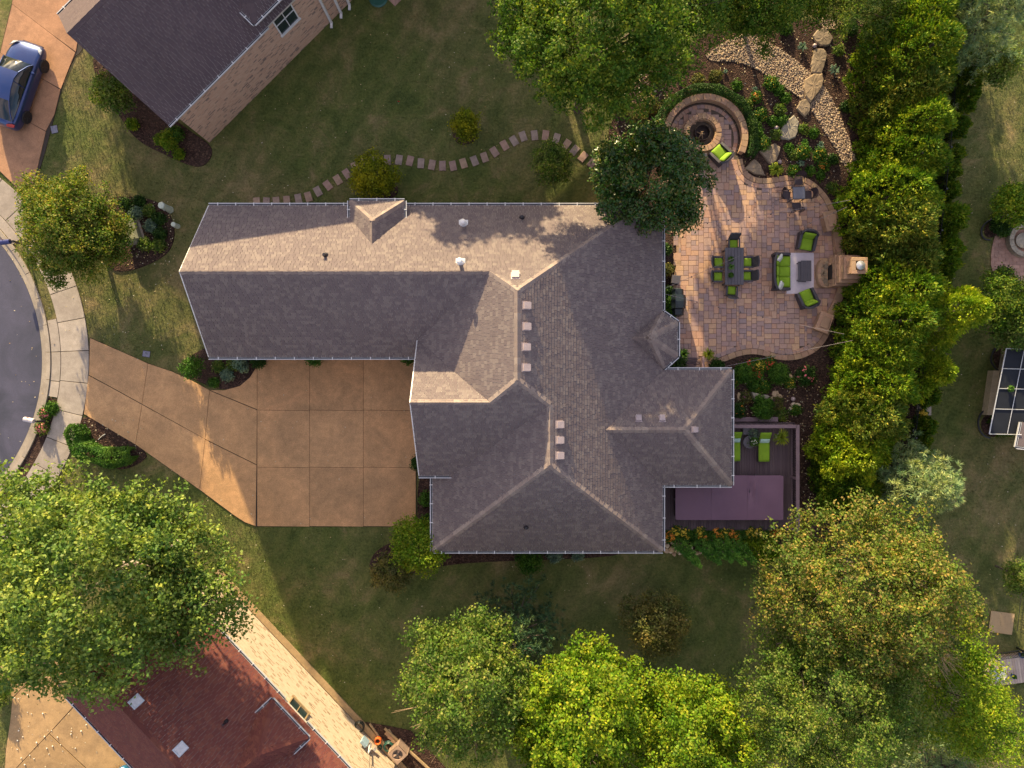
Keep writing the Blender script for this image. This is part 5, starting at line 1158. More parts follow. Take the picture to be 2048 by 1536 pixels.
for i in range(5): q = MB(); q.bbox(-.22+i*.12,-.108+i*.12,-.58,.62,.36,.40,.008); q.build('plank', M['slate'], t)
legs(t, (-.30,.30), (-.5,.5), .36, M['darkalu'])
# dining set
t = empty('dining_table', (*G2(1460,537),PZ), 'long dark dining table with three potted plants on the patio', 'dining table')
for i in range(6): q = MB(); q.bbox(-.54+i*.181,-.54+i*.181+.175,-1.07,1.07,.71,.75,.008); q.build('plank', M['slate'], t)
q = MB(); q.box(-.50,.50,-1.02,1.02,.64,.705); q.build('table_frame', M['darkalu'], t); legs(t, (-.46,.46), (-.98,.98), .70, M['darkalu'], .04)
def dining_chair(px, py, rz, label, lean=.22):
    c = G(px, py, 0); root = empty('dining_chair', (c.x,c.y,PZ), label, 'chair', 'green cushioned dining chairs', rz)
    q = MB(); q.bbox(-.29,.29,-.29,.26,.36,.42,.015); q.build('seat', M['wicker'], root)
    cushion(.48,.48,.09, M['green'], 'seat_cushion', root, (0,-.02,.46))
    V = []
    for u in (-1,-.5,0,.5,1):
        x = u*.29; V += [(x,.22+.0*u*u,.38),(x,.29,.38),(x*1.06,.33+lean-.05*u*u,.96),(x*1.06,.26+lean-.05*u*u,.97)]
    Fc = [(0,1,2,3),(19,18,17,16)]
    for k in range(4):
        for i in range(4): j=(i+1)%4; Fc.append((4*k+i,4*k+4+i,4*k+4+j,4*k+j))
    obj('backrest', mesh_of('backrest', V, Fc, M['wicker']), root)
    for s in (-1,1): q = MB(); q.bbox(s*.30-.045,s*.30+.045,-.26,.30,.60,.64,.01); q.box(s*.30-.03,s*.30+.03,-.26,-.20,.40,.60); q.build('arm', M['wicker'], root)
    legs(root, (-.26,.26), (-.25,.24), .37, M['darkalu'], .022); return root
for (x,y,r,d) in ((1461,491,0,'at the upper end of the table'),(1457,584,176,'at the lower end of the table'),(1431,528,90,'on the left of the table, upper'),(1430,556,90,'on the left of the table, lower'),(1489,528,-90,'on the right of the table, upper'),(1488,555,-90,'on the right of the table, lower')):
    dining_chair(x,y,math.radians(r),f'dark dining chair with green seat {d}')
def pot(px, py, z, r, h, label, mat, kind='shrub', pr=8, leaf='strap', n=40, cat='potted plant'):
    c = G(px,py,z); root = empty('potted_plant', (c.x,c.y,z), label, cat); q = MB(); q.lathe([(r*.7,0),(r,h),(r*1.08,h),(r*1.08,h-.02),(r*.85,h-.02),(r*.8,h-.05),(.01,h-.05)], n=16); q.build('pot', M[mat], root)
    rs = np.random.RandomState(int(px)); R = pr/34
    if kind == 'strap':
        sp = strapplant(px, py, pr, None, leaf, n, .04, h=R*.8, loc=(0,0,0)); bl = [k for k in sp.children if k.name.startswith('blades')][0]; me = bl.data
        for k in list(sp.children): bpy.data.objects.remove(k)
        bpy.data.objects.remove(sp); obj('blades', me, root, (0,0,h-.04))
    else:
        P, Nn = blob_leaves([((0,0,h+R*.35),R,R*.6)], n*14, rs, .03, 5); me = leaf_mesh('foliage', P, Nn, .08,.05, rs=rs); me.materials.append(LM[leaf]); obj('foliage', me, root)
    return root
M['potgreen'] = plain('green_glazed_pot', (.25,.34,.10), .3); M['potwhite'] = plain('white_pot', (.6,.56,.5), .5); M['potblue'] = plain('blue_pot', (.05,.12,.3), .2); M['terra'] = plain('terracotta_pot', (.38,.16,.08), .8)
pot(1460.5,519,PZ+.76,.12,.12,'small succulent in a green pot at the upper end of the dining table','potgreen',pr=3.6,leaf='boxw'); pot(1460.5,551,PZ+.76,.12,.12,'small succulent in a green pot at the lower end of the dining table','potgreen',pr=3.6,leaf='boxw')
pot(1461.5,534,PZ+.76,.08,.10,'spiky agave in the centre of the dining table','potgreen','strap',7.5,'strap',36)
# bistro set
def meshmat():
    m, nt, b = newmat('woven_mesh'); n = noise(nt, 60, 2); nt.links.new(ramp(nt, n, [(.3,(.035,.024,.030)),(.7,(.075,.050,.058))]), b.inputs['Base Color']); b.inputs['Roughness'].default_value=.6; return m
M['meshseat'] = meshmat(); M['tableglass'] = plain('smoked_table_glass', (.12,.13,.17), .12, .2, 2, 0, spec=.7)
t = empty('bistro_table', (*G2(1587,393),PZ), 'square glass-topped patio table with four mesh chairs around it', 'table', rz=.03)
q = MB(); q.box(-.33,.33,-.33,.33,.70,.712); q.build('glass_top', M['tableglass'], t); q = MB()
for (a,b,c_,d) in ((-.37,-.33,-.37,.37),(.33,.37,-.37,.37),(-.33,.33,-.37,-.33),(-.33,.33,.33,.37)): q.box(a,b,c_,d,.69,.72)
q.build('frame', M['darkalu'], t); legs(t, (-.33,.33), (-.33,.33), .69, M['darkalu'], .02)
def mesh_chair(px, py, rz, label):
    c = G(px, py, 0); root = empty('mesh_chair', (c.x,c.y,PZ), label, 'chair', 'mesh chairs around the glass table', rz)
    q = MB(); q.bbox(-.24,.24,-.25,.22,.42,.44,.008); q.build('seat', M['meshseat'], root)
    V = []; 
    for i in range(7):
        a = math.radians(200-220*i/6+0); x, y = .29*math.cos(a), .12+.20*math.sin(a); V += [(x,y,.5),(x*1.1,y+.12,.86+.06*math.sin(max(0,a))) ]
    Fc = [(2*i,2*i+2,2*i+3,2*i+1) for i in range(6)]; me = mesh_of('backrest', V+[(v[0]*.95,v[1]-.02,v[2]) for v in V], Fc+[tuple(k+14 for k in f[::-1]) for f in Fc], M['meshseat']); obj('backrest', me, root)
    q = MB()
    for s in (-1,1): q.tube([(s*.27,-.28,0),(s*.26,-.24,.42),(s*.27,-.2,.62),(s*.28,.15,.64),(s*.27,.24,.42),(s*.29,.40,0)], .014, 5)
    q.build('leg_frame', M['darkalu'], root); return root
mesh_chair(1590,366,0,'mesh chair above the glass table'); mesh_chair(1565,395,math.radians(80),'mesh chair left of the glass table'); mesh_chair(1608,394,math.radians(-88),'mesh chair right of the glass table'); mesh_chair(1586,418,math.radians(184),'mesh chair below the glass table')
# small table by the magnolia with a shell
t = empty('side_table', (*G2(1399,322),PZ), 'small square grey table beside the fire pit chair', 'side table'); q = MB(); q.bbox(-.28,.28,-.28,.28,.44,.48,.01); q.build('tabletop', M['slate'], t); q = MB(); q.box(-.26,.26,-.26,.26,.06,.44); q.build('wicker_skirt', M['wicker'], t); legs(t, (-.22,.22), (-.22,.22), .08, M['darkalu'])
def shell(px, py, z, r, label, mat='whitecloth'):
    c = G(px,py,z); V=[]; Fc=[]; rs = random.Random(3); q = MB()
    for k in range(7): a = k*.9; q.tube([(0,0,.02),(math.cos(a)*r,math.sin(a)*r,.03+.02*(k%2))], [r*.28,r*.12], 5)
    q.lathe([(r*.5,0),(r*.45,r*.4),(r*.1,r*.6)], n=9); tag(q.build('shell_ornament', M[mat], loc=(c.x,c.y,z)), label, 'ornament')
M['shellpink'] = plain('shell', (.6,.42,.30), .5); shell(1404,321,PZ+.485,.10,'pale shell ornament on the small square table','shellpink')
# grill and box by the house
g = empty('grill', (*G2(1350,607),PZ), 'large barbecue grill under a black cover beside the house gutter', 'grill'); M['cover'] = plain('black_vinyl_cover', (.012,.022,.028), .38, .3, 4, .3)
V=[]; Fc=[]; ys_ = [(-.78,.24,.80),(-.74,.33,.84),(-.42,.34,.86),(-.38,.40,1.12),(0,.43,1.18),(.38,.40,1.12),(.42,.34,.86),(.74,.33,.84),(.78,.24,.80)]
for (y,hw,zt) in ys_:
    V += [(-hw*1.05,y,.02),(-hw,y,zt*.75),(-hw*.6,y,zt),(hw*.5,y,zt),(hw,y,zt*.72),(hw*1.08,y,.02)]
for k in range(len(ys_)-1):
    for i in range(5): Fc.append((6*k+i,6*k+i+1,6*k+7+i,6*k+6+i))
Fc += [tuple(range(6))[::-1], tuple(48+i for i in range(6))]
obj('cover', mesh_of('cover', V, Fc, M['cover'], False), g); q = MB(); q.tube([(.44,-.22,.83),(.47,-.2,.83),(.47,.2,.83),(.44,.22,.83)], .014, 6); q.build('handle', M['galv'], g)
q = MB(); [q.lathe([(.07,0),(.07,.05)], cx=x, cy=y, n=10) for x in (-.3,.3) for y in (-.6,.6)]; q.build('wheels', M['blackrub'], g)
b_ = empty('storage_cube', (*G2(1347,562),PZ), 'dark cube-shaped storage box above the covered grill', 'storage box', rz=-.12); q = MB(); q.bbox(-.24,.24,-.24,.24,.52,.57,.015); q.build('lid', M['slate'], b_); q = MB(); q.box(-.22,.22,-.22,.22,0,.515); q.build('body', M['wicker'], b_)
# ---------------------------------------------------------------- deck
M['deck'] = pieces('plum_deck_board', [(.085,.058,.068),(.105,.072,.082),(.095,.065,.078),(.12,.085,.092)], .65, .25, 1.5, 30, .2)
M['rail'] = plain('mauve_rail', (.20,.135,.155), .6, .1, 4)
dk = empty('deck', (0,0,0), 'plum coloured plank deck with railing behind the hip roof', 'deck'); DZ = .42
x0, y0 = G2(1318,1057); x1, y1 = G2(1582,846); x1 += .05
nb = int((x1-x0)/.148)
me = None
for i in range(nb):
    x = x0+i*.148
    if me is None: q = MB(); q.bbox(0,.138,0,y1-y0,-.04,0,.006); me = mesh_of('board', q.V, q.F, M['deck'])
    obj('board', me, dk, (x, y0, DZ))
q = MB(); q.box(x0,x1,y0-.04,y0-.005,0,DZ-.01); q.box(x1+.004,x1+.04,y0,y1,0,DZ-.01); q.box(x0,x1,y1+.005,y1+.04,0,DZ-.01); q.build('skirt', M['deck'], dk)
RX = x1-.20
def rail(a, b, n_, skip=None):
    a, b = Vector(a), Vector(b); d = b-a; e = d.normalized(); s = Vector((-e.y,e.x,0)); m_ = Matrix(((e.x,s.x,0,a.x),(e.y,s.y,0,a.y),(0,0,1,DZ),(0,0,0,1))); L = d.length
    q = MB(); q.bbox(-.09,L+.09,-.10,.10,.92,.97,.01,M=m_); q.build('top_rail', M['rail'], dk); q = MB(); q.box(0,L,-.03,.03,.10,.15,M=m_); q.build('bottom_rail', M['rail'], dk)
    me = None
    for i in range(n_):
        if me is None: k = MB(); k.box(-.03,.03,-.02,.02,.15,.92,M=Matrix(((e.x,s.x,0,0),(e.y,s.y,0,0),(0,0,1,0),(0,0,0,1)))); me = mesh_of('baluster', k.V, k.F, M['deck'])
        p = a+e*(L*(i+.5)/n_); obj('baluster', me, dk, (p.x,p.y,DZ))
    for t in (0, .5, 1): p = a+d*t; q = MB(); q.box(-.07,.07,-.07,.07,-.3,.92); q.build('post', M['rail'], dk, loc=(p.x,p.y,DZ))
rail((RX,y1-.12,0),(RX,y0+.1,0),42); rail((x0+3.6,y1-.12,0),(RX-.14,y1-.12,0),22)
q = MB(); q.bbox(x0+3.3,x1-.9,y1+.09,y1+.36,.18,.26,.01); q.build('outer_ledge', M['rail'], dk)
# swim spa with folding cover
M['spa'] = plain('plum_vinyl_cover', (.165,.088,.135), .55, .07, .8, .12); M['spaside'] = plain('spa_side_dark', (.03,.022,.035), .6)
sx0, sy0 = G2(1351,1040,1.12); sx1, sy1 = G2(1567,951,1.12)
sp = empty('swim_spa', ((sx0+sx1)/2,(sy0+sy1)/2,DZ), 'big swim spa closed with a smooth plum cover on the deck', 'swim spa'); hw, hh = (sx1-sx0)/2, (sy1-sy0)/2
def rrect(hw, hh, r, n=5):
    out = []
    for (cx,cy,a0) in ((hw-r,hh-r,0),(-hw+r,hh-r,90),(-hw+r,-hh+r,180),(hw-r,-hh+r,270)):
        for k in range(n+1): a = math.radians(a0+90*k/n); out.append((cx+r*math.cos(a), cy+r*math.sin(a)))
    return out
q = MB(); q.prism(rrect(hw-.06,hh-.06,.2), 0, .60); q.build('cabinet', M['spaside'], sp)
nsec = 3
for k in range(nsec):
    a, b = -hw+2*hw*k/nsec, -hw+2*hw*(k+1)/nsec; V = []; Fc = []; m_ = 14
    for i in range(m_+1):
        for j in range(9):
            u = i/m_; v = -1+2*j/8; x = a+.004+(b-a-.008)*u; y = hh*v; bulge = .03*(1-(2*u-1)**4)*(1-v*v*.6)
            cr = 0
            if (k==0 and i==0) or (k==nsec-1 and i==m_): y *= .97
            wr = .018*math.sin(u*9+v*3+k)*math.exp(-(v*1.2)**2)
            if k == 2: wr += -.12*math.exp(-((u-.10)/.07)**2-((v-.25)/.45)**2)+.10*math.exp(-((u-.2)/.06)**2-((v-.3)/.4)**2)
            V.append((x, y, .68+bulge+wr))
    for i in range(m_):
        for j in range(8): p = i*9+j; Fc.append((p,p+9,p+10,p+1))
    n1 = len(V); rim = [i*9 for i in range(m_+1)]+[m_*9+j for j in range(1,9)]+[i*9+8 for i in range(m_-1,-1,-1)]+[j for j in range(7,0,-1)]
    V += [(V[r][0],V[r][1],.60) for r in rim]; L_ = len(rim)
    for i in range(L_): Fc.append((rim[i],n1+i,n1+(i+1)%L_,rim[(i+1)%L_]))
    obj('cover_panel', mesh_of('cover_panel', V, Fc, M['spa'], False), sp)
for (x,y) in ((-hw-.01,-.1),(-hw+1.2,-hh-.01),(hw*.5,hh+.01),(hw*.7,-hh-.01)): q = MB(); q.box(-.05,.05,-.02,.02,.45,.66); q.build('strap', M['darkalu'], sp, loc=(x,y,0))
# loungers
def lounger(px, py, label):
    c = G(px, py, DZ); root = empty('sun_lounger', (c.x,c.y,DZ), label, 'sun lounger', 'sun loungers on the deck')
    q = MB(); q.box(-.33,-.28,-.88,.62,.22,.28); q.box(.28,.33,-.88,.62,.22,.28); q.box(-.28,.28,-.88,-.83,.22,.28); q.build('frame', M['darkalu'], root); legs(root, (-.29,.29), (-.8,.5), .22, M['darkalu'], .025)
    cushion(.64,1.22,.11, M['green'], 'seat_pad', root, (0,-.24,.33), (0,0,0), .1); cushion(.64,.66,.11, M['green'], 'back_pad', root, (0,.60,.52), (math.radians(40),0,0), .1); cushion(.56,.26,.12, M['aquacloth'], 'head_pillow', root, (0,.36,.46), (math.radians(35),0,0), .5); return root
lounger(1524,893,'green sun lounger in full view between the round table and the grass pot'); lounger(1466,892,'green sun lounger half hidden under the roof gutter')
t = empty('round_table', (*G2(1493,883,DZ),DZ), 'round dark side table between the two loungers', 'side table'); q = MB(); q.lathe([(.33,.46),(.36,.48),(.36,.52),(.34,.52),(.33,.50),(.01,.50)], n=28); q.build('tabletop', M['slate'], t); q = MB(); q.lathe([(.2,0),(.05,.05),(.05,.46)], n=10); q.build('pedestal', M['darkalu'], t)
root = shrub(1496,881,4.2,'small bunch of white flowers on the round deck table','boxw',.22,n=350,cat='flower',name='flower_bunch',fl='white_petal',nf=50,flw=.07,z=DZ+.50)
pot(1556,873,DZ,.24,.4,'large ornamental grass in a white pot at the deck corner','potwhite','strap',19,'gold_grass',120)
f_ = empty('fountain_planter', (*G2(1492,862,DZ),DZ), 'dark square planter with trailing vine behind the round table', 'planter'); q = MB(); q.bbox(-.3,.3,-.2,.2,0,.4,.02); q.build('box', M['slate'], f_); P_, N_ = blob_leaves([((.28,-.15,.45),.3,.15)], 420, np.random.RandomState(4), .06, 5); me = leaf_mesh('foliage', P_, N_, .08, .05); me.materials.append(LM['silver']); obj('foliage', me, f_)
# steps by the bay
st = empty('door_steps', (*G2(1381,727),0), 'small plum wooden steps with two side rails between the grass clumps', 'steps')
for i in range(5): q = MB(); q.bbox(-.52,.52,-.02+i*.0,.10,0,.03,.005); q.build('board', M['deck'], st, loc=(0,.25-i*.15,.30 if i > 1 else .16))
for s in (-1,1): q = MB(); q.bbox(s*.62-.07,s*.62+.07,-.45,.38,0,.52,.02); q.build('side_wall', M['rail'], st)
# ---------------------------------------------------------------- rocks
def rock(pts, h, label, name='flat_rock', mat='flag', cat='rock', rough=.03, seed=1, bulge=.03, tilt=(0,0), sub=True, group=None):
    if name == 'flat_rock': h *= .55; bulge = .012; rough *= .8
    P = [G2(*p) for p in pts]; cx = sum(p[0] for p in P)/len(P); cy = sum(p[1] for p in P)/len(P); P = [(p[0]-cx,p[1]-cy) for p in P]
    if area2(P) < 0: P = P[::-1]
    rs = random.Random(seed); Q = []
    for i in range(len(P)):
        a, b = P[i], P[(i+1)%len(P)]; L = math.hypot(b[0]-a[0],b[1]-a[1]); k = max(1, int(L/.14))
        for j in range(k): t = j/k; Q.append((a[0]+(b[0]-a[0])*t+rs.uniform(-1,1)*rough, a[1]+(b[1]-a[1])*t+rs.uniform(-1,1)*rough))
    n = len(Q); rings = [(1.04,-.05),(1.05,h*.45),(1.0,h*.85),(.93,h),(.62,h+bulge*.6),(.3,h+bulge)]; V = []
    for (s,z) in rings: V += [(x*s, y*s, max(-.05,z+(rs.uniform(-1,1)*rough*.5 if z > 0 else 0)+(x*tilt[0]+y*tilt[1])*(z>0))) for x,y in Q]
    V.append((0,0,h+bulge)); Fc = []
    for r in range(len(rings)-1):
        for i in range(n): j=(i+1)%n; Fc.append((r*n+i,r*n+j,(r+1)*n+j,(r+1)*n+i))
    for i in range(n): Fc.append(((len(rings)-1)*n+i,(len(rings)-1)*n+(i+1)%n,len(V)-1))
    o = obj(name, mesh_of(name, V, Fc, M[mat]), None, (cx,cy,.03)); tag(o, label, cat, group); return o
M['rockgrey'] = pieces('grey_boulder', [(.30,.265,.21),(.36,.32,.25)], .9, .5, 3.0, 14, .8)
rock([(1624,74),(1634,62),(1646,58),(1658,68),(1664,80),(1655,92),(1640,93),(1630,86)], .25,'grey roundish flat rock, uppermost of the rock line','flat_rock',seed=1)
rock([(1627,101),(1645,100),(1652,112),(1646,135),(1640,150),(1621,146),(1622,125)], .3,'long slab standing across the upper rim of the pebble stream',seed=2)
rock([(1607,163),(1625,150),(1642,150),(1644,163),(1640,178),(1628,195),(1618,206),(1610,195),(1606,178)], .33,'largest slab bridging the pebble stream',seed=3)
rock([(1592,218),(1598,205),(1610,200),(1619,212),(1617,224),(1609,235),(1600,227)], .25,'small pale rock right below the bridging slab',seed=4)
rock([(1559,265),(1565,250),(1577,241),(1586,232),(1595,245),(1593,266),(1588,275),(1577,281),(1562,279)], .3,'pale veined rock in the middle of the upper garden','flat_rock','rockgrey',seed=5)
rock([(1517,304),(1530,296),(1548,289),(1558,297),(1556,310),(1549,325),(1541,331),(1528,318)], .35,'large tawny slab between the hedge end and the striped plant',seed=6)
rock([(1488,338),(1507,319),(1518,330),(1529,352),(1508,348)], .3,'triangular tawny slab beside the patio curve',seed=7)
rock([(1499,784),(1507,786),(1520,790),(1530,789),(1536,792),(1527,802),(1512,807),(1504,797)], .4,'white-grey pointed boulder above the hydrangea','boulder','rockgrey',seed=8)
M['stonepale'] = pieces('pale_field_stone', [(.48,.33,.18),(.56,.42,.26),(.44,.30,.19),(.60,.48,.34)], .85, .3, 3, 20, .6)
def pebble(px, py, rpx, label, seed, group=None, h=None, cat='stone', mat='stonepale', name='field_stone', ax=1.0):
    n = 9; rs = random.Random(seed); a0 = rs.random()*3; pts = [(px+rpx*math.cos(a0+6.283*i/n)*rs.uniform(.85,1.12)*ax, py+rpx*math.sin(a0+6.283*i/n)*rs.uniform(.85,1.12)/ax) for i in range(n)]
    return rock(pts, h or rpx/34*.7, label, name, mat, cat, .012, seed, .04, group=group)
G1 = 'stones around the yellow chrysanthemum'
for i,(x,y,r,d) in enumerate(((1571,754,5,'upper left'),(1580,754,5,'upper right'),(1584,763,5,'right'),(1580,773,5.5,'lower right'),(1564,763,6,'left'))): pebble(x,y,r,f'tan stone at the {d} of the yellow chrysanthemum',200+i,G1)
for i,(x,y,r,d) in enumerate(((1508,759,4,'left end'),(1514,757,3,'upper left'),(1519,759,3,'top'),(1523,762,5,'right end'))): pebble(x,y,r,f'small tan stone at the {d} of the arc between the green balls',210+i,'stones in the arc')
for i,(x,y,r,d,ax) in enumerate(((1477,793,6,'narrow white left',.7),(1490,787,4.5,'upper right',1),(1485,800,5,'lower',1.2))): pebble(x,y,r,f'{d} stone of the trio by the hip roof',220+i,'trio of stones by the hip roof',ax=ax)
for i,(x,y,r,d) in enumerate(((1549,787,7,'biggest, upper'),(1559,793,5,'right'),(1544,798,4.5,'lower'))): pebble(x,y,r,f'{d} stone of the trio right of the boulder',225+i,'trio of stones right of the boulder')
for i,(x,y,r,d) in enumerate(((1586,809,4.5,'top'),(1595,811,5,'right'),(1581,817,5,'left'))): pebble(x,y,r,f'{d} stone around the small yellow plant',230+i,'stones around the small yellow plant')
M['globe'] = plain('frosted_globe', (.36,.28,.28), .4, .05)
def globe(px, py, r, label): c = G(px,py,r); q = MB(); q.lathe([(r*math.cos(a),r+r*math.sin(a)) for a in [math.radians(x) for x in (-80,-55,-30,-5,20,45,70,88)]], n=16); tag(q.build('gazing_ball', M['globe'], smooth=True, loc=(c.x,c.y,.03)), label, 'garden ball')
for (x,y,d) in ((1586,798,'below the trio of stones right of the boulder'),(1629,92,'at the foot of the grey roundish rock'),(1552,256,'left of the pale veined rock'),(1559,324,'next to the large striped plant')): globe(x,y,.13,f'small pinkish garden ball {d}')
# boulders below the deck flowers
bl_ = [(1336,1078,5),(1345,1084,5),(1334,1091,5),(1332,1101,5),(1343,1098,6),(1350,1092,4),(1341,1103,4),(1352,1100,5),(1360,1104,5),(1348,1108,4),(1381,1095,5),(1384,1103,5),(1393,1106,4),(1400,1104,4),(1421,1106,3.5),(1438,1104,3),(1356,1088,4),(1329,1083,4)]
for i,(x,y,r) in enumerate(bl_): pebble(x,y,r,'tan fist-shaped boulder in the pile edging the slim evergreens, at the house corner',300+i,'boulders edging the slim evergreens')
# ---- pebble stream bed: every stone real, joined
sb = [(1405,110),(1440,92),(1470,72),(1495,66),(1520,78),(1560,98),(1600,128),(1622,150),(1645,170),(1668,205),(1690,260),(1705,300),(1718,335),(1708,347),(1694,343),(1672,300),(1640,250),(1618,213),(1600,196),(1560,170),(1525,145),(1490,128),(1455,122),(1425,124)]
sbp = smooth_poly([G2(*p) for p in sb], 2); so_ = sheet('pebble_bed', sbp, .035, M['sand'])
def scatter_stones(name, poly, n, r0, r1, mat, z=.04, seed=1, parent=None, flat=.55):
    rs = np.random.RandomState(seed); xs_ = [p[0] for p in poly]; ys_ = [p[1] for p in poly]; pts = []; grid = {}; tries = 0
    while len(pts) < n and tries < n*12:
        tries += 1; x = rs.uniform(min(xs_),max(xs_)); y = rs.uniform(min(ys_),max(ys_))
        if not pip(x,y,poly): continue
        r = rs.uniform(r0,r1); k = (int(x/.2),int(y/.2)); bad = False
        for a in (-1,0,1):
            for b in (-1,0,1):
                for (X,Y,R) in grid.get((k[0]+a,k[1]+b),()):
                    if (x-X)**2+(y-Y)**2 < ((r+R)*.74)**2: bad = True; break
        if bad: continue
        grid.setdefault(k,[]).append((x,y,r)); pts.append((x,y,r))
    V=[]; Fc=[]
    for (x,y,r) in pts:
        s = len(V); a0 = rs.uniform(0,6.28); ax = rs.uniform(.75,1.25)
        for (q_,zz) in ((.95,0),(1,.45),(.6,.95)):
            for k in range(6): a = a0+k*1.047; V.append((x+r*q_*math.cos(a)*ax*rs.uniform(.88,1.1), y+r*q_*math.sin(a)/ax*rs.uniform(.88,1.1), z+zz*r*flat*2))
        for l in (0,1):
            for k in range(6): j=(k+1)%6; Fc.append((s+l*6+k,s+l*6+j,s+l*6+6+j,s+l*6+6+k))
        Fc.append(tuple(s+12+k for k in range(6)))
    o = obj(name, mesh_of(name, V, Fc, M[mat]), parent); o['kind'] = 'stuff'; return o
M['pebble'] = pieces('river_pebble', [(.40,.28,.18),(.50,.38,.26),(.34,.24,.18),(.44,.32,.22),(.24,.19,.16),(.56,.43,.29)], .7, .2, 2, 20, .3)
scatter_stones('pebbles', sbp, 6800, .032, .078, 'pebble', seed=9)
scatter_stones('pebbles', [G2(*p) for p in [(1630,35),(1660,30),(1680,45),(1670,60),(1650,60),(1638,50)]], 260, .05, .11, 'pebble', seed=10)
# ---- stepping stones
SS = [(514,405),(533,405),(553,404),(574,402),(597,398),(617,394),(636,383),(656,371),(676,360),(694,348),(711,334),(731,325),(753,321),(775,320),(798,320),(820,322),(842,327),(864,330),(885,332),(906,332),(927,327),(949,322),(969,315),(989,304),(1009,291),(1028,282),(1046,273),(1069,271),(1091,271),(1113,277),(1133,289),(1149,301),(1166,314),(1184,326)]
M['stepstone'] = pieces('stepping_stone', [(.40,.27,.20),(.46,.32,.22),(.33,.24,.21),(.42,.27,.21),(.36,.28,.24)], .85, .4, 3, 30, .4)
q = MB(); q.bbox(-.195,.195,-.29,.29,-.03,.055,.015); sme = mesh_of('stepping_stone', q.V, q.F, M['stepstone']); rs = random.Random(2)
for i,(x,y) in enumerate(SS):
    a = SS[max(0,i-1)]; b = SS[min(len(SS)-1,i+1)]; an = math.atan2(-(b[1]-a[1]), b[0]-a[0]); c = G(x,y,0)
    o = obj('stepping_stone', sme, None, (c.x,c.y,rs.uniform(-.005,.01)), (0,0,an+rs.uniform(-.12,.12))); tag(o, f'{ord_[i] if i else "first"} flat stone of the winding lawn path, counted from the plum-roof side', 'stepping stone', 'stepping stones of the winding path')
# ---- string lights
M['wire'] = plain('pale_cable', (.20,.17,.18), .6); M['bulb'] = plain('clear_bulb', (.10,.09,.08), .1, .1, 3, 0, spec=.8)
def string_light(a, b, za, zb, sag, label, n):
    A, B = G(a[0],a[1],za), G(b[0],b[1],zb); pts = [A.lerp(B,t/16)-Vector((0,0,sag*4*(t/16)*(1-t/16))) for t in range(17)]
    root = empty('string_light', tuple(A), label, 'string light', 'string lights over the patio'); q = MB(); q.tube([p-A for p in pts], .010, 5); q.build('cable', M['wire'], root)
    for k in range(n):
        t = (k+.5)/n*16; i = int(t); p = pts[i].lerp(pts[min(16,i+1)], t-i)-A; q = MB(); q.lathe([(.012,0),(.02,-.05),(.045,-.10),(.03,-.15),(.005,-.165)][::-1], n=8); q.build('bulb', M['bulb'], root, loc=p)
string_light((1328,577),(1481,511),2.8,3.0,.15,'string light from the gutter over the dining table',4); string_light((1330,588),(1688,668),2.8,3.2,.3,'string light from the gutter towards the lower pillar',8)
string_light((1395,448),(1700,400),3.2,3.2,.35,'string light passing below the glass table',7); string_light((1600,455),(1694,414),3.0,3.4,.1,'short string light above the upper pillar',2); string_light((1450,733),(1705,681),2.6,3.4,.25,'string light along the lower border of the patio',5)
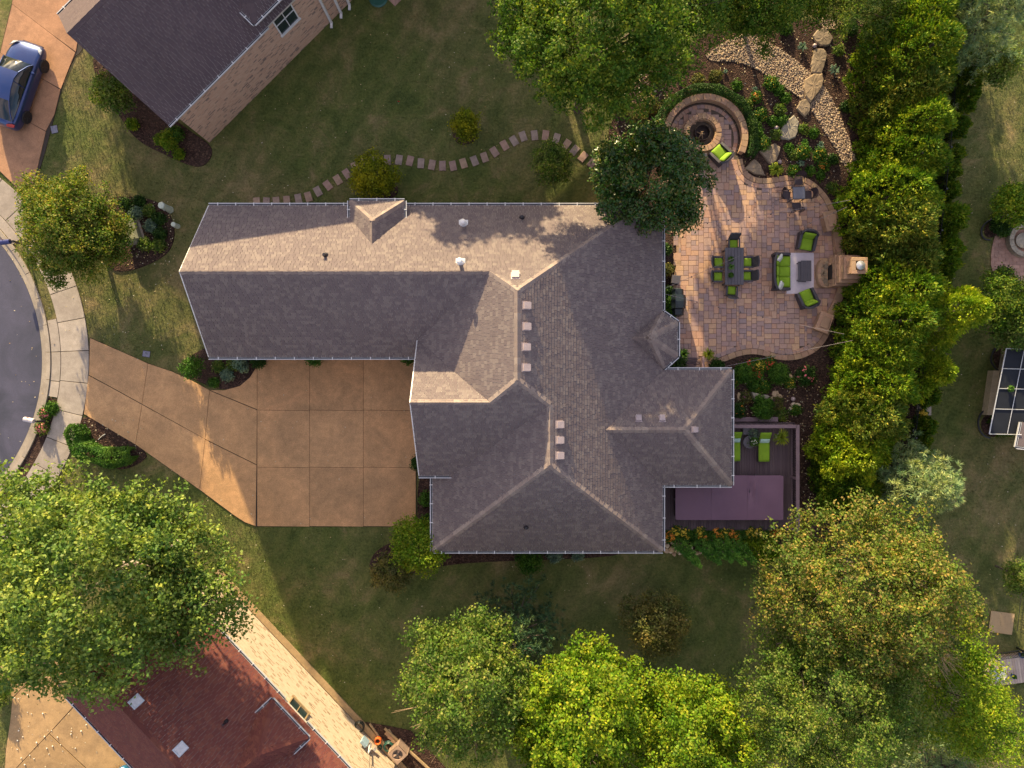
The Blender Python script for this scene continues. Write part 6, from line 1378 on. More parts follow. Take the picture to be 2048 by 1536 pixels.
# ---------------------------------------------------------------- cars
def paint(name, c, r=.28):
    m, nt, b = newmat(name); b.inputs['Base Color'].default_value = (*c,1); b.inputs['Metallic'].default_value = .55; b.inputs['Roughness'].default_value = r; b.inputs['Coat Weight'].default_value = .8; b.inputs['Coat Roughness'].default_value = .04
    return m
M['tyre'] = plain('tyre', (.015,.015,.017), .8); M['rim'] = plain('dark_rim', (.05,.05,.06), .3, metal=.8); M['lamp'] = plain('headlamp', (.35,.38,.45), .25, .1, 3, 0); M['tail'] = plain('tail_lamp', (.45,.02,.02), .25, .1, 3, 0); M['carglass'] = plain('car_glass', (.012,.018,.02), .04, .1, 1, 0, spec=.9)
def car(loc, rz, L, label, colour, s=1.0, roofmat=None):
    """saloon lofted from cross sections; nose along +y"""
    root = empty('parked_car', loc, label, 'car', rz=rz); W = L*.395; Hh = L*.30; pm = paint('car_paint', colour)
    # stations: t along the length, half width, sill z, belt z, deck z (hood/boot crown)
    S = [(0,.60,.16,.32,.36),(.015,.80,.12,.45,.50),(.05,.92,.10,.56,.60),(.12,.97,.09,.60,.655),(.20,.99,.08,.61,.67),(.30,1.0,.08,.60,.66),(.45,1.0,.08,.585,.63),(.60,1.0,.08,.575,.62),(.70,.995,.08,.57,.61),(.80,.98,.08,.545,.60),(.90,.94,.09,.49,.545),(.96,.86,.11,.42,.46),(.99,.70,.15,.34,.37),(1.0,.55,.18,.28,.30)]
    V=[]; Fc=[]; m = 11
    for (t,hw,zs,zb,zd) in S:
        y = (t-.5)*L; w_ = hw*W/2
        sec = [(-w_*.86,zs),(-w_*.97,zs+.06),(-w_*1.0,(zs+zb)*.5),(-w_*.97,zb-.05),(-w_*.90,zb),(0,zd)]
        sec = sec+[(-x,z) for x,z in sec[:-1]][::-1]
        V += [(x,y,z*Hh/.9*1.0) for x,z in sec]
    for k in range(len(S)-1):
        for i in range(m-1): Fc.append((k*m+i,(k+1)*m+i,(k+1)*m+i+1,k*m+i+1))
        Fc.append((k*m+m-1,(k+1)*m+m-1,(k+1)*m,k*m))
    Fc += [tuple(range(m)), tuple((len(S)-1)*m+i for i in range(m))[::-1]]
    body = obj('body', mesh_of('body', V, Fc, pm, True), root)
    md = body.modifiers.new('s','SUBSURF'); md.levels = 1; md.render_levels = 1
    # greenhouse: glass shell with a painted roof, pillars
    T = [(.07,.78,.64,.64),(.16,.80,.64,.78),(.27,.80,.63,.88),(.40,.79,.62,.93),(.52,.79,.61,.93),(.60,.79,.605,.875),(.70,.80,.60,.72),(.745,.80,.60,.605)]
    k_ = Hh/.9
    V=[]; Fc=[]
    for (t,hw,zb,zr) in T:
        y = (t-.5)*L; wb = hw*W/2*1.08; wr = wb-(zr-zb)*k_*.62; V += [(-wb,y,zb*k_-.02),(-wr,y,zr*k_),(0,y,zr*k_+.03),(wr,y,zr*k_),(wb,y,zb*k_-.02)]
    for k in range(len(T)-1):
        for i in range(4): Fc.append((k*5+i,(k+1)*5+i,(k+1)*5+i+1,k*5+i+1))
    glass = obj('windows', mesh_of('windows', V, Fc, M['carglass'], True), root)
    def skin(ts, off, us, name, mat):
        V=[]; Fc=[]; n = len(us)
        for (t,hw,zb,zr) in ts:
            y = (t-.5)*L; wb = hw*W/2*1.08; wr = wb-(zr-zb)*k_*.62
            for u in us: V.append((wr*u, y, zr*k_+.03*(1-abs(u))+off))
        for k in range(len(ts)-1):
            for i in range(n-1): Fc.append((k*n+i,(k+1)*n+i,(k+1)*n+i+1,k*n+i+1))
        n0 = len(V); V2 = V+[(x,y,z-off*1.5) for x,y,z in V]; 
        return obj(name, mesh_of(name, V2, Fc+[tuple(q+n0 for q in f[::-1]) for f in Fc], mat, True), root)
    skin([T[2],T[3],T[4],T[5]], .018, (-1.03,-.6,0,.6,1.03), 'roof', roofmat or pm)
    for s_ in (-1,1):
        q = MB(); pts = []
        for (t,hw,zb,zr) in T: y = (t-.5)*L; wb = hw*W/2*1.08; wr = wb-(zr-zb)*k_*.62; pts.append((s_*wr*1.01, y, zr*k_+.005))
        q.tube(pts, .035, 6); t = T[4]; wb = t[1]*W/2*1.08; wr = wb-(t[3]-t[2])*k_*.62; q.tube([(s_*wr,(t[0]-.53)*L,t[3]*k_),(s_*wb*1.0,(t[0]-.55)*L,t[2]*k_)], .028, 5); q.build('pillar', pm, root)
        q = MB(); q.lathe([(.03,0),(.10,.02),(.09,.09),(.02,.10)], n=10, sx=1.2, sy=.7); q.build('mirror', pm, root, loc=(s_*W/2*1.03, .16*L, .60*k_))
        V = [(s_*W/2*x,(t-.5)*L,z*k_+.012) for x,t,z in ((.55,.965,.455),(.86,.945,.445),(.93,.885,.495),(.84,.90,.515),(.62,.945,.485))]; q = MB(); q.add(V+[(a,b,c-.05) for a,b,c in V], [(0,1,2,3,4),(9,8,7,6,5)]+[(i,(i+1)%5,(i+1)%5+5,i+5) for i in range(5)]); q.build('headlight', M['lamp'], root)
        V = [(s_*W/2*x,(t-.5)*L,z*k_+.012) for x,t,z in ((.45,.012,.49),(.80,.022,.47),(.90,.05,.545),(.78,.05,.575),(.45,.03,.56))]; q = MB(); q.add(V+[(a,b,c-.05) for a,b,c in V], [(0,1,2,3,4),(9,8,7,6,5)]+[(i,(i+1)%5,(i+1)%5+5,i+5) for i in range(5)]); q.build('tail_light', M['tail'], root)
        for ty in (.19,.80):
            wl = empty('wheel', (s_*(W/2-.09),(ty-.5)*L,L*.072)); wl.parent = root; wl.rotation_euler = (0, math.pi/2*s_, 0); R = L*.072
            q = MB(); q.lathe([(R*.62,-.10),(R*.95,-.115),(R,-.08),(R,.10),(R*.95,.135),(R*.66,.13)], n=24); q.build('tyre', M['tyre'], wl)
            q = MB(); q.lathe([(R*.68,.02),(R*.66,.12),(R*.60,.11),(R*.58,.05),(.04,.04)], n=24)
            for a in range(5): an = a*1.2566; q.tube([(0,0,.09),(math.cos(an)*R*.62,math.sin(an)*R*.62,.11)], [.045,.03], 5)
            q.build('rim', M['rim'], wl)
    q = MB(); q.box(-W*.30,W*.30,L*.495,L*.503,.20*k_,.27*k_); q.build('number_plate', M['darkalu'], root); return root
c = G(45,178,0); car((c.x+.12,c.y,.068), math.radians(-19), 5.15, 'glossy blue-violet saloon parked on the upper left driveway', (.022,.048,.17))
c = G(225,1600,0); car((c.x,c.y,.068), math.radians(-40), 5.0, 'bright blue car whose nose shows at the lower edge beside the rust roof', (.02,.16,.34))
# ---------------------------------------------------------------- street things
M['pedestal'] = plain('pale_green_plastic', (.50,.56,.47), .5, .06)
def pedestal(px, py, r, h, label): c = G(px,py,0); q = MB(); q.lathe([(r*1.05,-.05),(r*1.05,.12),(r*.95,.14),(r*.95,h*.86),(r,h*.88),(r,h*.97),(r*.8,h),(.01,h+.02)], n=20); root = empty('utility_pedestal',(c.x,c.y,0),label,'utility pedestal'); q.build('housing', M['pedestal'], root); q = MB(); q.box(-r*.25,r*.25,-r-.012,-r+.05,h*.55,h*.7); q.build('latch', M['galv'], root)
pedestal(341,420,.19,1.15,'taller pale green utility pedestal at the bed beside the plum-roof lawn'); pedestal(356,453,.135,.62,'shorter pale green utility pedestal lower in the bed')
c = G(268,466,0); root = empty('transformer_box',(c.x,c.y,0),'olive green transformer box half under the gold-tipped tree','transformer box',rz=.30); M['xf'] = plain('olive_box_paint',(.27,.27,.17),.6,.1,3)
q = MB(); q.bbox(-.42,.42,-.55,.55,.05,.62,.03); q.build('body', M['xf'], root); q = MB(); q.add([(-.45,-.58,.62),(.45,-.58,.62),(.45,.58,.62),(-.45,.58,.62),(-.1,-.58,.75),(.30,-.58,.75),(.30,.58,.75),(-.1,.58,.75)],[(0,1,5,4),(1,2,6,5),(2,3,7,6),(3,0,4,7),(4,5,6,7),(3,2,1,0)]); q.build('lid', M['xf'], root); q = MB(); q.box(-.55,.55,-.7,.7,-.02,.06); q.build('pad', M['walk'], root)
M['lidgrey'] = plain('grey_meter_lid',(.20,.20,.26),.7)
def lid(px, py, rz, label, w_=.2, h_=.16): c = G(px,py,0); root = empty('meter_box',(c.x,c.y,0),label,'meter box',rz=rz); q = MB(); q.bbox(-w_,w_,-h_,h_,-.02,.035,.01); q.build('lid', M['lidgrey'], root); q = MB(); q.box(-w_-.02,w_+.02,-h_-.02,h_+.02,-.03,.02); q.build('rim', M['joint'], root)
lid(109,259,.2,'grey meter lid in the grass near the parked car',.19,.22); lid(293,708,-.15,'grey meter lid in the grass at the driveway edge',.21,.17); lid(218,873,.7,'pale plastic valve box inside the kidney bed',.13,.16)
M['postblack'] = plain('black_post',(.015,.015,.018),.4)
def mailbox(px, py, rz, label, c1): 
    c = G(px,py,0); root = empty('mailbox',(c.x,c.y,0),label,'mailbox',rz=rz); q = MB(); q.box(-.05,.05,-.05,.05,0,1.15); q.box(-.55,.1,-.03,.03,.98,1.04); q.tube([(0,0,.7),(-.3,0,.98)],.02,5); q.build('post', M['postblack'], root)
    V=[];n=9
    for x in (-.68,-.12):
        for i in range(n): a = math.pi*i/(n-1); V.append((x,.13*math.cos(a),1.18+.12*math.sin(a)))
        V += [(x,-.13,1.05),(x,.13,1.05)]
    k=n+2; Fc=[(i,(i+1)%k,k+(i+1)%k,k+i) for i in range(k)]+[tuple(range(k))[::-1],tuple(range(k,2*k))]
    obj('box', mesh_of('box', V, Fc, M[c1]), root); q = MB(); q.box(-.5,-.47,.135,.15,1.12,1.36); q.build('flag', M['tail'], root); return root
M['navy'] = plain('navy_box',(.03,.04,.16),.35); M['palebox'] = plain('pale_box',(.55,.50,.52),.4)
mailbox(52,490,.12,'navy mailbox on a black post leaning out over the kerb below the big driveway','navy'); mailbox(98,841,-.2,'pale mailbox on a black post among the pink roadside flowers','palebox')
q = MB(); q.tube([(0,0,.02),(.28,.25,.06),(.42,.31,.04)], .018, 6); o = q.build('conduit_pipe', M['white'], loc=tuple(G(197,879,.04))); tag(o,'short white pipe lying in the kidney bed','pipe')
c = G(797,208,0); root = empty('marker_flag',(c.x,c.y,0),'tiny red marker flag in the middle of the north lawn','marker flag'); q = MB(); q.tube([(0,0,0),(0,0,.45)],.006,4); q.build('wire', M['galv'], root); q = MB(); q.box(0,.14,-.004,.004,.34,.45); q.build('pennant', M['tail'], root)
# ---------------------------------------------------------------- black fence
fpts = [(1884,150),(1878,240),(1870,330),(1856,450),(1842,570),(1826,690),(1812,800),(1800,905),(1790,985)]
fence = empty('metal_fence',(*G2(*fpts[4]),0),'long black metal picket fence behind the evergreen screen','fence')
fl0 = Vector(fence.location); path = resample([tuple(G(*p,0)) for p in fpts], .125); FH = 1.42
q = MB(); q.box(-.010,.010,-.010,.010,.05,FH); pm_ = mesh_of('picket', q.V, q.F, M['postblack']); q = MB(); q.box(-.04,.04,-.04,.04,0,FH+.08); q.box(-.05,.05,-.05,.05,FH+.08,FH+.11); po_ = mesh_of('post', q.V, q.F, M['postblack'])
for i, p in enumerate(path):
    if i % 19 == 0: obj('post', po_, fence, p-fl0)
    elif i <= 215: obj('picket', pm_, fence, p-fl0)
for z, r_ in ((FH-.02,.026),(FH-.22,.016),(.16,.02)): q = MB(); q.tube([p-fl0+Vector((0,0,z)) for p in path[::8]]+[path[-1]-fl0+Vector((0,0,z))], r_, 4); q.build('rail', M['postblack'], fence)
# pale timber edging stones beyond the fence
for i,(x,y) in enumerate(((1892,470),(1872,560),(1862,705))):
    c = G(x,y,0); q = MB(); q.bbox(-.06,.06,-.32,.32,-.02,.10,.02); tag(q.build('edging_stone', M['kerb'], loc=(c.x,c.y,0), rot=(0,0,-.12)), f'{["upper","middle","lower"][i]} pale edging stone lying beyond the fence', 'edging stone', 'edging stones beyond the fence')
c = G(1845,815,0); q = MB(); q.bbox(-.35,.5,-.45,.45,0,.06,.02); tag(q.build('paver_pad', M['walk'], loc=(c.x,c.y,0)),'flat concrete pad just beyond the fence between yellow flowers','concrete pad')
shrub(1843,805,7,'upper yellow flower clump beyond the fence','boxw',.35,n=300,cat='flower',name='flower_plant',fl='yellow_petal',nf=60,flw=.12); shrub(1841,828,7,'lower yellow flower clump beyond the fence','boxw',.35,n=300,cat='flower',name='flower_plant',fl='yellow_petal',nf=60,flw=.12)
c = G(1830,862,0); q = MB(); q.lathe([(.2,0),(.26,.25),(.30,.26),(.30,.30),(.25,.30),(.23,.1),(.01,.1)], n=20); tag(q.build('bird_bath', M['white'], loc=(c.x,c.y,.02)),'white round dish beyond the fence below the yellow flowers','bird bath')
# ---------------------------------------------------------------- far yard on the right
M['pinkconc'] = concrete_mat('stamped_pink_concrete',(.42,.26,.20),.3)
fpp = [G2(*p) for p in smooth_poly([(2120,430),(2060,440),(2015,452),(1992,462),(1984,490),(1980,520),(1984,545),(2005,562),(2060,575),(2140,580)],2,False)]
fpo = sheet('far_patio', fpp, .03, M['pinkconc'])
def pave_grid(poly, sx, sy, mat, parent, name, z=.06, gap=.01):
    x0,x1 = min(p[0] for p in poly),max(p[0] for p in poly); y0,y1 = min(p[1] for p in poly),max(p[1] for p in poly); j=0; y=y0
    tris = [[poly[i] for i in t] for t in tessellate_polygon([[Vector((a,b,0)) for a,b in poly]])]
    b_ = MB()
    while y < y1:
        x = x0-(j%2)*sx/2
        while x < x1:
            c=[(x+gap,y+gap),(x+sx-gap,y+gap),(x+sx-gap,y+sy-gap),(x+gap,y+sy-gap)]
            if all(pip(a,d,poly) for a,d in c): b_.prism(c, .02, z, 0, .008)
            x += sx
        y += sy; j += 1
    o = b_.build(name, mat, parent); o['kind']='stuff'; return o
pave_grid(fpp,.42,.21,M['pinkconc'],fpo,'pavers')
c = G(2005,430,0); root = empty('stone_block',(c.x,c.y,0),'pale stone pillar with a small lantern at the far patio','stone pillar',rz=.5)
for i in range(3):
    for j in range(2):
        for k in range(2): q = MB(); q.bbox(-.5+i*.34,-.5+i*.34+.33,-.34+j*.34,-.34+j*.34+.33,k*.25,k*.25+.24,.015); q.build('wall_block', M['wallstone'], root)
q = MB(); q.bbox(-.18,.18,-.14,.14,.50,.54,.01); q.build('lantern_base', M['white'], root); q = MB(); q.lathe([(.08,.54),(.08,.66),(.02,.72)], n=12); q.build('lantern', M['galv'], root)
M['plastic'] = plain('black_plastic_edging',(.02,.022,.028),.5)
def edging(pts, label, w_=.05, h=.12, mat='plastic'):
    P = [tuple(G(x,y,h)) for x,y in smooth_poly(pts,3,False)]; q = MB(); q.tube(P, w_, 8); tag(q.build('garden_edging', M[mat]), label, 'garden edging')
edging([(1984,438),(1968,448),(1961,462),(1966,478),(1980,480)],'black edging loop around the dark round shrub'); edging([(1996,690),(1986,702),(1981,718),(1984,728),(1996,741)],'black curved edging above the tan strip of the screened roof'); edging([(1982,816),(1965,822),(1956,838),(1957,858),(1968,872),(1980,876)],'black curved edging below the tan strip of the screened roof')
for (pp,) in (([(1990,695),(1984,718),(1998,742),(2020,742),(2020,695)],),([(1982,820),(1962,838),(1962,862),(1982,876),(2010,870),(2010,820)],),([(1980,440),(1965,462),(1975,478),(1998,470),(2000,445)],)): bed(pp, z=.034)
c = G(2043,482,0); q = MB(); rel_ = empty('far_fire_pit',(c.x,c.y,0),'round stone fire pit cut by the right border on the far patio','fire pit')
for o in course(circ((c.x,c.y),.72,0,359,50),0,.28,.3,.03,.42,M['rockgrey'],rel_,'ring_block',seed=90): o.location = -rel_.location
q = MB(); q.lathe([(.46,.02),(.46,.2),(.01,.2)], n=20); q.build('gravel', M['rockgrey'], rel_)
# screened enclosure
sr = empty('screened_porch',(0,0,0),'porch with dark screened roof and white frame at the right border','porch')
M['screen'] = plain('dark_screen',(.016,.019,.026),.7,.15,2,.1,spec=.15); zc_ = 2.6
def Pz(x,y,z=zc_): return G(x,y,z)
A = [(2021,700),(2010,740),(1999,780),(1989,820),(1982,858)]; V = [Pz(2030,697),Pz(2100,690),Pz(2100,895),Pz(1988,868)]
quads = []
rows = [697,737,777,818,868]; 
def xleft(y): return 2013-(y-697)*.20
for i in range(4):
    for j in range(3):
        ya, yb = rows[i], rows[i+1]; xa_, xb_ = xleft(ya)+j*30+(6 if j else 0), xleft(yb)+j*30+(6 if j else 0)
        wj = 36 if j == 0 else 30; p = [Pz(xa_+.8,ya+.8),Pz(xa_+wj-.8,ya+.8),Pz(xb_+wj-.8,yb-.8),Pz(xb_+.8,yb-.8)]
        q = MB(); q.add([*p,*[v-Vector((0,0,.04)) for v in p]],[(3,2,1,0),(4,5,6,7),(0,1,5,4),(1,2,6,5),(2,3,7,6),(3,0,4,7)]); q.build('roof_panel', M['screen'], sr)
q = MB()
for y in rows: q.tube([Pz(xleft(y),y,zc_+.03),Pz(2110,y+3,zc_+.03)],.022,4)
q.tube([Pz(xleft(697),697,zc_+.03),Pz(xleft(868),868,zc_+.03)],.035,4); q.tube([Pz(xleft(697)+36,697,zc_+.04),Pz(xleft(868)+36,868,zc_+.04)],.022,4); q.build('frame', M['galv'], sr)
pA, pB, pC = G(1990,697,0), G(1962,866,0), G(2100,880,0); walls([(pA.x+.35,pA.y),(pB.x+.45,pB.y+.1),(pC.x,pC.y),(pC.x,pA.y)], 0, zc_-.08, sr, M['brick_sw'])
q = MB(); q.prism([G2(1987,741,.5),G2(1999,741,.5),G2(1990,818,.5),G2(1984,830,.5),G2(1974,830,.5)], 0, .5); q.build('ledge', M['stonepale'], sr)
gutter(Pz(2034,893,2.9),Pz(2044,845,2.9),(-1,0,0),sr); gutter(Pz(2034,893,2.9),Pz(2100,900,2.9),(0,-1,0),sr)
q = MB(); q.prism([G2(2035,892,2.85),G2(2044,845,2.85),G2(2100,845,2.85),G2(2100,899,2.85)], 2.8, 2.88); q.build('roof', M['shingle'], sr)
pot(2017,777,2.6,.1,.15,'small green plant hanging above the screened porch roof','white','x',5,'strap',22)
# wooden deck at the lower right
wd = empty('wooden_deck',(*G2(2010,1335),0),'pale sunlit wooden deck with pots at the lower right border','deck',rz=math.radians(8)); M['palewood'] = pieces('weathered_pine',[(.46,.36,.29),(.54,.44,.36),(.40,.32,.29),(.50,.38,.28)],.8,.25,1,30,.3)
q = MB(); q.bbox(0,.15,-.85,.80,-.04,0,.008); me = mesh_of('board', q.V, q.F, M['palewood'])
for i in range(26): obj('board', me, wd, (-1.35+i*.158,0,.35))
q = MB(); q.box(-1.3,2.7,-.82,.78,0,.30); q.build('skirt', M['palewood'], wd)
rl = empty('deck_railing',(*G2(1998,1300),0),'black metal railing along the upper side of the wooden deck','railing',rz=math.radians(8))
q = MB(); q.tube([(-.9,0,1.2),(2.6,0,1.2)],.025,4); q.tube([(-.9,0,.42),(2.6,0,.42)],.02,4); q.build('rail', M['postblack'], rl)
q = MB(); q.box(-.012,.012,-.012,.012,.42,1.2); me = mesh_of('picket', q.V, q.F, M['postblack'])
for i in range(27): obj('picket', me, rl, (-.85+i*.128,0,0))
q = MB(); q.box(-.04,.04,-.04,.04,0,1.28); q.box(1.86,1.94,-.04,.04,0,1.28); q.build('post', M['postblack'], rl, loc=(-.85,0,0))
rl2 = empty('deck_railing',(*G2(2032,1215),0),'black metal railing running up past the straw mat','railing',rz=math.radians(84)); q = MB(); q.tube([(-1.3,0,1.3),(1.6,0,1.3)],.03,4); q.tube([(-1.3,0,.3),(1.6,0,.3)],.02,4); q.build('rail', M['postblack'], rl2)
for i in range(20): obj('picket', me, rl2, (-1.25+i*.145,0,.1))
def matmat():
    m, nt, b = newmat('straw_mat'); tc = N(nt,'ShaderNodeTexCoord'); wv = N(nt,'ShaderNodeTexWave'); wv.inputs['Scale'].default_value = 9; wv.inputs['Distortion'].default_value=1; nt.links.new(tc.outputs['Object'], wv.inputs['Vector']); nt.links.new(ramp(nt,wv.outputs['Fac'],[(.1,(.36,.24,.12)),(.9,(.50,.36,.20))]), b.inputs['Base Color']); b.inputs['Roughness'].default_value=.9; bump(nt,b,wv.outputs['Fac'],.4,.01); return m
V=[];Fc=[]
for i in range(9):
    for j in range(7): V.append((-.70+i*.175,-.62+j*.207,.06+.02*math.sin(i*1.3+j)*math.cos(j*.9)))
Fc=[(i*7+j,(i+1)*7+j,(i+1)*7+j+1,i*7+j+1) for i in range(8) for j in range(6)]; n0=len(V); V+=[(x,y,z-.03) for x,y,z in V]; Fc+=[tuple(k+n0 for k in f[::-1]) for f in Fc]
c = G(2002,1245,0); tag(obj('straw_mat', mesh_of('straw_mat',V,Fc,matmat()), None,(c.x,c.y,0),(0,0,-.13)),'tan straw mat spread on the grass beside the black railing','mat')
c_ = [(2040,1308,.17,.2,'potblue','navy blue round pot at the right border of the wooden deck'),(2024,1351,.13,.2,'potblue','small dark blue pot near the lower rim of the wooden deck'),(1991,1339,.11,.2,'potblue','dark blue pot at the left of the wooden deck'),(1979,1332,.14,.2,'terra','terracotta pot beside the leaves at the wooden deck')]
for (x,y,r,h,m_,d) in c_: pot(x,y,.352,r,h,d,m_,pr=3,leaf='boxw',n=12)
q = MB(); q.lathe([(.04,0),(.16,.02),(.22,.10),(.20,.10),(.13,.03),(.01,.03)],n=16,sx=1,sy=1.9); c = G(2004,1345,.36); tag(q.build('oval_tub', M['white'], loc=(c.x,c.y,.36)),'white oval tub on the wooden deck','tub')
for (x,y,rz,w_,h_,m_,d) in ((1990,1352,.1,.28,.35,'galv','grey square paving slab standing at the deck rim'),(1972,1348,.3,.22,.3,'stepstone','brownish slab beside the grey one')): c = G(x,y,.36); q = MB(); q.bbox(-w_,w_,-h_,h_,0,.04,.01); tag(q.build('stone_slab', M[m_], loc=(c.x,c.y,.36), rot=(0,0,rz)), d, 'slab')
# ---------------------------------------------------------------- utility corner by the rust-roofed house
M['acbeige'] = plain('beige_sheet_metal',(.36,.25,.19),.5,.06,3); M['acdark'] = plain('ac_louvre',(.10,.085,.085),.6)
c = G(800,1494,0); ac = empty('air_conditioner',(c.x,c.y,0),'beige air conditioner with a big top fan at the lower edge','air conditioner',rz=math.radians(-47)); s=.40
def ring_panel():
    V=[];Fc=[];n=32
    for k in range(n): a=2*math.pi*k/n+math.pi/4; m_=1/max(abs(math.cos(a)),abs(math.sin(a))); V += [(.30*math.cos(a),.30*math.sin(a),.90),(s*m_*math.cos(a),s*m_*math.sin(a),.90),(.30*math.cos(a),.30*math.sin(a),.82)]
    for k in range(n): l=(k+1)%n; Fc += [(3*k,3*k+1,3*l+1,3*l),(3*k,3*l,3*l+2,3*k+2)]
    return V,Fc
V,Fc = ring_panel(); obj('top_panel', mesh_of('top_panel',V,Fc,M['acbeige']), ac)
q = MB(); q.box(-s+.01,s-.01,-s+.01,s-.01,0,.80); q.build('coil', M['acdark'], ac)
for (x,y) in ((-s,-s),(s,-s),(s,s),(-s,s)): q = MB(); q.box(-.03,.03,-.03,.03,0,.895); q.build('corner_post', M['acbeige'], ac, loc=(x*.94,y*.94,0))
q = MB()
for k in range(8): z=.08+k*.1; q.box(-s,s,-s-.004,-s+.006,z,z+.05); q.box(-s,s,s-.006,s+.004,z,z+.05); q.box(-s-.004,-s+.006,-s,s,z,z+.05); q.box(s-.006,s+.004,-s,s,z,z+.05)
q.build('louvres', M['acbeige'], ac)
for a in range(3): q = MB(); an=a*2.094; q.add([(.05*math.cos(an),.05*math.sin(an),.86),(.26*math.cos(an-.35),.26*math.sin(an-.35),.84),(.28*math.cos(an),.28*math.sin(an),.86),(.26*math.cos(an+.35),.26*math.sin(an+.35),.88)],[(0,1,2,3)]); q.build('fan_blade', M['acbeige'], ac)
q = MB(); q.lathe([(.06,.84),(.06,.90),(.01,.91)],n=12); q.build('fan_hub', M['darkalu'], ac)
q = MB(); V=[SWP(t,n,z) for (t,n,z) in ((0,0,0),)]; 
sheetp = [ab(SWP(19.5-3.3,-19.9,0)),ab(SWP(24,-19.9,0)),ab(SWP(24,-18.35,0)),ab(SWP(18.2,-18.35,0)),ab(SWP(17.6,-19.0,0))]
gy = tn(G(735,1440,0))[0]; gpo = [ab(SWP(gy,-19.9,0)),ab(SWP(gy+9,-19.9,0)),ab(SWP(gy+9,-18.3,0)),ab(SWP(gy+2.2,-18.3,0)),ab(SWP(gy+1.2,-19.0,0))]
sheet('gravel_bed', gpo, .05, M['mulch'])
def beam(a, b, w_, h, label, mat='timber'):
    A, B = G(*a,0), G(*b,0); d=(B-A); m_=math.atan2(d.y,d.x); q=MB(); q.bbox(0,d.length,-w_/2,w_/2,0,h,.02); tag(q.build('timber_edging', M[mat], loc=(A.x,A.y,.0), rot=(0,0,m_)), label, 'timber edging')
beam((770,1455),(868,1545),.14,.16,'long timber edging between lawn and air conditioner'); beam((740,1446),(800,1530),.12,.14,'timber edging lying along the wall beside the air conditioner')
beam((776,1458),(796,1490),.22,.08,'short tan board between orange pot and lawn')
def coil(px, py, r, n, label, mat, z0=.06, sy=1.0, tilt=0, cat='hose'):
    c=G(px,py,0); pts=[]; rs=random.Random(n)
    for i in range(n*14): a=i/14*6.283; rr=r*(1-.35*i/(n*14))*(1+.05*math.sin(a*1.3)); pts.append((rr*math.cos(a),rr*sy*math.sin(a),z0+.012*i/14*2+abs(math.sin(a*.5))*.03))
    q=MB(); q.tube(pts,.022,5); tag(q.build('garden_hose', M[mat], loc=(c.x,c.y,0), rot=(tilt,0,0)), label, cat)
M['hosegreen']=plain('green_hose',(.02,.10,.08),.4); M['hoseblack']=plain('black_hose',(.012,.02,.02),.35)
coil(721,1448,.30,5,'black hose coil at the foot of the cream wall','hoseblack',.3,1.2); coil(778,1491,.33,6,'tangled dark green hose beside the air conditioner','hosegreen'); coil(760,1493,.14,3,'small teal hose loop near the orange pot','hosegreen')
M['orangep']=plain('orange_glaze',(.60,.13,.03),.3); c=G(758,1476,0); root=empty('orange_pot',(c.x,c.y,.05),'orange glazed pot beside the hose','pot'); q=MB(); q.lathe([(.10,0),(.19,.10),(.21,.22),(.17,.36),(.19,.40),(.16,.40),(.14,.34),(.01,.33)],n=18); q.build('body', M['orangep'], root); q=MB(); q.lathe([(.14,.33),(.01,.36)],n=12); q.build('soil', M['mulch'], root)
gm = SWP(tn(G(735,1475,1.0))[0],-20.2,.6); root = empty('electric_meter',tuple(gm),'grey-blue meter cabinet on the cream wall above the orange pot','meter cabinet',rz=math.atan2(-.728,.685)); M['meter']=plain('blue_grey_metal',(.24,.34,.42),.45)
q=MB(); q.bbox(-.22,.22,0,.2,.4,1.0,.02); q.build('cabinet', M['meter'], root); q=MB(); q.bbox(.30,.5,0,.14,.3,.7,.02); q.bbox(.7,.86,0,.12,.2,.5,.02); q.build('junction_box', M['galv'], root); q=MB(); q.tube([(.36,.1,.5),(.42,.25,1.6),(.30,.62,1.75)],.035,7); q.build('conduit', M['white'], root); q=MB(); q.tube([(.5,.05,.5),(.9,.03,2.2),(1.2,.03,3.9)],.012,5); q.build('cable', M['blackrub'], root)
for i in range(5): c=G(775+i*6,1467+i*7,0); q=MB(); q.bbox(-.14,.14,-.09,.09,.05,.13,.012); tag(q.build('loose_brick', M['wallstone'], loc=(c.x,c.y,.0), rot=(0,0,-.7+.15*(i%3))), f'{ord_[i] if i else "first"} loose tan brick in the row beside the hose, from the top', 'brick', 'loose bricks beside the hose')
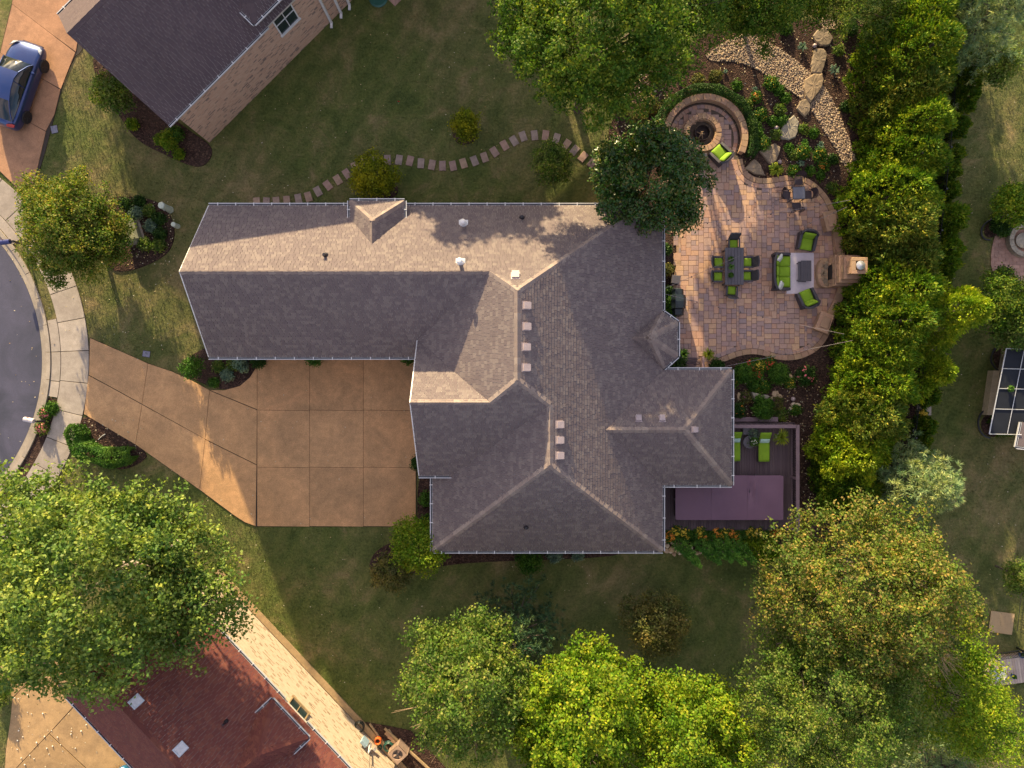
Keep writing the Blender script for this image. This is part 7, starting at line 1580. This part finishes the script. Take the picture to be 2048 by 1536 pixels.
# objects cut by the upper border north of the lawn
c=G(757,-2,0); q=MB(); q.lathe([(.5,0),(.55,.1),(.45,.14),(.01,.1)],n=20); tag(q.build('planter_dish', M['hosegreen'], loc=(c.x,c.y,0)),'dark green round dish cut by the upper border','planter dish')
c=G(790,-4,0); q=MB(); q.bbox(-.35,.35,-.35,.35,0,.06,.01); tag(q.build('stone_slab', M['stepstone'], loc=(c.x,c.y,0), rot=(0,0,.8)),'tan square slab cut by the upper border','slab')
# ---------------------------------------------------------------- fallen leaves and husks: nobody could count them
M['litter'] = pieces('fallen_leaf', [(.45,.34,.14),(.55,.44,.24),(.35,.22,.08),(.62,.56,.40)], .8, .1, 3, 30, .1)
def litter(regions, name, size, mat='litter', z=.075, seed=4):
    rs = np.random.RandomState(seed); P=[]
    for (x0,y0,x1,y1,n,zz) in regions:
        xy = np.stack([rs.uniform(x0,x1,n), rs.uniform(y0,y1,n)],1); P.append(np.stack([(xy[:,0]-1024)/34,(768-xy[:,1])/34,np.full(n,zz)],1))
    P = np.vstack(P); me = leaf_mesh(name, P, rs.normal(0,.35,P.shape)+np.array([0,0,1.]), size, size*.6, rs=rs); me.materials.append(M[mat]); o = obj(name, me); o['kind']='stuff'; return o
litter([(180,700,830,1050,110,.08),(20,1320,330,1536,120,.085),(0,500,90,950,50,.02),(90,560,180,900,25,.075),(480,1060,1500,1480,260,.02),(430,0,1000,400,120,.02),(1900,60,2048,1500,150,.02),(200,550,360,700,60,.02)], 'fallen_leaves', .085)
litter([(1230,170,1340,330,420,.06),(1440,60,1700,420,500,.06),(1450,740,1640,1050,700,.06),(1740,480,1850,980,500,.06),(1240,60,1330,200,300,.06),(200,400,350,530,250,.07),(170,835,290,930,60,.07)], 'leaf_litter', .10, seed=9)
rs = random.Random(12); husk = MB()
for _ in range(46):
    x,y = rs.uniform(30,270), rs.uniform(1345,1530); c = G(x,y,0); r = rs.uniform(.025,.05); husk.lathe([(r*.5,.068),(r,.068+r*.7),(r*.5,.068+r*1.5)], cx=c.x, cy=c.y, n=6)
grass()
print('LEAF TRIS', TRI[0])
o = husk.build('seed_balls', M['whitecloth']); o['kind'] = 'stuff'
